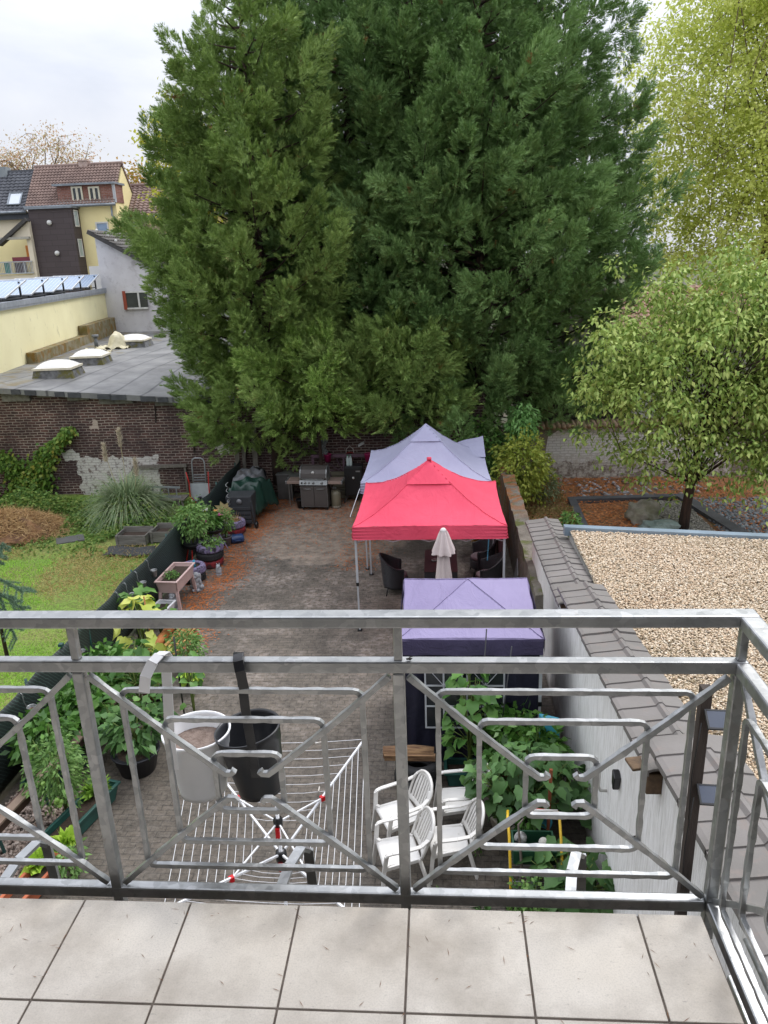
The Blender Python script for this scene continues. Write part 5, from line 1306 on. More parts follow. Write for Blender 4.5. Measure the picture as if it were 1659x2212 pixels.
# rattan table and chairs
def rattanm():
    s = NT('black_rattan'); v = s.coord(); sp = s.n('SeparateXYZ'); s.l(v, sp.inputs[0])
    w = s.n('TexWave', wave_type='BANDS', bands_direction='DIAGONAL'); w.inputs['Scale'].default_value = 22; s.l(v, w.inputs['Vector'])
    c = s.mix(w.outputs['Fac'], hexc('#17171a'), hexc('#3b3b40')); s.bump(w.outputs['Fac'], .8, .01); return s.out(c, .5)
RAT = rattanm(); CUSH = mat('mauve_cushion', '#6f6064', '#625458', 4, .9, bump=.2)
T_ = thing('rattan_table', 'square edged brown topped rattan table under the red tent', 'table', (0, 15.4, 0))
MB().b2((-.34, 14.75, .70), (.36, 16.0, .725)).build('table_top', mat('brown_top', '#4c3030', '#3f2828', 2, .35), T_, bevel=.004)
MB().b2((-.335, 14.76, .50), (.355, 15.99, .699)).build('apron', RAT, T_, bevel=.01)
for x in (-.30, .32):
    for y in (14.80, 15.95): MB().b2((x-.035, y-.035, 0), (x+.035, y+.035, .499)).build('leg', RAT, T_)
MB().lathe([(.001, .735), (.045, .73), (.06, .75), (.062, .775), (.055, .775), (.05, .745), (.001, .742)], (-.13, 15.3, 0), 16).build('ashtray', mat('glass_ashtray', '#8d8a88', None, 5, .1), None)
tag(bpy.data.objects['ashtray'], 'small glass ashtray on the brown table top left of the parasol', 'ashtray')
def rchair(loc, rz, lab, first=None):
    if first: return copy_tree(first, None, loc, rz, lab)
    t = thing('rattan_armchair', lab, 'armchair', loc, rz, 'black rattan armchairs round the table')
    m_ = MB()
    def shell(u, w):   # u round the back from arm to arm, w bottom to top ; faces +x
        a = R(62)+u*R(236); top = .62+.26*math.cos((u-.5)*2*math.pi*.5)**2*1.0
        z = .16+(top-.16)*w; r_ = .27+.06*w; return (r_*math.cos(a)*1.0, r_*math.sin(a)*1.06, z)
    m_.grid(shell, 30, 10); m_.tube([shell(i/30, 1) for i in range(31)], .022, 7); m_.tube([shell(0, w/8) for w in range(9)], .018, 6); m_.tube([shell(1, w/8) for w in range(9)], .018, 6)
    m_.build('shell', RAT, t, world=False, solid=.02)
    MB().lathe([(.001, .36), (.27, .36), (.28, .34), (.27, .17), (.001, .17)], n=22).build('seat_base', RAT, t, world=False)
    MB().lathe([(.001, .44), (.22, .44), (.25, .42), (.25, .37), (.001, .365)], (.01, 0, 0), 22).build('seat_cushion', CUSH, t, world=False)
    for sx in (-1, 1):
        for sy in (-1, 1): MB().tube([(sx*.18, sy*.18, .2), (sx*.23, sy*.23, 0)], .014, 6).build('leg', BLK, t, world=False)
    return t
c1 = rchair((-.98, 15.35, 0), R(8), 'black rattan armchair alone on the left of the brown table')
rchair((1.02, 15.3, 0), R(176), 'black rattan armchair on the right of the table, nearer one beside the tent leg', c1)
rchair((.95, 16.35, 0), R(188), 'black rattan armchair on the right of the table, the one farther back', c1)
# things under the tents
mb = MB(); mb.grid(lambda u, w: (.75+u*.6, 17.2+w*.5, .45+.12*math.sin(u*7)*math.cos(w*5)), 12, 10); tag(mb.build('crumpled_cloth', mat('ochre_cloth', '#b98a2a', '#9a7424', 4, .9), None, solid=.02), 'crumpled ochre yellow cloth in the shade under the tents', 'cloth')
mb = MB(); mb.b2((1.3, 15.6, .0), (1.36, 18.5, 1.25)); tag(mb.build('wind_screen', mat('maroon_panel', '#4a2226', '#3a1b1f', 2, .8), None), 'dark maroon screen standing along the right side of the tents', 'screen')
mb = MB(); mb.bar((1.05, 15.2, 1.85), (.98, 14.9, .9), .02); tag(mb.build('blue_strap', mat('blue_webbing', '#4a8fae', None, 4, .7)), 'pale blue strap hanging beside the right front tent leg', 'strap')
fl_ = thing('folded_grille', 'folded wire grille leaning on the low wall under the tent', 'grille', (1.5, 14.6, 0))
fm = MB(); A_ = Vector((1.42, 14.2, .0)); B_ = Vector((1.50, 15.1, .0)); U_ = Vector((.12, 0, .85))
for i in range(9): t = i/8; fm.bar(A_+(B_-A_)*t, A_+(B_-A_)*t+U_, .012)
for t in (0, .5, 1): fm.bar(A_+U_*t, B_+U_*t, .02)
fm.build('wires', mat('grey_wire', '#8d9094', None, 4, .4, .5), fl_)

# ------------------------------------------------------------------ plastic chairs
PLS = mat('white_monobloc', '#dcdad6', '#cfccc6', 3, .42, bump=.05, dirt='#9d968c', dscale=7, dlo=.62, dhi=.75)
def monobloc():
    t = thing('plastic_chair', 'x', 'chair', (0, 0, 0), 0, 'white plastic garden chairs')   # faces +x
    m_ = MB()
    def seat(u, w):
        x = -.21+.45*u; y = (w-.5)*(.43-.05*(1-u)); z = .42-.022*math.sin(math.pi*u)*(1-abs(2*w-1)**2)-(.03*((u-.86)/.14)**2 if u > .86 else 0); return (x, y, z)
    m_.grid(seat, 16, 14); m_.build('seat', PLS, t, world=False, solid=.012)
    b = MB()
    def bk(u, w):    # u across 0..1, w up
        wdt = .215+.015*math.sin(w*3)-.06*max(0, w-.78)/.22
        a = (u-.5)*2; x = -.21-.17*w-.05*(1-a*a)*.5; return (x, a*wdt, .43+.47*w-.05*(a*a)*max(0, w-.5)*2)
    rail_ = [bk(0, w/12) for w in range(13)]+[bk(i/12, 1) for i in range(1, 13)]+[bk(1, 1-w/12) for w in range(1, 13)]
    b.tube(rail_, .019, 7)
    for i in range(7):
        u = (i+1)/8; b.grid(lambda p, q, u=u: tuple(Vector(bk(u+(p-.5)*.085, q))+Vector((.0, 0, 0))), 2, 10)
    b.grid(lambda p, q: bk(p, q*.13), 14, 3); b.grid(lambda p, q: bk(p, .86+q*.14), 14, 3)
    b.build('backrest', PLS, t, world=False, solid=.011)
    for sy in (-1, 1):
        a = MB(); y = sy*.265
        pts = [(-.345, sy*.20, .80), (-.30, sy*.235, .72), (-.20, y, .665), (-.05, y+sy*.01, .655), (.14, y+sy*.005, .650), (.20, y, .635), (.215, y, .60)]
        for p, q in zip(pts[:-1], pts[1:]): a.bar(p, q, .052, .022)
        a.build('armrest', PLS, t, world=False, bevel=.006)
        l_ = MB(); l_.bar((.205, y, .62), (.235, sy*.235, .36), .05, .03); l_.bar((.235, sy*.235, .37), (.275, sy*.265, 0), .045, .03); l_.bar((.225, sy*.24, .43), (.18, sy*.20, .41), .04, .03); l_.build('leg', PLS, t, world=False, bevel=.005)
        l_ = MB(); l_.bar((-.19, sy*.20, .43), (-.29, sy*.255, 0), .05, .032); l_.bar((-.19, sy*.20, .41), (.23, sy*.225, .385), .03, .05); l_.build('leg', PLS, t, world=False, bevel=.005)
    return t
ch = monobloc(); ch.scale = (1.0, 1.0, .93); ch.location = (-.52, 7.22, 0); ch.rotation_euler = (0, 0, R(196)); ch['label'] = 'white plastic garden chair nearest the lower left of the four, under the railing post'
for loc, rz, lab in (((-.55, 7.85, 0), R(205), 'white plastic garden chair behind the nearest left one, next to the tyre stack'), ((.06, 7.42, 0), R(190), 'white plastic garden chair nearest on the right, below the big leafy plant'), ((.18, 8.12, 0), R(186), 'white plastic garden chair farthest right and back, its armrest under the vine leaves')):
    copy_tree(ch, None, loc, rz, lab)

# log bench on tyres
TY = mat('tyre_rubber', '#2a2a2b', '#1e1e1f', 6, .8, bump=.5, bscale=30)
def tyre(par, c, ro, ri, h, m, nm='tyre'):
    t_ = MB(); cx, cy, z = c; k = 40; vs = []; prof = [(ri, .12*h), (ri+.02, 0), (ro*.86, 0), (ro*.97, .10*h), (ro, .25*h), (ro, .75*h), (ro*.97, .9*h), (ro*.86, h), (ri+.02, h), (ri, .88*h), (ri+.05, .6*h), (ri+.05, .3*h), (ri, .12*h)]
    t_.lathe([(a, b+z) for a, b in prof], (cx, cy, 0), k)
    for j in range(30):
        a = 2*math.pi*j/30; t_.box((cx+ro*math.cos(a), cy+ro*math.sin(a), z+h*.5), (.016, .045, h*.55), rz=a)
    return t_.build(nm, m, par)
s_ = thing('tyre_stack', 'stack of two black tyres carrying the log under the railing post', 'tyre stack', (-.36, 8.95, 0))
tyre(s_, (-.36, 8.95, 0), .31, .19, .19, TY); tyre(s_, (-.34, 8.97, .19), .31, .19, .19, TY)
mb = MB(); mb.tube([(-.82, 8.93, .49), (-.4, 8.95, .50), (-.12, 8.93, .49)], [.085, .09, .085], 9); mb.box((-.45, 8.86, .47), (.7, .05, .10), rx=.2)
tag(mb.build('split_log', mat('split_wood', '#9a7a58', '#5d4230', 9, .9, bump=.7, stretch=(.5, 4, 4)), None), 'split reddish brown log lying across the black tyres', 'log')

# ------------------------------------------------------------------ rotary clothes airer
AR = thing('rotary_clothes_airer', 'white four armed rotary clothes airer with empty lines and red joints', 'clothes airer', (-1.66, 6.05, 0))
WH = mat('white_coated_metal', '#e3e4e6', '#d6d7d9', 4, .4); RD_ = mat('red_plastic', '#c9151e', None, 4, .4)
hub1 = Vector((-1.62, 6.05, 1.36)); hub2 = Vector((-1.66, 6.09, 1.76))
tips = [Vector(gz(787, 1597, 1.98)), Vector(gz(418, 1600, 1.98)), Vector(gz(352, 1968, 1.98)), Vector(gz(775, 1990, 1.98))]
MB().lathe([(.018, 0), (.018, 1.95), (.001, 1.95)], (hub1.x, hub1.y, 0), 10).build('mast', WH, AR)
MB().lathe([(.03, 1.30), (.055, 1.31), (.06, 1.37), (.05, 1.42), (.03, 1.43)], (hub1.x, hub1.y, 0), 12).build('hub', BLK, AR)
MB().lathe([(.028, 1.72), (.045, 1.73), (.05, 1.80), (.03, 1.83)], (hub1.x, hub1.y, 0), 12).build('slider', BLK, AR)
MB().box((hub1.x, hub1.y-.05, 1.27), (.04, .03, .10)).box((hub1.x, hub1.y-.05, 1.68), (.04, .03, .11)).build('latch', RD_, AR)
for k, tp in enumerate(tips):
    a = MB(); a.bar(hub1+Vector((0, 0, .02)), tp, .020); ar = a.build('arm', WH, AR)
    f = .47; mid = hub1+(tp-hub1)*f; b = MB(); b.bar(Vector((hub1.x, hub1.y, 1.77)), mid, .014); b.build('strut', WH, AR)
    c = MB(); c.box(mid, (.045, .045, .05), rz=.7); c.build('joint', RD_, AR)
ln = MB()
for q in range(10):
    f = .30+.70*q/9
    for k in range(4):
        p0_ = hub1+(tips[k]-hub1)*f; p1_ = hub1+(tips[(k+1) % 4]-hub1)*f; mdp = (p0_+p1_)/2-Vector((0, 0, .02+.02*f))
        ln.tube([p0_, (p0_+mdp)/2-Vector((0, 0, .012)), mdp, (p1_+mdp)/2-Vector((0, 0, .012)), p1_], .0032, 4, cap=False)
ln.build('line', WH, AR)
for i, (f, k) in enumerate(((.55, 0), (.62, 2), (.97, 0), (.90, 0))):
    p = hub1+(tips[k]-hub1)*f; q = hub1+(tips[(k+1) % 4]-hub1)*f; z = p+(q-p)*(.1+.08*i); cpn = MB(); cpn.box((z.x, z.y, z.z), (.012, .07, .012), rz=i)
    tag(cpn.build('clothes_peg', mat('grey_peg', '#b5afa6', None, 5, .7), None), 'x', 'peg', 'pegs on the clothes airer')
for o, lb in zip([o for o in COL.objects if o.name.startswith('clothes_peg')], ('pale peg clipped near the red joint of the right rear arm', 'pale peg on the lines at the left front arm of the airer', 'pale peg at the very tip of the right rear arm', 'pale peg just below the tip of the right rear arm')): o['label'] = lb

# ------------------------------------------------------------------ mesh fence with hanging cups
FN = thing('green_mesh_fence', 'dark green privacy mesh fence dividing the paved yard from the lawn', 'fence', (-6.2, 15, 0))
def fencem():
    s = NT('green_mesh'); v = s.coord(); w = s.n('TexWave', wave_type='BANDS', bands_direction='DIAGONAL'); w.inputs['Scale'].default_value = 9; w.inputs['Distortion'].default_value = 3; w.inputs['Detail Scale'].default_value = 1.2
    s.l(v, w.inputs['Vector']); c = s.mix(s.ramp(w.outputs['Fac'], [(.82, 0), (.95, .8)]), hexc('#232a2a'), hexc('#4e615d'))
    c = s.mix(s.ramp(s.noise(v, 1.1, 4), [(.4, 0), (.7, .5)]), c, hexc('#1c2a25')); return s.out(c, .6)
fz = MB()
fz.grid(lambda u, w: (-6.2+.02*math.sin(u*60)+.03*math.sin(w*4)*math.sin(u*37), 7.4+u*15.4, (1.10+.02*math.cos(u*math.pi*14))*w+.02), 140, 8)
fz.build('mesh', fencem(), FN, solid=.012)
pm_ = mat('green_post', '#1f4a45', '#1a3d39', 5, .5)
for i in range(8): MB().tube([(-6.24, 7.6+i*2.1, 0), (-6.24, 7.6+i*2.1, 1.16)], .022, 8).build('post', pm_, FN)
MB().box((-6.22, 7.6+3*2.1-3.1, 1.14), (.07, .07, .05)).build('post_cap', pm_, FN)
CUP = mat('galvanised_cup', '#9a9d9c', '#86898a', 9, .35, .6)
cup_lab = ['small hanging pot on the mesh fence level with the pink raised planter', 'second hanging pot along the mesh fence, empty with a wire rim', 'hanging pot on the fence behind the young fig leaves', 'galvanised hanging pot seen between the two upper rails at left', 'hanging pot with rust brown water at the lower left of the fence', 'hanging pot on the fence just above the upper rail']
cups = [gz(318, 1232, .88), gz(295, 1258, .88), gz(290, 1283, .88), gz(180, 1402, .92), gz(57, 1527, .88), gz(300, 1306, .85)]
first = None
for (x, y, z), lb in zip(cups, cup_lab):
    x = -6.04
    if first is None:
        first = thing('hanging_pot', lb, 'pot', (x, y, .74), 0, 'pots hung along the mesh fence')
        MB().lathe([(.001, 0), (.05, 0), (.068, .14), (.074, .145), (.070, .15), (.064, .14), (.048, .01), (.001, .01)], n=20).build('cup', CUP, first, world=False)
        MB().lathe([(.001, .10), (.058, .10)], n=16).build('water', mat('rusty_water', '#6a3a2a', None, 3, .2), first, world=False)
        MB().tube([(-.07, 0, .14), (-.10, 0, .22), (-.10, 0, .34), (-.13, 0, .38), (-.17, 0, .36)], .008, 6).build('hook', CUP, first, world=False)
    else: copy_tree(first, None, (x, y, .74), 0, lb)
# ------------------------------------------------------------------ grill corner
SS = mat('brushed_steel', '#8f9190', '#7c7e7d', 5, .35, .6); GB = mat('grey_brown_panel', '#4d4845', '#443f3c', 2, .5); TAN = mat('tan_panel', '#8d7a70', '#7d6c63', 3, .5)
gl = gz(655, 1093)
BQ = thing('gas_grill', 'large grey brown gas grill with closed lid, steel knob strip and two cabinet doors', 'grill', (-3.62, 21.3, 0), R(-4))
def part(nm, fn, m, par, **k):
    b = MB(); fn(b); return b.build(nm, m, par, world=False, **k)
part('cabinet', lambda b: b.b2((-.40, -.24, .10), (.40, .24, .78)), GB, BQ, bevel=.01)
for s_ in (-1, 1):
    d = part('cabinet_door', lambda b: b.b2((min(s_*.008, s_*.392), -.262, .12), (max(s_*.008, s_*.392), -.242, .74)), GB, BQ, bevel=.004)
    part('door_handle', lambda b: b.tube([(s_*.08, -.262, .66), (s_*.09, -.30, .67), (s_*.30, -.30, .67), (s_*.31, -.262, .66)], .010, 6), SS, d)
    part('door_edge', lambda b: (b.b2((s_*.392-.004, -.266, .12), (s_*.392+.004, -.240, .74)), b.b2((min(s_*.008, s_*.392), -.266, .112), (max(s_*.008, s_*.392), -.240, .12))), SS, d)
cp_ = part('control_panel', lambda b: b.prism([(-.30, .79), (-.25, .92), (.22, .92), (.22, .79)], -.41, .41, axis='x'), SS, BQ)
for x in (-.34, -.24, -.13, .0, .25): part('knob', lambda b: b.tube([(x, -.28, .86), (x, -.325, .85)], .030 if x in (-.24, .0, .25) else .020, 12), BLK if x == -.34 else SS, BQ)
lid_prof = [(-.25, .925), (-.27, 1.0), (-.25, 1.12), (-.18, 1.22), (-.05, 1.29), (.10, 1.29), (.20, 1.22), (.23, .925)]
lid = part('lid', lambda b: b.prism(lid_prof, -.365, .365, axis='x'), GB, BQ, bevel=.012)
part('lid_end', lambda b: (b.prism([(y*1.02, (z-.92)*1.02+.92) for y, z in lid_prof], -.40, -.366, axis='x'), b.prism([(y*1.02, (z-.92)*1.02+.92) for y, z in lid_prof], .366, .40, axis='x')), SS, lid, bevel=.006)
part('lid_handle', lambda b: b.tube([(-.33, -.27, .98), (-.32, -.33, .975), (.32, -.33, .975), (.33, -.27, .98)], .014, 8), SS, lid)
part('thermometer', lambda b: b.tube([(0, -.235, 1.15), (0, -.262, 1.145)], .045, 16), mat('dial_white', '#c9c9c4', None, 4, .4), lid)
for s_, y in ((-1, 0), (1, 0)):
    sh = part('side_shelf', lambda b: b.b2((min(s_*.415, s_*.80), -.24, .80), (max(s_*.415, s_*.80), .22, .885)), TAN, BQ, bevel=.01)
    part('shelf_edge', lambda b: b.b2((min(s_*.80, s_*.845), -.25, .795), (max(s_*.80, s_*.845), .23, .89)), SS, sh, bevel=.012)
for sx in (-1, 1):
    for sy in (-1, 1): part('caster', lambda b: (b.box((sx*.36, sy*.18, .085), (.03, .03, .03)), b.tube([(sx*.36-.015, sy*.18, .045), (sx*.36+.015, sy*.18, .045)], .045, 12)), BLK, BQ)
x, y, _ = gz(726, 1098)
GT = thing('gas_bottle', 'olive grey gas bottle standing right of the grill', 'gas bottle', (x, y+.1, 0))
part('body', lambda b: b.lathe([(.001, .03), (.13, .03), (.145, .07), (.148, .42), (.13, .50), (.06, .545), (.001, .55)], n=24), mat('olive_paint', '#77725f', '#6b6654', 3, .45), GT)
part('foot_ring', lambda b: b.lathe([(.125, .0), (.145, .0), (.145, .07), (.125, .07)], n=24), mat('pale_ring', '#8c8577', None, 3, .6), GT)
part('valve', lambda b: (b.tube([(0, 0, .54), (0, 0, .62)], .02, 8), b.tube([(-.06, 0, .60), (.03, 0, .60)], .014, 6), b.tube([(-.06, -.02, .60), (-.06, .02, .60)], .035, 12)), SS, GT)
SMK = thing('smoker_cabinet', 'tall black smoker cabinet on splayed legs right of the gas bottle', 'smoker', (-2.55, 21.95, 0))
part('cabinet', lambda b: b.b2((-.27, -.2, .22), (.27, .22, 1.12)), BLK, SMK, bevel=.01)
dr = part('door', lambda b: b.b2((-.25, -.225, .26), (.25, -.203, 1.08)), mat('matt_black', '#121314', None, 3, .5), SMK, bevel=.005)
part('thermometer', lambda b: b.tube([(0, -.225, .78), (0, -.24, .78)], .035, 12), MATS['dial_white'], dr); part('name_plate', lambda b: b.b2((.08, -.229, .96), (.21, -.2255, 1.0)), SS, dr)
part('door_handle', lambda b: b.tube([(.21, -.225, .68), (.21, -.26, .67), (.21, -.26, .58), (.21, -.225, .57)], .007, 6), SS, dr)
for sx in (-1, 1):
    for sy in (-1, 1): part('leg', lambda b: b.bar((sx*.22, sy*.16, .22), (sx*.30, sy*.2, 0), .05, .03), GB, SMK)
for i, dx_ in enumerate((-.10, -.02)):
    c_ = thing('canister', ['pale plastic canister on the smoker, left one', 'pale plastic canister on the smoker, right one'][i], 'canister', (-2.6+dx_*1.1, 21.9, 1.12))
    part('body', lambda b: (b.box((0, 0, .12), (.08, .10, .24)), b.box((0, 0, .26), (.05, .06, .05))), mat('milky_plastic', '#a9b5b2', '#97a3a0', 4, .4), c_, bevel=.012)
    part('cap', lambda b: b.tube([(0, 0, .285), (0, 0, .32)], .022, 10), mat('green_cap', '#4c8a68', None, 4, .5), c_)
BN = thing('mauve_bench_back', 'weathered mauve wooden garden bench back with sun ray slats behind the grill', 'bench', (-2.9, 22.5, 0))
MV = mat('mauve_wood', '#6d5560', '#5a454f', 5, .8, bump=.3, stretch=(.6, 4, 4))
part('frame', lambda b: (b.b2((-1.0, -.03, 1.22), (.95, .03, 1.32)), b.b2((-1.0, -.03, .0), (-.92, .03, 1.215)), b.b2((.87, -.03, 0), (.95, .03, 1.215)), b.b2((-.915, -.025, .62), (.865, .025, .70))), MV, BN, bevel=.004)
for i in range(7):
    a = R(20+i*23); part('slat', lambda b: b.bar((-.02, 0, .72), (-.02+math.cos(a)*min(.85, .5/max(math.sin(a), .3)), 0, .72+math.sin(a)*.49), .06, .02), MV, BN)
for k in range(4): part('board', lambda b: b.b2((1.0, -.02, .30+k*.25), (1.75, .02, .53+k*.25)), MV, BN)
PL = mat('weathered_planks', '#6e6a5c', '#55513f', 5, .9, bump=.4, stretch=(.4, 3, 6))
wp_ = thing('stacked_sleepers', 'low wall of weathered wooden sleepers between the grill and the smoker', 'sleepers', (-2.9, 22.2, 0))
for k in range(7): part('sleeper', lambda b: b.b2((-.35+rnd.uniform(-.03, .03), -.06, .02+k*.12), (.42+rnd.uniform(-.03, .03), .06, .13+k*.12)), PL, wp_, bevel=.01)
MG = mat('magenta_pot', '#a0205a', '#8f1c50', 3, .5)
def simplepot(nm, lab, cat, loc, r_, h, m, soil=True, group=None, handle=False, rz=0):
    t = thing(nm, lab, cat, loc, rz, group)
    part('body', lambda b: b.lathe([(.001, .004), (r_*.74, 0), (r_*.97, h*.92), (r_*1.03, h*.93), (r_*1.03, h), (r_*.95, h), (r_*.90, h*.9), (.001, h*.88)], n=24), m, t)
    if soil: part('soil', lambda b: b.lathe([(.001, h*.905), (r_*.9, h*.895)], n=20), mat('potting_soil', '#2f241c', '#3f3126', 30, .95, bump=.6, bscale=60), t)
    if handle: part('handle', lambda b: b.tube([(-r_, 0, h*.95), (-r_*.9, 0, h*1.5), (0, 0, h*1.95), (r_*.9, 0, h*1.5), (r_, 0, h*.95)], .009, 6, cap=False), mat('pale_handle', '#c9c2b8', None, 4, .5), t)
    return t
simplepot('flower_pot', 'magenta pot clipped on the mauve bench rail above the grill lid', 'flower pot', (-3.38, 22.38, 1.12), .12, .24, MG)
simplepot('flower_pot', 'magenta pot hanging at the right end of the mauve rail beside the lavender tent', 'flower pot', (-2.12, 22.2, 1.16), .12, .24, MG)
simplepot('bucket', 'terracotta red bucket with a raised pale handle behind the mauve rail', 'bucket', (-2.72, 22.62, 1.08), .12, .24, mat('brick_red_plastic', '#8a2b24', None, 4, .5), handle=True)
mb = MB(); mb.grid(lambda u, w: (-3.62+u*.22+.04*math.sin(w*9), 22.45+.05*math.sin(u*8), 1.3+w*.5), 8, 14); tag(mb.build('fabric_bag', mat('patterned_grey', '#8b908e', '#3f4442', 22, .8), None, solid=.02), 'grey black patterned fabric hanging on the trunk above the magenta pot', 'fabric')
mb = MB(); mb.box((-2.35, 22.5, 1.62), (.2, .12, .03), ry=-.5, rx=.3); tag(mb.build('white_box', mat('offwhite_plastic', '#c9c9c6', None, 3, .5), None), 'small white box hanging on the dark trunk above the smoker', 'box')
SC = thing('side_table', 'grey corner side table with thin steel legs left of the grill', 'table', (-4.25, 21.75, 0))
part('table_top', lambda b: b.b2((-.24, -.2, .84), (.16, .25, .88)), SS, SC, bevel=.01)
for sx in (-.22, .14):
    for sy in (-.18, .23): part('leg', lambda b: b.bar((sx, sy, .84), (sx, sy, 0), .025), SS, SC)
MC = thing('metal_cabinet', 'square dull metal cabinet with a thin top beside the big trunk', 'cabinet', (-4.72, 22.3, 0))
part('body', lambda b: b.b2((-.22, -.2, .02), (.22, .2, .80)), mat('dull_metal', '#5b5a58', '#4a4947', 4, .5, .3), MC, bevel=.006); part('top', lambda b: b.b2((-.24, -.23, .803), (.24, .22, .83)), SS, MC)
ST = thing('wooden_stool', 'small low wooden stool under the trees', 'stool', (-5.3, 22.3, 0))
part('seat', lambda b: b.b2((-.2, -.1, .26), (.2, .1, .30)), mat('warm_wood', '#7d5b40', '#684a33', 5, .8), ST, bevel=.01)
for sx in (-1, 1):
    for sy in (-1, 1): part('leg', lambda b: b.bar((sx*.12, sy*.06, .26), (sx*.18, sy*.08, 0), .045), MATS['warm_wood'], ST)
simplepot('bucket', 'black bucket on the ground left of the gas grill', 'bucket', (-4.1, 21.35, 0), .15, .26, BLK, False)
KG = thing('kettle_grill', 'black kettle grill half hidden behind the grey tarp', 'grill', (-5.55, 22.2, 0))
part('bowl', lambda b: b.lathe([(.001, .55), (.14, .57), (.24, .66), (.28, .78), (.285, .80), (.25, .92), (.15, 1.0), (.001, 1.02)], n=24), BLK, KG)
part('handle', lambda b: b.tube([(-.06, 0, 1.01), (-.05, 0, 1.06), (.05, 0, 1.06), (.06, 0, 1.01)], .01, 6), SS, KG)
for a in (0, 2.1, 4.2): part('leg', lambda b: b.bar((.14*math.cos(a), .14*math.sin(a), .6), (.26*math.cos(a), .26*math.sin(a), 0), .02), SS, KG)
def tarp(nm, lab, c, dx_, dy, h, m, seed, skew=0):
    mb = MB(); s_ = seed
    def f(u, w):
        a = (u-.5)*2; b = (w-.5)*2; q = max(abs(a), abs(b)); top = h*(1-.10*(a*a+b*b)) if q < .72 else h*(1-.10*(a*a+b*b))-(q-.72)/.28*h*.62
        z = top+.05*math.sin(9*a+s_)*math.cos(7*b+s_)+.03*math.sin(17*a*b+s_)
        k = 1+.08*math.sin(5*math.atan2(b, a)+s_)
        return (c[0]+a*dx_*k+skew*b, c[1]+b*dy*k, max(z, .03))
    mb.grid(f, 44, 44); return tag(mb.build(nm, m, None, solid=.004), lab, 'tarpaulin')
tarp('grey_tarpaulin', 'dusty grey tarpaulin draped over something tall in front of the trunk', (-5.62, 21.5, 0), .50, .62, 1.12, mat('grey_tarp', '#6d6f72', '#5a5c60', 2, .5, bump=.3, bscale=8, dirt='#4a3b30', dscale=3), 1)
tarp('green_tarpaulin', 'dark green tarpaulin draped over the black composter', (-5.42, 20.55, 0), .50, .48, 1.12, mat('green_tarp', '#1f3d33', '#182f28', 2, .35, bump=.4, bscale=6), 4, .2)
CPO = thing('wheeled_composter', 'black slatted compost tumbler cart with wheels beneath the green tarpaulin', 'composter', (-5.48, 19.85, 0))
CB = mat('charcoal_plastic', '#36383b', '#2d2f32', 4, .6)
part('bin', lambda b: b.prism([(-.30, .12), (.30, .12), (.36, .92), (-.36, .92)], -.3, .3, axis='y'), CB, CPO, bevel=.02)
for k in range(4): part('slat', lambda b: b.b2((-.33, -.335, .16+k*.125), (.33, -.302, .25+k*.125)), CB, CPO, bevel=.006)
part('vent_wheel', lambda b: b.tube([(.02, -.302, .78), (.02, -.325, .78)], .075, 16), mat('vent_grey', '#6b6d70', None, 3, .5), CPO)
part('tap', lambda b: (b.tube([(-.24, -.30, .82), (-.24, -.37, .82), (-.24, -.38, .77)], .014, 6), b.box((-.24, -.34, .86), (.07, .02, .02))), SS, CPO)
for sx in (-.40, .42): part('wheel', lambda b: b.tube([(sx, -.28, .10), (sx+.05, -.28, .10)], .10, 18), BLK, CPO)
part('strut', lambda b: b.bar((.40, -.28, .10), (.36, -.32, .8), .05, .04), CB, CPO)
# planks leaning and wheelbarrow
GW_ = mat('grey_plank', '#77726a', '#5f5a52', 5, .9, bump=.4, stretch=(4, 4, .4))
for i, (px, z1, w, rr, lab) in enumerate(((508, 2.35, .14, .02, 'tall grey plank leaning on the brick wall, left of the three'), (522, 2.3, .10, .04, 'tall narrow grey plank leaning on the brick wall, middle of the three'), (548, 2.2, .16, -.02, 'tall grey plank leaning on the brick wall, right of the three'))):
    x = gz(px, 1050)[0]*.935; mb = MB(); mb.bar((x, 22.5, 0), (x+rr, 22.84, z1), w, .04); tag(mb.build('leaning_plank', GW_, None), lab, 'plank', 'planks leaning on the brick wall')
WBW = thing('wheelbarrow', 'upended galvanised wheelbarrow with red frame leaning by the brick wall', 'wheelbarrow', (-7.25, 21.7, 0))
RF = mat('red_frame_paint', '#b8271f', None, 3, .45); ZT = mat('zinc_tray', '#a8adb0', '#969b9f', 4, .4, .4)
part('tray', lambda b: b.add([(-.28, .05, .12), (.28, .05, .12), (.32, .12, .66), (-.32, .12, .66), (-.22, .28, .2), (.22, .28, .2), (.25, .33, .58), (-.25, .33, .58)], [(0, 1, 5, 4), (1, 2, 6, 5), (2, 3, 7, 6), (3, 0, 4, 7), (4, 5, 6, 7), (0, 3, 2, 1)]), ZT, WBW)
for s_ in (-1, 1):
    part('handle', lambda b: b.tube([(s_*.12, .0, .05), (s_*.30, .0, .30), (s_*.30, .05, .7), (s_*.34, .0, 1.05)], .018, 7), RF, WBW)
part('wheel', lambda b: b.tube([(-.04, -.02, .14), (.04, -.02, .14)], .14, 18), BLK, WBW)
HT = thing('folding_hand_truck', 'aluminium hand truck with a rounded handle standing behind the wheelbarrow', 'hand truck', (-7.42, 22.3, 0))
part('frame', lambda b: b.tube([(-.2, 0, .1), (-.2, .1, 1.15), (-.17, .1, 1.25), (-.1, .1, 1.3), (.1, .1, 1.3), (.17, .1, 1.25), (.2, .1, 1.15), (.2, 0, .1)], .02, 7), ZT, HT)
for k in range(5): part('crossbar', lambda b: b.bar((-.2, .03+.015*k, .45+k*.08), (.2, .03+.015*k, .45+k*.08), .02), ZT, HT)
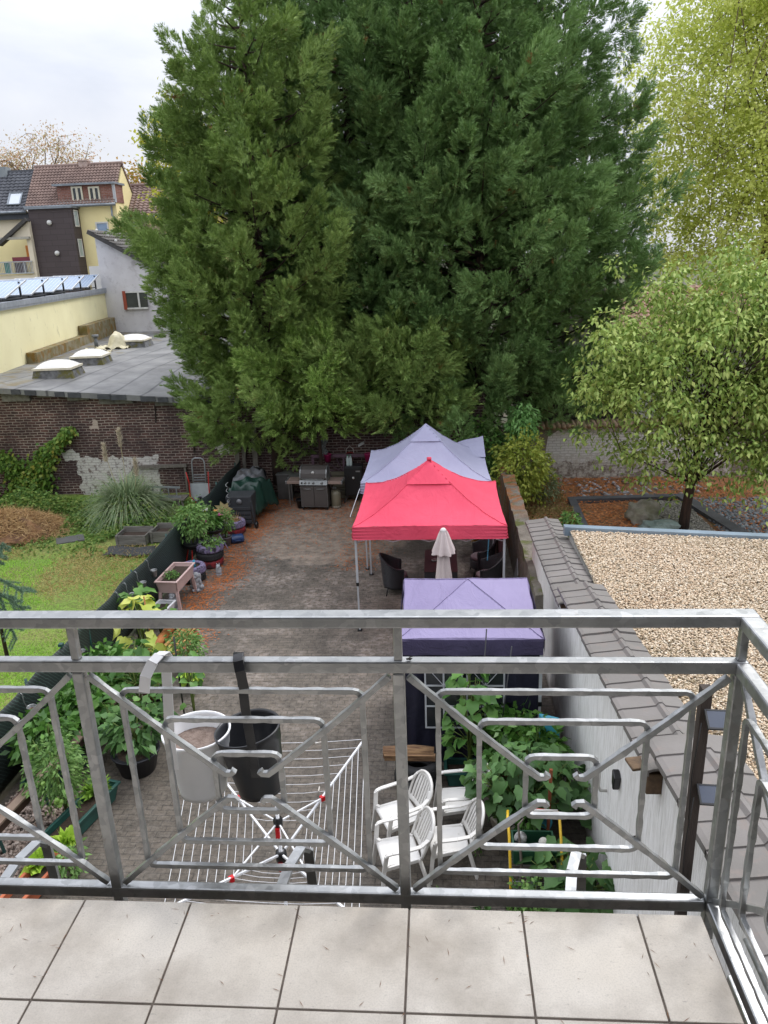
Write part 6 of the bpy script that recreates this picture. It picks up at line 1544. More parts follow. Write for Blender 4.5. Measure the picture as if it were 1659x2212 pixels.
# ladder on a trestle
LD = thing('aluminium_ladder', 'silver aluminium ladder lying on edge on the old trestle before the brick wall', 'ladder', (-8.8, 21.6, .3))
la = Vector((-10.0, 21.6, .40)); lb_ = Vector((-7.8, 21.6, .30))
for dz in (0, .30): bld = MB(); bld.bar(la+Vector((0, 0, dz)), lb_+Vector((0, 0, dz)), .03, .06); bld.build('stile', ZT, LD)
for k in range(9): t = (k+.5)/9; p = la+(lb_-la)*t; bld = MB(); bld.bar(p, p+Vector((0, 0, .30)), .028); bld.build('rung', ZT, LD)
TR = thing('wooden_trestle', 'weathered wooden trestle table under the ladder', 'trestle', (-7.9, 21.6, 0))
part('top', lambda b: b.b2((-.55, -.2, .24), (.25, .3, .285)), GW_, TR)
for sx in (-.45, .05, .16): part('leg', lambda b: b.bar((sx, -.15, .24), (sx+.04, -.2, -.02), .05), GW_, TR)
FRM = thing('wall_trellis', 'old grey wooden frame fixed to the brick wall above the ladder', 'frame', (-8.9, 22.8, 0))
part('beam', lambda b: b.box((.1, 0, .95), (1.75, .10, .09), ry=-.02), GW_, FRM); part('upright', lambda b: b.b2((.88, -.04, .0), (.94, .04, .9)), GW_, FRM); part('upright', lambda b: b.b2((-.82, -.04, .0), (-.74, .04, .88)), GW_, FRM)
# planter boxes, mat, stump, compost heap
PB = mat('grey_box_wood', '#7c7972', '#5c5952', 5, .9, bump=.5, stretch=(.5, 4, 4))
def box_planter(x, y, w, d, h, lab):
    t = thing('wooden_planter_box', lab, 'planter box', (x, y, 0), 0, 'grey wooden planter boxes')
    for (p, q) in (((-w/2, -d/2, .04), (w/2, -d/2+.03, h)), ((-w/2, d/2-.03, .04), (w/2, d/2, h+.05)), ((-w/2, -d/2+.031, .04), (-w/2+.03, d/2-.031, h)), ((w/2-.03, -d/2+.031, .04), (w/2, d/2-.031, h))):
        part('board', lambda b: b.b2(p, q), PB, t)
    part('soil', lambda b: b.b2((-w/2+.04, -d/2+.04, .05), (w/2-.04, d/2-.04, h-.10)), MATS['potting_soil'], t)
    for sx in (-1, 1): part('foot', lambda b: b.box((sx*(w/2-.04), -d/2-.012, h/2), (.06, .02, h)), PB, t)
box_planter(-8.08, 18.55, .82, .62, .30, 'grey wooden planter box, the left one, with mesh across it'); box_planter(-7.22, 18.75, .82, .62, .32, 'grey wooden planter box, the right one beside the fence')
mb = MB(); mb.grid(lambda u, w: (-8.55+u*1.25+.06*math.sin(w*5), 17.45+w*.62+.05*math.sin(u*7), .075+.008*math.sin(u*9)), 10, 6); tag(mb.build('rubber_mat', mat('dark_rubber_mat', '#3d3f40', '#333536', 6, .9), None, solid=.01), 'dark rubber mat lying on dry grass before the planter boxes', 'mat')
mb = MB(); mb.box((-9.9, 18.6, .08), (.7, .5, .04), rz=.5); tag(mb.build('paving_slab', mat('slate_slab', '#5a5a57', None, 3, .85), None), 'loose dark paving slab among the weeds left of the planter boxes', 'slab')
mb = MB(); mb.tube([(-9.95, 21.5, -.02), (-9.9, 21.5, .45), (-9.85, 21.45, .62)], [.20, .17, .14], 10); tag(mb.build('tree_stump', mat('pale_dead_bark', '#837b72', '#4c453e', 6, .95, bump=1, bscale=10, bdist=.04), None), 'grey rotten tree stump at the foot of the brick wall', 'stump')
HP = thing('compost_heap', 'heap of brown hay and rotting garden clippings beside the brick wall', 'compost heap', (-11.4, 19.6, 0))
hc = gz(90, 1140)
hx, hy = -12.0, 19.3
def hf(u, w):
    a = u*6.2832; r_ = w; z = .62*(1-r_**1.5)+.12*math.sin(a*3+r_*5)*r_+.06*math.sin(a*9); return (hx+math.cos(a)*1.75*r_, hy+math.sin(a)*1.25*r_, max(z, 0)*(1-.0)-.0)
mb = MB(); mb.grid(hf, 48, 16); mb.build('heap', mat('rotting_mulch', '#83613f', '#5b4030', 3, .95, bump=1, bscale=14, bdist=.05), HP)
n = 9000; a = rng.uniform(0, 6.28, n); r_ = rng.random(n)**.55; zz = .64*(1-r_**1.5)
P = np.stack([np.cos(a)*1.95*r_, np.sin(a)*1.25*r_, zz+rng.uniform(0, .06, n)], 1)+np.array([hx+11.4, hy-19.6, 0]); D = np.stack([rng.normal(size=n), rng.normal(size=n), rng.normal(size=n)*.35], 1)
V, F = needles(P, D, rng.uniform(.12, .36, n), .016)
o = npobj('straw', np_mesh('straw', V, [(F, 0)], [leafmat('straw_clippings', ['#8a6a48', '#b08f62', '#c9ab7c', '#6f5038'], .9, .1, .8)]), HP); o['kind'] = 'stuff'
# weeds as ground cover
def weeds(nm, lab, n, fn, L, cols, z, wr=.6, up=.6):
    P = fn(n); n = len(P); D = np.stack([rng.normal(size=n), rng.normal(size=n), np.abs(rng.normal(size=n))*up], 1)
    V, F = leaves(P, D, L*rng.uniform(.6, 1.3, n), L*wr, fold=.1, droop=.2)
    return tag(npobj(nm, np_mesh(nm, V, [(F, 0)], [leafmat(nm+'_leaf', cols, .6, .25, .9)])), lab, 'weeds', kind='stuff')
def reg_w(n):
    x = rng.uniform(-15, -6.9, n); y = 19.8+rng.normal(size=n)*.9+(x+10)*-.12
    c = .35*np.maximum(0, 1+np.sin(x*2.1+y)*.8+np.cos(y*3.0-x)*.6)*np.clip((y-18.0)/2, .15, 1)
    k = (((x-hx)/1.6)**2+((y-hy)/1.15)**2 > .95) & (y > 17.2) & (y < 22.75) & (((x+7.6)/1.4)**2+((y-18.3)/.9)**2 > 1)
    k &= ~((x > -8.5) & (y > 20.2)); z = c*rng.random(n); return np.stack([x, y, z+.04], 1)[k]
weeds('weeds', 'tangle of green weeds and brambles along the foot of the brick wall', 26000, reg_w, .11, ['#3f5d2a', '#587a36', '#6f8f45', '#8a9a4e', '#4c6b30'], 0)
def reg_w2(n):
    x = rng.uniform(2.1, 3.6, n); y = rng.uniform(15, 23.5, n); return np.stack([x, y, .45*rng.random(n)*(.4+.6*np.sin(y*2)**2)+.02], 1)
weeds('tall_weeds', 'dry brown and green weeds in the strip beyond the low concrete wall', 7000, reg_w2, .10, ['#6b6a38', '#7f7445', '#8f7a4e', '#56702f'], 0, .25, 1.6)
# pampas grass
PG = thing('pampas_grass', 'big clump of arching blue green pampas grass with pale plumes', 'ornamental grass', (-9.0, 20.5, 0))
n = 2600; a = rng.uniform(0, 6.28, n); Lg = rng.uniform(1.1, 2.15, n); el = rng.uniform(.35, 1.45, n); Vs = []; Fs = []
segs = 6; side = np.stack([-np.sin(a), np.cos(a), np.zeros(n)], 1); r0 = rng.random(n)*.35
for i in range(segs+1):
    t = i/segs; hor = Lg*(np.cos(el)*t+.35*t**2.2); ver = Lg*(np.sin(el)*t)*(1-.55*t**1.6*(1.6-el))-.28*Lg*t**3
    c = np.stack([np.cos(a)*(r0+hor*.62), np.sin(a)*(r0+hor*.62), np.maximum(ver*1.05, .03)], 1); w = .011*(1-t**2)+.001
    Vs.append(c-side*w); Vs.append(c+side*w)
V = np.stack(Vs, 1).reshape(-1, 3); k = 2*(segs+1)
F = np.concatenate([np.stack([np.arange(n)*k+2*i, np.arange(n)*k+2*i+1, np.arange(n)*k+2*i+3, np.arange(n)*k+2*i+2], 1) for i in range(segs)])
npobj('foliage', np_mesh('foliage', V, [(F, 0)], [leafmat('pampas_blade', ['#5d7350', '#7a9068', '#95a57c', '#b0b088'], .6, .2, .7)], smooth=True), PG)
for (x, y, h) in ((-.5, .1, 1.95), (-.05, .2, 2.35), (.35, .1, 1.5)):
    part('flower_stem', lambda b: b.tube([(x*.3, y, .3), (x*.7, y, h*.6), (x, y, h)], .008, 5), mat('straw_stem', '#a59a72', None, 4, .8), PG)
    n = 260; zz = rng.random(n); P = np.stack([x+rng.normal(size=n)*.02, y+rng.normal(size=n)*.02, h-.25+zz*.5], 1); D = np.stack([rng.normal(size=n)*.5, rng.normal(size=n)*.5, np.full(n, .9)], 1)
    V, F = needles(P, D, .13, .022); npobj('plume', np_mesh('plume', V, [(F, 0)], [leafmat('plume_fluff', ['#b8aa92', '#cdc2ae'], .9, .2, 1)]), PG)
# ivy on the wall
def on_wall(pts, nper, spread, L, cols, nm, lab, cat, yy=22.86, stem=True):
    t = thing(nm, lab, cat, (pts[0][0], yy, 0)); st = MB(); P = []
    for (p, q) in zip(pts[:-1], pts[1:]):
        st.tube([(p[0], yy-.03, p[1]), ((p[0]+q[0])/2, yy-.06, (p[1]+q[1])/2), (q[0], yy-.03, q[1])], .015, 5)
        k = nper; f = rng.random(k); P.append(np.stack([p[0]+(q[0]-p[0])*f+rng.normal(size=k)*spread*(p[2]+(q[2]-p[2])*f), yy-.05-np.abs(rng.normal(size=k))*.13, p[1]+(q[1]-p[1])*f+rng.normal(size=k)*spread*(p[2]+(q[2]-p[2])*f)], 1))
    P = np.concatenate(P); P[:, 2] = np.maximum(P[:, 2], .05); n = len(P); D = np.stack([rng.normal(size=n)*.6, -np.abs(rng.normal(size=n))*.5, -np.abs(rng.normal(size=n))], 1)
    roll = np.array([[1, 0, 0.3]])+rng.normal(size=(n, 3))*.35
    V, F = leaves(P-np.array([pts[0][0], yy, 0]), D, L*rng.uniform(.7, 1.3, n), L*.85, fold=.1, droop=.05, roll=np.cross(D, roll))
    npobj('foliage', np_mesh('foliage', V, [(F, 0)], [leafmat(nm+'_leaf', cols, .5, .2, 1.2)]), t); st.build('stem', BARK, t)
W_ = lambda px, py, k: (gy(px, py, WY)[0], gy(px, py, WY)[2], k)
on_wall([W_(160, 925, .5), W_(120, 965, .7), W_(95, 1000, 1.3), W_(75, 1050, 2.0), W_(55, 1100, 2.4)], 700, .14, .13, ['#3a5a26', '#55782f', '#6d8c3a', '#97903e'], 'climbing_ivy', 'green climber spreading over the brick wall at the left, its tip reaching up right', 'climbing plant')
on_wall([W_(10, 985, .8), W_(40, 1010, 1.2), W_(60, 1060, 1.6)], 500, .14, .13, ['#3a5a26', '#55782f', '#6d8c3a', '#97903e'], 'climbing_ivy', 'second green climber at the left photo edge joining the larger one', 'climbing plant')
# bushes around the tan plaster wall
HZ = leafmat('hazel_leaf', ['#3f6030', '#57803f', '#749a50', '#8fae5c'], .55, .25, .8); YH = leafmat('lime_leaf', ['#7f9440', '#9fae4c', '#b7bd57', '#69843a'], .55, .3, .8)
q = gz(1120, 1090); stemleaf('lime_green_shrub', 'lime and dark green shrub against the tan plaster wall right of the lavender tent', 'shrub', (2.35, 20.9, 0), 2.15, .75, 3400, .12, YH, .55, 1, stems=9)
stemleaf('leafy_shrub', 'broad leaved shrub between the lavender tent and the conifer trunk', 'shrub', (1.35, 22.0, 0), 2.5, .75, 2200, .15, HZ, .6, 2, stems=8)
stemleaf('drooping_creeper', 'fresh green creeper hanging from the conifer above the tan plaster wall', 'creeper', (2.35, 21.6, 1.55), 1.35, .42, 1300, .14, leafmat('creeper_leaf', ['#5a8a48', '#76a65c', '#8dbb70', '#639650'], .5, .25, 1), .42, 3, stems=6, hang=.8)
stemleaf('grey_green_shrub', 'thin grey green shrub in front of the left end of the whitewashed wall', 'shrub', (2.95, 21.2, 0), 1.1, .55, 900, .09, leafmat('sage_leaf', ['#6b7a58', '#86926c', '#55663f'], .6, .2, 1), .4, 4, stems=8)
stemleaf('young_nettle', 'young bright green plant beside the tile coping, the left of two', 'plant', (2.55, 16.9, 0), 1.0, .22, 420, .11, HZ, .5, 5, shape='vine', stems=3); stemleaf('young_nettle', 'young bright green plant beside the tile coping, the right and taller of two', 'plant', (3.05, 17.1, 0), 1.2, .28, 560, .11, HZ, .5, 6, shape='vine', stems=3)
# spruce twig entering at the left edge
SPt = thing('spruce_sapling', 'tip of a small blue green spruce with drooping twigs at the left edge', 'spruce', (-7.98, 12.0, 0)); SPt.scale = (.8, .8, 1.05)
trk = MB(); trk.tube([(0, 0, 0), (0, 0, 1.7), (.25, .1, 2.35)], [.05, .03, .012], 7); trk.build('trunk', BARK, SPt, world=False)
Ps, Ds = [], []
for (ba, dr_, up) in (((.0, 0, 1.75), (.75, -.1, 0), -.25), ((.02, 0, 1.65), (.5, -.45, 0), -.55), ((0, 0, 1.7), (-.6, -.2, 0), -.4), ((.1, 0, 2.0), (.35, 0, 0), .35), ((0, 0, 1.5), (.2, -.6, 0), -.7), ((.0, 0, 1.45), (.65, .2, 0), -.55), ((0, 0, 1.2), (.5, -.3, 0), -.5)):
    for t in np.linspace(0, 1, 90):
        p = np.array(ba)+np.array(dr_)*t+np.array([0, 0, up*t**1.6])
        for q in range(14):
            Ps.append(p+rng.normal(size=3)*.008); Ds.append(np.array(dr_)*.6+rng.normal(size=3)*.7+np.array([0, 0, up*.3]))
        if t > .25 and rng.random() < .14:
            sd_ = np.cross(dr_, [0, 0, 1])*rng.choice([-1, 1])
            for t2 in np.linspace(0, 1, 26):
                for q in range(6): Ps.append(p+sd_*.4*t2+np.array(dr_)*.2*t2+np.array([0, 0, -.12*t2])); Ds.append(sd_*.6+rng.normal(size=3)*.6)
V, F = needles(np.array(Ps), np.array(Ds), .055, .010)
npobj('crown', np_mesh('crown', V, [(F, 0)], [leafmat('spruce_needle', ['#54705a', '#6f8a72', '#8aa388'], .6, .1, 1)]), SPt)

# ------------------------------------------------------------------ left border: tyres, pots, planters
LIL = mat('lilac_tyre_paint', '#8d82a2', '#776c8b', 5, .85, bump=.6, bscale=30, dirt='#3b3740', dscale=9, dlo=.46, dhi=.6); RTY = mat('red_tyre_paint', '#96282c', '#7c2228', 5, .85, bump=.6, bscale=30, dirt='#3a2022', dscale=9, dlo=.46, dhi=.6)
def stack(x, y, cols, lab, soil=True):
    t = thing('painted_tyre_planter', lab, 'tyre planter', (x, y, 0), 0, 'painted tyre planters along the fence')
    for i, m in enumerate(cols): tyre(t, (x+.02*i, y, i*.19), .32, .20, .19, m)
    if soil: MB().lathe([(.001, len(cols)*.19-.05), (.24, len(cols)*.19-.06)], (x, y, 0), 20).build('soil', MATS['potting_soil'], t)
    return t
stack(-5.60, 19.2, [RTY, LIL], 'tyre planter painted red and lilac in front of the black composter, holding dry stems'); stack(-5.60, 16.95, [RTY, TY, LIL], 'tall tyre planter with red lower tyres and lilac top under the round black pot'); stack(-5.78, 16.05, [TY, LIL], 'tyre planter with a lilac top tyre right behind the pink raised planter')
def statue(x, y, s_, kind, lab, cat):
    t = thing('stone_figure', lab, cat, (x, y, 0)); m = mat('grey_cast_stone', '#a5a7aa', '#8c8e92', 9, .85, bump=.4)
    def f(b):
        b.ball((0, 0, .13*s_), .12*s_, 14, sc=(1, .85, 1.15)); b.ball((0, -.01, .25*s_), .10*s_, 14, sc=(.95, .8, 1.1)); b.ball((0, -.02, .36*s_), .085*s_, 14, sc=(1, .95, .95))
        for q in (-1, 1):
            if kind == 'dog':
                b.ball((q*.085*s_, .0, .33*s_), .05*s_, 10, sc=(.65, .6, 1.7)); b.ball((q*.10*s_, -.05*s_, .22*s_), .04*s_, 8, sc=(.8, .8, 1.9)); b.ball((q*.05*s_, -.11*s_, .04*s_), .05*s_, 10, sc=(.9, 1.3, .8))
                b.ball((q*.10*s_, -.02*s_, .09*s_), .065*s_, 10)
            else:
                b.ball((q*.05*s_, .0, .44*s_), .03*s_, 8, sc=(.7, .6, 1.6)); b.ball((q*.09*s_, 0, .2*s_), .05*s_, 8, sc=(.5, .9, 2))
        b.ball((0, -.10*s_, .345*s_), .04*s_, 10, sc=(1.1, 1.1, .8))
        b.lathe([(.001, 0), (.13*s_, 0), (.13*s_, .03*s_), (.001, .03*s_)], n=18)
    part('body', f, m, t); part('eyes', lambda b: (b.ball((-.03*s_, -.10*s_, .385*s_), .010*s_, 6), b.ball((.03*s_, -.10*s_, .385*s_), .010*s_, 6)), BLK, t)
x, y, _ = gz(427, 1274); statue(x, y, 1.0, 'dog', 'grey stone dog figure covering its ears beside the lilac tyre', 'statue')
x, y, _ = gz(375, 1318); statue(x-.0, y+.05, .9, 'owl', 'pale stone animal figure in front of the white planter', 'statue')
x, y, _ = gz(462, 1212); statue(-5.22, 16.35, .6, 'owl', 'small cream stone figure between the red and the lilac tyres', 'statue')
PK = mat('dusty_pink_plastic', '#c7aca6', '#b89c97', 3, .55)
def trough(nm, lab, loc, rz, w, d, h, leg_h, m, cat='planter', soil=True, group=None):
    t = thing(nm, lab, cat, loc, rz, group); z0 = leg_h; tk = .02; k = .88
    for (sx, sy) in ((0, -1), (0, 1), (-1, 0), (1, 0)):
        def f(b):
            if sy: vs = [(-w/2*k, sy*d/2*k, z0), (w/2*k, sy*d/2*k, z0), (w/2, sy*d/2, z0+h), (-w/2, sy*d/2, z0+h)]; n_ = (0, -sy*tk, 0)
            else: vs = [(sx*w/2*k, -d/2*k, z0), (sx*w/2*k, d/2*k, z0), (sx*w/2, d/2, z0+h), (sx*w/2, -d/2, z0+h)]; n_ = (-sx*tk, 0, 0)
            vv = vs+[tuple(a+b_ for a, b_ in zip(v, n_)) for v in vs]; b.add(vv, [(0, 1, 2, 3), (7, 6, 5, 4), (0, 4, 5, 1), (1, 5, 6, 2), (2, 6, 7, 3), (3, 7, 4, 0)])
        part('side_panel', f, m, t)
    part('rim', lambda b: (b.b2((-w/2-.025, -d/2-.025, z0+h), (w/2+.025, -d/2+.02, z0+h+.03)), b.b2((-w/2-.025, d/2-.02, z0+h), (w/2+.025, d/2+.025, z0+h+.03)), b.b2((-w/2-.025, -d/2+.021, z0+h), (-w/2+.02, d/2-.021, z0+h+.03)), b.b2((w/2-.02, -d/2+.021, z0+h), (w/2+.025, d/2-.021, z0+h+.03))), m, t, bevel=.006)
    part('base', lambda b: b.b2((-w/2*k+.01, -d/2*k+.01, z0+.005), (w/2*k-.01, d/2*k-.01, z0+.02)), m, t)
    if soil: part('soil', lambda b: b.b2((-w/2+.035, -d/2+.035, z0+h-.09), (w/2-.035, d/2-.035, z0+h-.045)), MATS['potting_soil'], t)
    if leg_h > .05:
        for sx in (-1, 1):
            for sy in (-1, 1): part('leg', lambda b: b.bar((sx*(w/2*k-.02), sy*(d/2*k-.02), z0+.04), (sx*(w/2*k+.02), sy*(d/2*k+.02), 0), .06, .05), m, t)
    return t
trough('raised_planter', 'dusty pink plastic raised planter on four legs beside the lilac tyre', (-5.72, 14.9, 0), R(-3), .46, 1.05, .26, .40, PK)
stemleaf('parsley', 'little green parsley growing in the pink raised planter', 'plant', (-5.75, 14.75, .55), .22, .14, 260, .05, HZ, .6, 7, stems=4)
trough('white_planter', 'white plastic window box planter full of dark soil in front of the pink planter', (-5.80, 13.95, .0), R(-6), .34, .80, .22, .03, mat('white_plastic_box', '#d5d6d8', '#c8c9cb', 3, .5))
PEP = leafmat('pepper_leaf', ['#2f5220', '#446d2b', '#5c863b', '#769f4b'], .4, .22, 1.5); TOM = leafmat('tomato_leaf', ['#4a6b34', '#658a48', '#7fa35a', '#95b36a'], .6, .25, 1.5); LIME = leafmat('lettuce_leaf', ['#8fb03a', '#a9cc4a', '#c2dc62'], .5, .35, 2); VINE = leafmat('vine_leaf', ['#3a6129', '#4d7836', '#638e45', '#7ba354'], .45, .3, 1.3); YVN = leafmat('yellowing_leaf', ['#a9b848', '#c5cf62', '#d9dc7c', '#8aa840'], .5, .35, 1.3); FIGL = leafmat('fig_leaf', ['#33502b', '#466a38', '#5a7f48', '#739759'], .5, .2, 1.2)
stemleaf('pepper_plant', 'glossy green pepper plant in front of the white planter', 'plant', (-6.0, 13.65, .1), .55, .24, 300, .12, PEP, .45, 8, stems=4)
BP = mat('black_pot', '#222325', '#1a1b1c', 3, .5); GP = mat('grey_pot', '#77767a', '#69686c', 3, .6)
# tomato, tripod pots, flowers
t = thing('bowl_planter', 'round black bowl planter on red legs holding a tomato plant', 'planter', (-5.98, 17.0, 0))
part('bowl', lambda b: b.lathe([(.001, .40), (.12, .41), (.22, .47), (.27, .56), (.28, .58), (.25, .575), (.20, .50), (.001, .50)], n=24), BP, t)
for a in (0, 1.57, 3.14, 4.7): part('leg', lambda b: b.bar((.13*math.cos(a), .13*math.sin(a), .44), (.24*math.cos(a), .24*math.sin(a), 0), .022), RF, t)
stemleaf('tomato_plant', 'loose green tomato plant in the black bowl beside the mesh fence', 'plant', (-5.98, 17.0, .55), 1.0, .42, 900, .10, TOM, .45, 9, stems=7)
stemleaf('tomato_plant', 'second tomato plant leaning on the fence behind the black bowl', 'plant', (-6.0, 17.9, 0), 1.35, .35, 700, .10, TOM, .45, 10, stems=6)
t = thing('tripod_planter', 'black bowl on lilac tripod legs with white and pink lilies', 'planter', (-5.72, 17.9, 0))
part('bowl', lambda b: b.lathe([(.001, .46), (.10, .47), (.22, .53), (.26, .60), (.27, .62), (.24, .615), (.18, .55), (.001, .55)], n=24), BP, t)
for a in (.5, 2.6, 4.7): part('leg', lambda b: b.bar((.10*math.cos(a), .10*math.sin(a), .5), (.30*math.cos(a), .30*math.sin(a), 0), .02), mat('lilac_metal', '#8f86ad', None, 3, .5), t)
stemleaf('lily_foliage', 'green lily leaves in the bowl on lilac legs', 'plant', (-5.72, 17.9, .6), .42, .2, 260, .14, PEP, .3, 11, stems=4)
def flower(x, y, z, r_, m, lab, n=6):
    t = thing('flower', lab, 'flower', (x, y, z)); V, F = leaves(np.zeros((n, 3)), np.stack([np.cos(np.arange(n)*6.283/n), np.sin(np.arange(n)*6.283/n)-.6, np.full(n, .55)], 1), r_, r_*.62, roll=np.tile(np.array([[0, -.4, 1.0]]), (n, 1)))
    npobj('petals', np_mesh('petals', V, [(F, 0)], [m]), t); part('centre', lambda b: b.ball((0, -.01, .01), r_*.18, 8), mat('yellow_centre', '#c9b23a', None, 3, .7), t)
WF_ = leafmat('white_petal', ['#e8e6dc', '#f2f0ea'], .5, .3, 1); PF = leafmat('pink_petal', ['#c04a8a', '#d56aa2', '#b83a78'], .5, .3, 1)
flower(-5.88, 17.85, 1.08, .13, WF_, 'white lily blossom above the tripod bowl'); flower(-5.90, 17.7, .80, .15, PF, 'largest pink blossom left of the tripod bowl'); flower(-5.86, 17.7, .52, .11, PF, 'lower pink blossom left of the tripod legs'); flower(-5.52, 17.95, .92, .11, PF, 'pink blossom at the right of the tripod bowl'); flower(-5.62, 17.9, 1.06, .08, leafmat('apricot_petal', ['#dfae72', '#d59a5c'], .5, .3, 1), 'small apricot blossom between the white and pink ones')
simplepot('flower_pot', 'small grey pot beneath the tomato foliage left of the tripod', 'flower pot', (-6.02, 17.75, .48), .15, .18, GP)
PWh = thing('pinwheel', 'cream fabric pinwheel on a stick above the flowers', 'pinwheel', (-5.62, 18.6, 0))
part('stick', lambda b: b.tube([(.05, 0, 0), (.0, 0, .86)], .008, 6), mat('pale_stick', '#b9ac94', None, 3, .7), PWh)
V, F = leaves(np.tile([[0, -.02, .86]], (8, 1)), np.stack([np.cos(np.arange(8)*.785+.2), np.full(8, -.15), np.sin(np.arange(8)*.785+.2)], 1), .27, .16, roll=np.tile(np.array([[0, 1.0, .15]]), (8, 1)))
npobj('blades', np_mesh('blades', V, [(F, 0)], [mat('cream_fabric', '#c9b98a', '#a8976c', 18, .8)]), PWh)
SPI = thing('spiral_stake', 'twisted silver spiral plant stake beside the composter', 'plant stake', (-5.72, 19.45, 0)); part('spiral', lambda b: b.tube([(.035*math.sin(i*.9), .035*math.cos(i*.9), .1+i*.022) for i in range(58)], .010, 5), SS, SPI)
simplepot('flower_pot', 'grey pot with small leafy herb right of the tripod', 'flower pot', (-5.55, 18.3, 0), .15, .24, GP); stemleaf('herb', 'leafy herb in the grey pot right of the tripod', 'plant', (-5.55, 18.3, .22), .75, .26, 700, .07, TOM, .5, 12, stems=6)
t = thing('watering_jug', 'blue plastic jug lying on its side on the paving', 'jug', (-5.30, 18.45, .12)); Mx = Matrix.Rotation(R(78), 4, 'X') @ Matrix.Identity(4); Mx = Matrix.Rotation(R(-60), 4, 'Z') @ Matrix.Rotation(R(88), 4, 'X')
part('body', lambda b: b.lathe([(.001, -.16), (.10, -.16), (.115, -.14), (.125, .10), (.105, .16), (.11, .17), (.10, .17), (.115, .09), (.001, .05)], n=24, M=Mx), mat('navy_plastic', '#28436f', '#213860', 3, .35), t); part('handle', lambda b: b.tube([tuple(Mx @ Vector(p)) for p in ((.11, 0, .12), (.19, 0, .09), (.19, 0, -.05), (.115, 0, -.09))], .012, 6), MATS['navy_plastic'], t)
stemleaf('herb', 'small green plant trailing from the red tyre planter', 'plant', (-5.45, 16.8, .5), .25, .22, 240, .07, TOM, .6, 13, stems=4); MB().lathe([(.001, 0), (.05, 0), (.065, .12), (.001, .12)], (-5.85, 15.95, .34), 14).build('small_pot', mat('cobalt_pot', '#2c4f8f', None, 3, .4), None)
tag(bpy.data.objects['small_pot'], 'small cobalt blue pot standing inside the lilac tyre', 'pot'); MB().tube([(-5.66, 15.98, .33), (-5.66, 15.98, .52)], .028, 10).build('turquoise_tube', mat('turquoise_plastic', '#2fa6c4', None, 3, .4), None); tag(bpy.data.objects['turquoise_tube'], 'turquoise tube stuck upright in the lilac tyre planter', 'tube')
n = 160; V, F = needles(np.stack([-5.6+rng.normal(size=n)*.1, 19.2+rng.normal(size=n)*.1, np.full(n, .34)], 1), np.stack([rng.normal(size=n), rng.normal(size=n), np.abs(rng.normal(size=n))], 1), .25, .014); tag(npobj('dry_stems', np_mesh('dry_stems', V, [(F, 0)], [MATS['straw_clippings']])), 'dry straw stems lying in the red and lilac tyre planter', 'dry stems')
# ---- nearer left border
stemleaf_ = stemleaf
bigleaf('fig_sapling', 'young fig with a few big lobed leaves standing above the fence', 'plant', (-5.75, 12.9, 0), 1.35, .34, 15, .24, VINE, 1, stems=2)
MB().tube([(-5.78, 12.75, 0), (-5.76, 12.75, 1.1)], .022, 8).build('fence_stake', BLK, None); tag(bpy.data.objects['fence_stake'], 'short black stake beside the young fig', 'stake')
bigleaf('cucumber_vine', 'cucumber vine with yellowing big leaves climbing canes near the fence', 'plant', (-5.35, 12.0, 0), 1.35, .42, 36, .26, YVN, 2, shape='vine'); bigleaf('squash_plant', 'low squash plant with bright green lobed leaves before the stone figure', 'plant', (-5.55, 13.3, 0), .55, .45, 16, .22, VINE, 3)
tg = thing('bamboo_cane', 'orange brown bamboo cane among the yellowing vine', 'cane', (-5.2, 12.0, 0)); part('cane', lambda b: b.tube([(0, 0, 0), (-.03, 0, 1.45)], .014, 6), mat('bamboo', '#b07a3f', '#96642f', 4, .6), tg)
TL2 = thing('rolled_trellis', 'bundle of tan wooden trellis lying on the paving by the plants', 'trellis', (-5.15, 12.9, 0), R(-4))
for i in range(7): part('batten', lambda b: b.b2((-.16+i*.055, -.85, .04+.03*(i % 2)), (-.125+i*.055, .85, .075+.03*(i % 2))), mat('tan_wood', '#c2985e', '#a67d47', 4, .7), TL2)
part('roll', lambda b: b.tube([(-.26, -.85, .12), (-.26, .85, .12)], .09, 12), mat('terracotta_wood', '#b8743f', '#9c5e30', 3, .7), TL2)
stemleaf('tomato_plant', 'feathery tomato plant on a black stick standing on the open paving', 'plant', (-4.55, 11.9, 0), .85, .30, 900, .08, TOM, .4, 14, stems=6); simplepot('flower_pot', 'dark pot under the feathery tomato plant', 'flower pot', (-4.55, 11.9, 0), .16, .2, BP)
stemleaf('tomato_plant', 'tomato bush with green fruit right of the yellowing vine', 'plant', (-5.35, 11.7, 0), .55, .28, 800, .08, TOM, .4, 15, stems=7)
simplepot('flower_pot', 'black pot with bright lettuce standing alone on the paving', 'flower pot', (-4.28, 11.35, 0), .17, .22, BP); stemleaf('lettuce', 'bright green lettuce in the lone black pot', 'plant', (-4.28, 11.35, .2), .22, .18, 70, .14, LIME, .7, 16, stems=3)
simplepot('flower_pot', 'terracotta pot half hidden under the white bucket strap', 'flower pot', (-4.95, 11.05, 0), .15, .24, mat('terracotta', '#b2613f', '#9c5236', 3, .75)); simplepot('flower_pot', 'black pot right of the terracotta one', 'flower pot', (-4.72, 11.0, 0), .13, .2, BP)
stemleaf('herb', 'thin green herb growing from the black pot right of the terracotta one', 'plant', (-4.72, 11.0, .18), .3, .14, 160, .05, HZ, .5, 17, stems=4)
st_ = thing('black_stick', 'tall black plant stick behind the white bucket', 'stake', (-4.15, 10.4, 0)); part('stick', lambda b: b.tube([(0, 0, 0), (0, .0, 1.5)], .014, 6), BLK, st_)
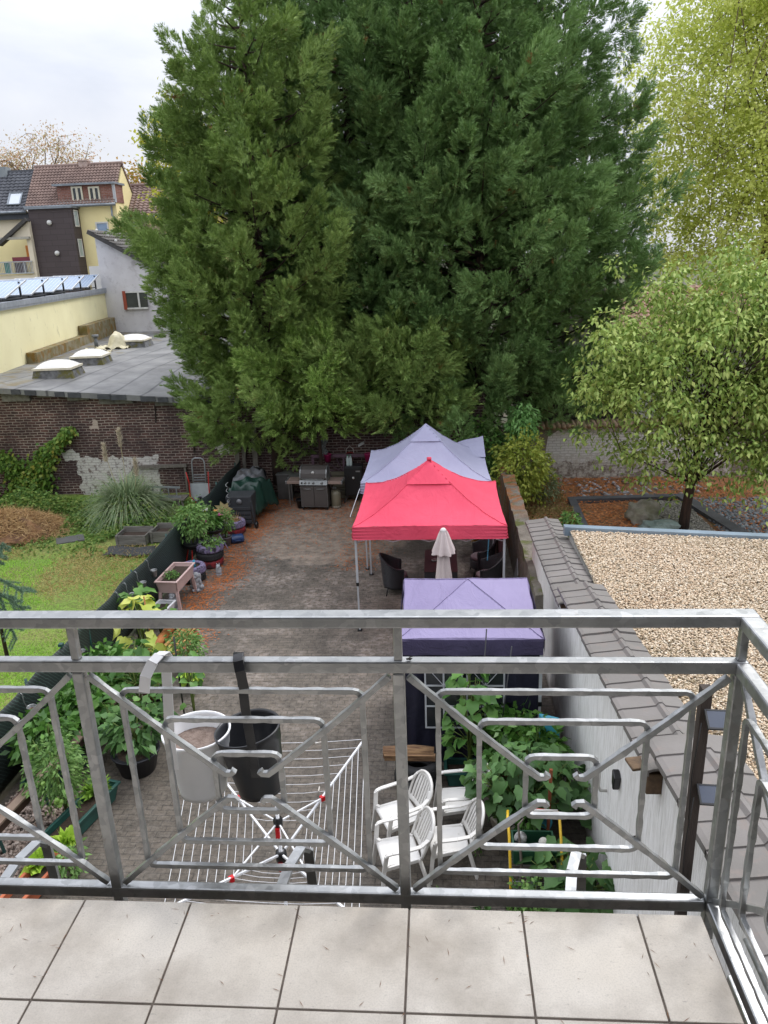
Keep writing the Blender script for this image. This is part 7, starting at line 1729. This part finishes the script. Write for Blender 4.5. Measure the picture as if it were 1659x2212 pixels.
bigleaf('cucumber_vine', 'narrow cucumber vine climbing the cane beside the black stick', 'plant', (-3.98, 10.4, 0), 1.15, .17, 16, .17, VINE, 4, shape='vine')
def teal_trough(x, y, w, d, lab, rz=0): return trough('teal_planter', lab, (x, y, 0), rz, w, d, .20, .02, mat('dark_teal_plastic', '#235048', '#1c423b', 3, .5), group='dark teal plastic troughs')
teal_trough(-5.55, 10.35, .42, 1.7, 'dark teal trough under the pepper plants along the fence, far one'); teal_trough(-5.62, 8.95, .42, .9, 'dark teal trough under the pepper plants at the left edge')
for i, (x, y, lb) in enumerate(((-5.55, 10.95, 'bushy pepper plant farthest back in the long teal trough'), (-5.5, 10.3, 'bushy pepper plant in the middle of the teal troughs'), (-5.6, 9.65, 'bushy pepper plant second from the left photo edge'), (-5.68, 9.0, 'bushy pepper plant at the left photo edge'))):
    stemleaf('pepper_plant', lb, 'plant', (x, y, .15), .82, .46, 760, .15, PEP, .5, 20+i, stems=7, group='pepper plants in teal troughs')
bigleaf('squash_plant', 'squash plant with broad leaves left of the big black tub', 'plant', (-4.85, 9.6, 0), .95, .5, 40, .2, VINE, 5); simplepot('tub', 'large round black tub on the paving below the broad leaves', 'tub', (-4.45, 9.15, 0), .34, .34, mat('anthracite_tub', '#2b2c33', '#24252b', 3, .5))
bigleaf('cucumber_vine', 'big cucumber vine trained on canes above the black tub', 'plant', (-4.9, 10.5, 0), 1.25, .45, 60, .2, VINE, 6, shape='vine'); stemleaf('bean_plant', 'grey green broad leaved plant filling the big black tub', 'plant', (-4.45, 9.25, .32), .6, .5, 330, .17, FIGL, .6, 25, stems=8)
stemleaf('tomato_plant', 'tall tomato plant with green tomatoes in the teal trough near the pebbles', 'plant', (-5.0, 8.05, .15), 1.15, .36, 1300, .085, TOM, .4, 26, stems=7)
fr_ = thing('green_tomatoes', 'cluster of unripe green tomatoes on the tall plant near the pebbles', 'tomatoes', (-4.92, 7.85, .55))
for (a_, b_, c_) in ((0, 0, 0), (.06, .01, .0), (.03, -.02, .05), (-.12, 0, .28), (.02, .03, -.08)): part('tomato', lambda b: b.ball((a_, b_-.1, c_), .032, 10), mat('green_tomato', '#8fb35a', '#7ea34c', 8, .25), fr_)
teal_trough(-4.80, 7.85, .30, 1.5, 'narrow dark teal trough in the middle of the paving with lettuce', R(-14)); stemleaf('chard', 'bright chard leaves at the near end of the narrow teal trough', 'plant', (-4.70, 7.45, .17), .34, .2, 60, .20, LIME, .5, 27, shape='rosette', stems=0); stemleaf('sorrel', 'upright sorrel leaves at the far end of the narrow teal trough', 'plant', (-4.75, 8.4, .17), .34, .2, 70, .26, leafmat('sorrel_leaf', ['#7fa83a', '#97bd50', '#6a9438'], .5, .3, 1), .25, 28, shape='rosette', stems=0); stemleaf('tomato_plant', 'small tomato seedling at the near end of the narrow trough', 'plant', (-4.5, 7.1, 0), .4, .2, 220, .08, TOM, .5, 29, stems=4)
trough('terracotta_trough', 'terracotta coloured trough with chard at the lower left', (-4.85, 6.75, 0), R(-14), .26, .95, .18, .02, MATS['terracotta']); stemleaf('chard', 'crinkled yellow green chard at the lower left in the terracotta trough', 'plant', (-4.9, 7.1, .16), .34, .2, 60, .22, LIME, .6, 30, shape='rosette', stems=0); 
WB_ = thing('raised_bed_edge', 'weathered wooden edging board on metal legs along the pepper plants', 'edging board', (-5.2, 8.6, 0)); part('board', lambda b: b.bar((-.42, -1.6, .42), (.05, 1.6, .46), .05, .22), mat('brown_board', '#5a4238', '#46332b', 4, .85, bump=.3), WB_); part('top_rail', lambda b: b.bar((-.34, -1.6, .54), (.13, 1.6, .58), .12, .03), mat('pale_weathered_board', '#857263', '#6b5a4d', 4, .9, bump=.4), WB_)
for y in (-1.2, -.3, .6): part('leg', lambda b: b.bar((-.2+y*.13, y, .4), (-.14+y*.13, y, 0), .03), pm_, WB_)
me = stones('pebbles', 2600, reg_poly(-6.0, -5.05, 6.6, 8.6), (.02, .045), ['#8f7f74', '#a8968a', '#6f6158', '#c2b3a8', '#7d6a60'], ''); tag(npobj('pebbles', me), kind='stuff', label='rounded brownish pebbles at the lower left beside the paving', cat='pebbles')

# ------------------------------------------------------------------ right foreground: vines, fig, trolley
bigleaf('cucumber_vine', 'tall cucumber vine climbing in front of the navy gazebo wall', 'plant', (.38, 9.0, 0), 1.75, .36, 80, .19, VINE, 10, shape='vine'); teal_trough(.35, 8.98, .62, .32, 'dark teal trough at the foot of the vine before the navy gazebo')
for i, (dx_, lean_) in enumerate(((.05, .12), (.3, .2))): t = thing('thin_cane', ['thin dark cane sticking up before the gazebo roof, left one', 'thin dark cane sticking up before the gazebo roof, right and shorter one'][i], 'cane', (.42+dx_, 9.0, 0)); part('cane', lambda b: b.tube([(0, 0, 0), (lean_, 0, 2.35-.25*i)], .009, 5), MATS['dark_rail'], t)
for i, (x, y, lb) in enumerate(((.95, 9.0, 'bushy pepper plant right of the tall cucumber vine'), (1.2, 8.7, 'bushy pepper plant beside the stucco wall near the gazebo'))): stemleaf('pepper_plant', lb, 'plant', (x, y, .2), .95, .36, 620, .15, PEP, .5, 40+i, stems=7, group='pepper plants before the gazebo')
tw = thing('turquoise_sheet', 'turquoise plastic sheet hanging behind the pepper plants', 'sheet', (1.45, 8.9, 0)); mb = MB(); mb.grid(lambda u, w: (1.3+u*.25, 8.95-.1*u+.04*math.sin(w*7), .3+w*.8), 6, 10); mb.build('sheet', mat('cyan_plastic', '#4fb0c8', '#3f9db8', 3, .4), tw, solid=.01)
bigleaf('fig_bush', 'large dark green fig bush with big lobed leaves in the white tub', 'plant', (.98, 7.95, .25), 1.0, .60, 140, .20, FIGL, 11, stems=9, spread=.8); bigleaf('fig_branch', 'fig branches spreading right against the stucco wall', 'plant', (1.55, 8.1, .1), .85, .35, 34, .20, FIGL, 12, stems=5)
simplepot('tub', 'large cream white tub holding the fig bush', 'tub', (.88, 7.95, 0), .33, .40, mat('cream_tub', '#d5cfc2', '#c3bcae', 3, .5)); stemleaf('strawberry', 'low bright green plants growing at the rim of the white tub', 'plant', (.92, 7.72, .36), .28, .26, 160, .10, VINE, .8, 44, stems=4)
t = thing('cyan_bag', 'folded cyan plastic bag showing under the fig leaves', 'bag', (1.16, 7.85, .5)); part('bag', lambda b: b.grid(lambda u, w: (-.13+u*.26+.03*math.sin(w*6), -.1+.05*math.sin(u*5), -.2+w*.42), 8, 8), MATS['cyan_plastic'], t, solid=.02)
t = thing('red_rag', 'small red cloth showing among the fig leaves', 'cloth', (.82, 8.2, .72)); part('cloth', lambda b: b.grid(lambda u, w: (-.08+u*.16, .02*math.sin(u*5), -.06+w*.14), 5, 5), mat('crimson_cloth', '#a8203a', None, 3, .8), t, solid=.01)
t = thing('rust_stake', 'rust brown metal stake standing upright between the fig and the trolley', 'stake', (1.25, 7.6, 0)); part('stake', lambda b: b.bar((0, 0, 0), (.01, .0, 1.25), .035), mat('rust_paint', '#9c5638', '#84462d', 5, .8), t)
TRL = thing('garden_trolley', 'wire garden trolley with yellow curved handles and a green crate', 'trolley', (1.0, 7.05, 0)); YW = mat('yellow_tube', '#d9b32a', '#c7a222', 3, .4)
for sx in (-.27, .30): part('handle', lambda b: b.tube([(sx, -.35, .0), (sx, -.30, .45), (sx, -.05, .80), (sx*1.02, .12, .92), (sx*.98, .22, .93)], .016, 8), YW, TRL)
part('grip', lambda b: b.tube([(-.02, .24, .93), (.30, .22, .935)], .018, 8), mat('white_grip', '#d5d2cc', None, 3, .5), TRL); part('grip_band', lambda b: b.tube([(.06, .238, .931), (.15, .233, .932)], .0195, 8), RF, TRL)
def wires(b):
    for i in range(7): z = .12+i*.05; b.tube([(-.25, -.3, z), (.28, -.3, z), (.28, .2, z), (-.25, .2, z), (-.25, -.3, z)], .004, 4, cap=False)
    for i in range(11): x = -.25+i*.053; b.tube([(x, -.3, .12), (x, -.3, .42)], .004, 4)
part('basket', wires, MATS['grey_wire'] if 'grey_wire' in MATS else SS, TRL)
for sx in (-.3, .33): part('wheel', lambda b: b.tube([(sx-.02, -.25, .09), (sx+.02, -.25, .09)], .09, 16), BLK, TRL)
CRT = thing('green_crate', 'dark green plastic crate full of garden odds and ends on the trolley', 'crate', (1.02, 7.15, .44)); GC = mat('crate_green', '#1d4a33', '#173d2a', 3, .5)
for (p, q) in (((-.24, -.17, 0), (.24, -.15, .18)), ((-.24, .15, 0), (.24, .17, .18)), ((-.24, -.149, 0), (-.22, .149, .18)), ((.22, -.149, 0), (.24, .149, .18)), ((-.219, -.149, 0), (.219, .149, .015))): part('crate_side', lambda b: b.b2(p, q), GC, CRT)
for (x, y, z, r_, nm, m, lab) in ((-.14, .05, .17, .075, 'spotted_ball', mat('spotted_white', '#dcdcd8', '#1f1f20', 9, .5), 'white ball with black spots in the green crate'), (.12, .02, .14, .06, 'crumpled_paper', mat('paper_white', '#d0cdc4', '#b5b1a6', 8, .8, bump=.8), 'crumpled whitish paper in the green crate')):
    b = MB(); b.ball((1.02+x, 7.15+y, .44+z), r_, 14); tag(b.build(nm, m, None), lab, nm.replace('_', ' '))
t = thing('dead_branch', 'bare grey branch stuck between the trolley and the lower rail', 'branch', (.85, 6.9, 0)); part('branch', lambda b: (b.tube([(0, 0, 0), (.02, .05, .45), (-.02, .12, .95), (.03, .1, 1.05)], [.02, .018, .013, .006], 6), b.tube([(.01, .03, .4), (.2, -.02, .15), (.34, -.05, .02)], [.014, .012, .008], 6)), mat('grey_twig', '#7d736a', None, 5, .9), t)
bigleaf('fig_bush', 'second fig bush by the stucco wall at the bottom right, under the lower rail', 'plant', (1.45, 6.85, 0), .75, .52, 70, .22, FIGL, 13, stems=7, spread=.7)
stemleaf('small_shrub', 'small leaved dark shrub beneath the trolley near the lower rail', 'shrub', (.92, 6.6, 0), .55, .26, 420, .06, HZ, .7, 46, stems=6); stemleaf('seedling', 'small fig seedling growing from a paving joint below the right panel', 'plant', (.42, 6.75, 0), .16, .16, 26, .10, FIGL, .5, 47, shape='rosette', stems=0)
for i, (x, y, lb) in enumerate(((-.05, 6.95, 'little weed rosette in the paving near the chair legs, left'), (.12, 6.85, 'little weed rosette in the paving near the chair legs, right'), (.42, 7.6, 'little weed rosette beside the white tub'))): stemleaf('weed_rosette', lb, 'weed', (x, y, 0), .06, .1, 14, .08, HZ, .3, 50+i, shape='rosette', stems=0)
# tall wooden post with two small solar panels
WPt = thing('wooden_post', 'tall dark weathered wooden post rising beside the stepped coping', 'post', (1.535, 4.0, 0)); part('post', lambda b: b.box((0, 0, 2.28), (.062, .062, 4.56)), mat('dark_post_wood', '#473d36', '#352d28', 5, .85, bump=.5, stretch=(4, 4, .4)), WPt, bevel=.004)
PV = mat('small_pv', '#3f4756', '#384050', 2, .3)
for (z, dx_, lb) in ((4.40, .035, 'small solar lamp panel near the top of the wooden post'), (3.88, .04, 'small solar lamp panel lower on the wooden post')):
    t = thing('small_solar_panel', lb, 'solar panel', (1.535+dx_, 3.93, z), R(-4), 'small solar panels on the wooden post'); part('panel', lambda b: b.box((.02, -.03, .004), (.125, .11, .012), rx=R(28)), PV, t); part('frame', lambda b: [b.box((.02+sx, -.03+sy*math.cos(R(28)), .003+sy*math.sin(R(28))), (w, d, .018), rx=R(28)) for sx, sy, w, d in ((-.066, 0, .01, .125), (.066, 0, .01, .125), (0, -.058, .12, .01), (0, .058, .12, .01))], BLK, t)
    part('cable', lambda b: b.tube([(-.07, -.02, -.03), (-.085, -.0, -.4), (-.07, .02, -.75)], .003, 4), BLK, t)
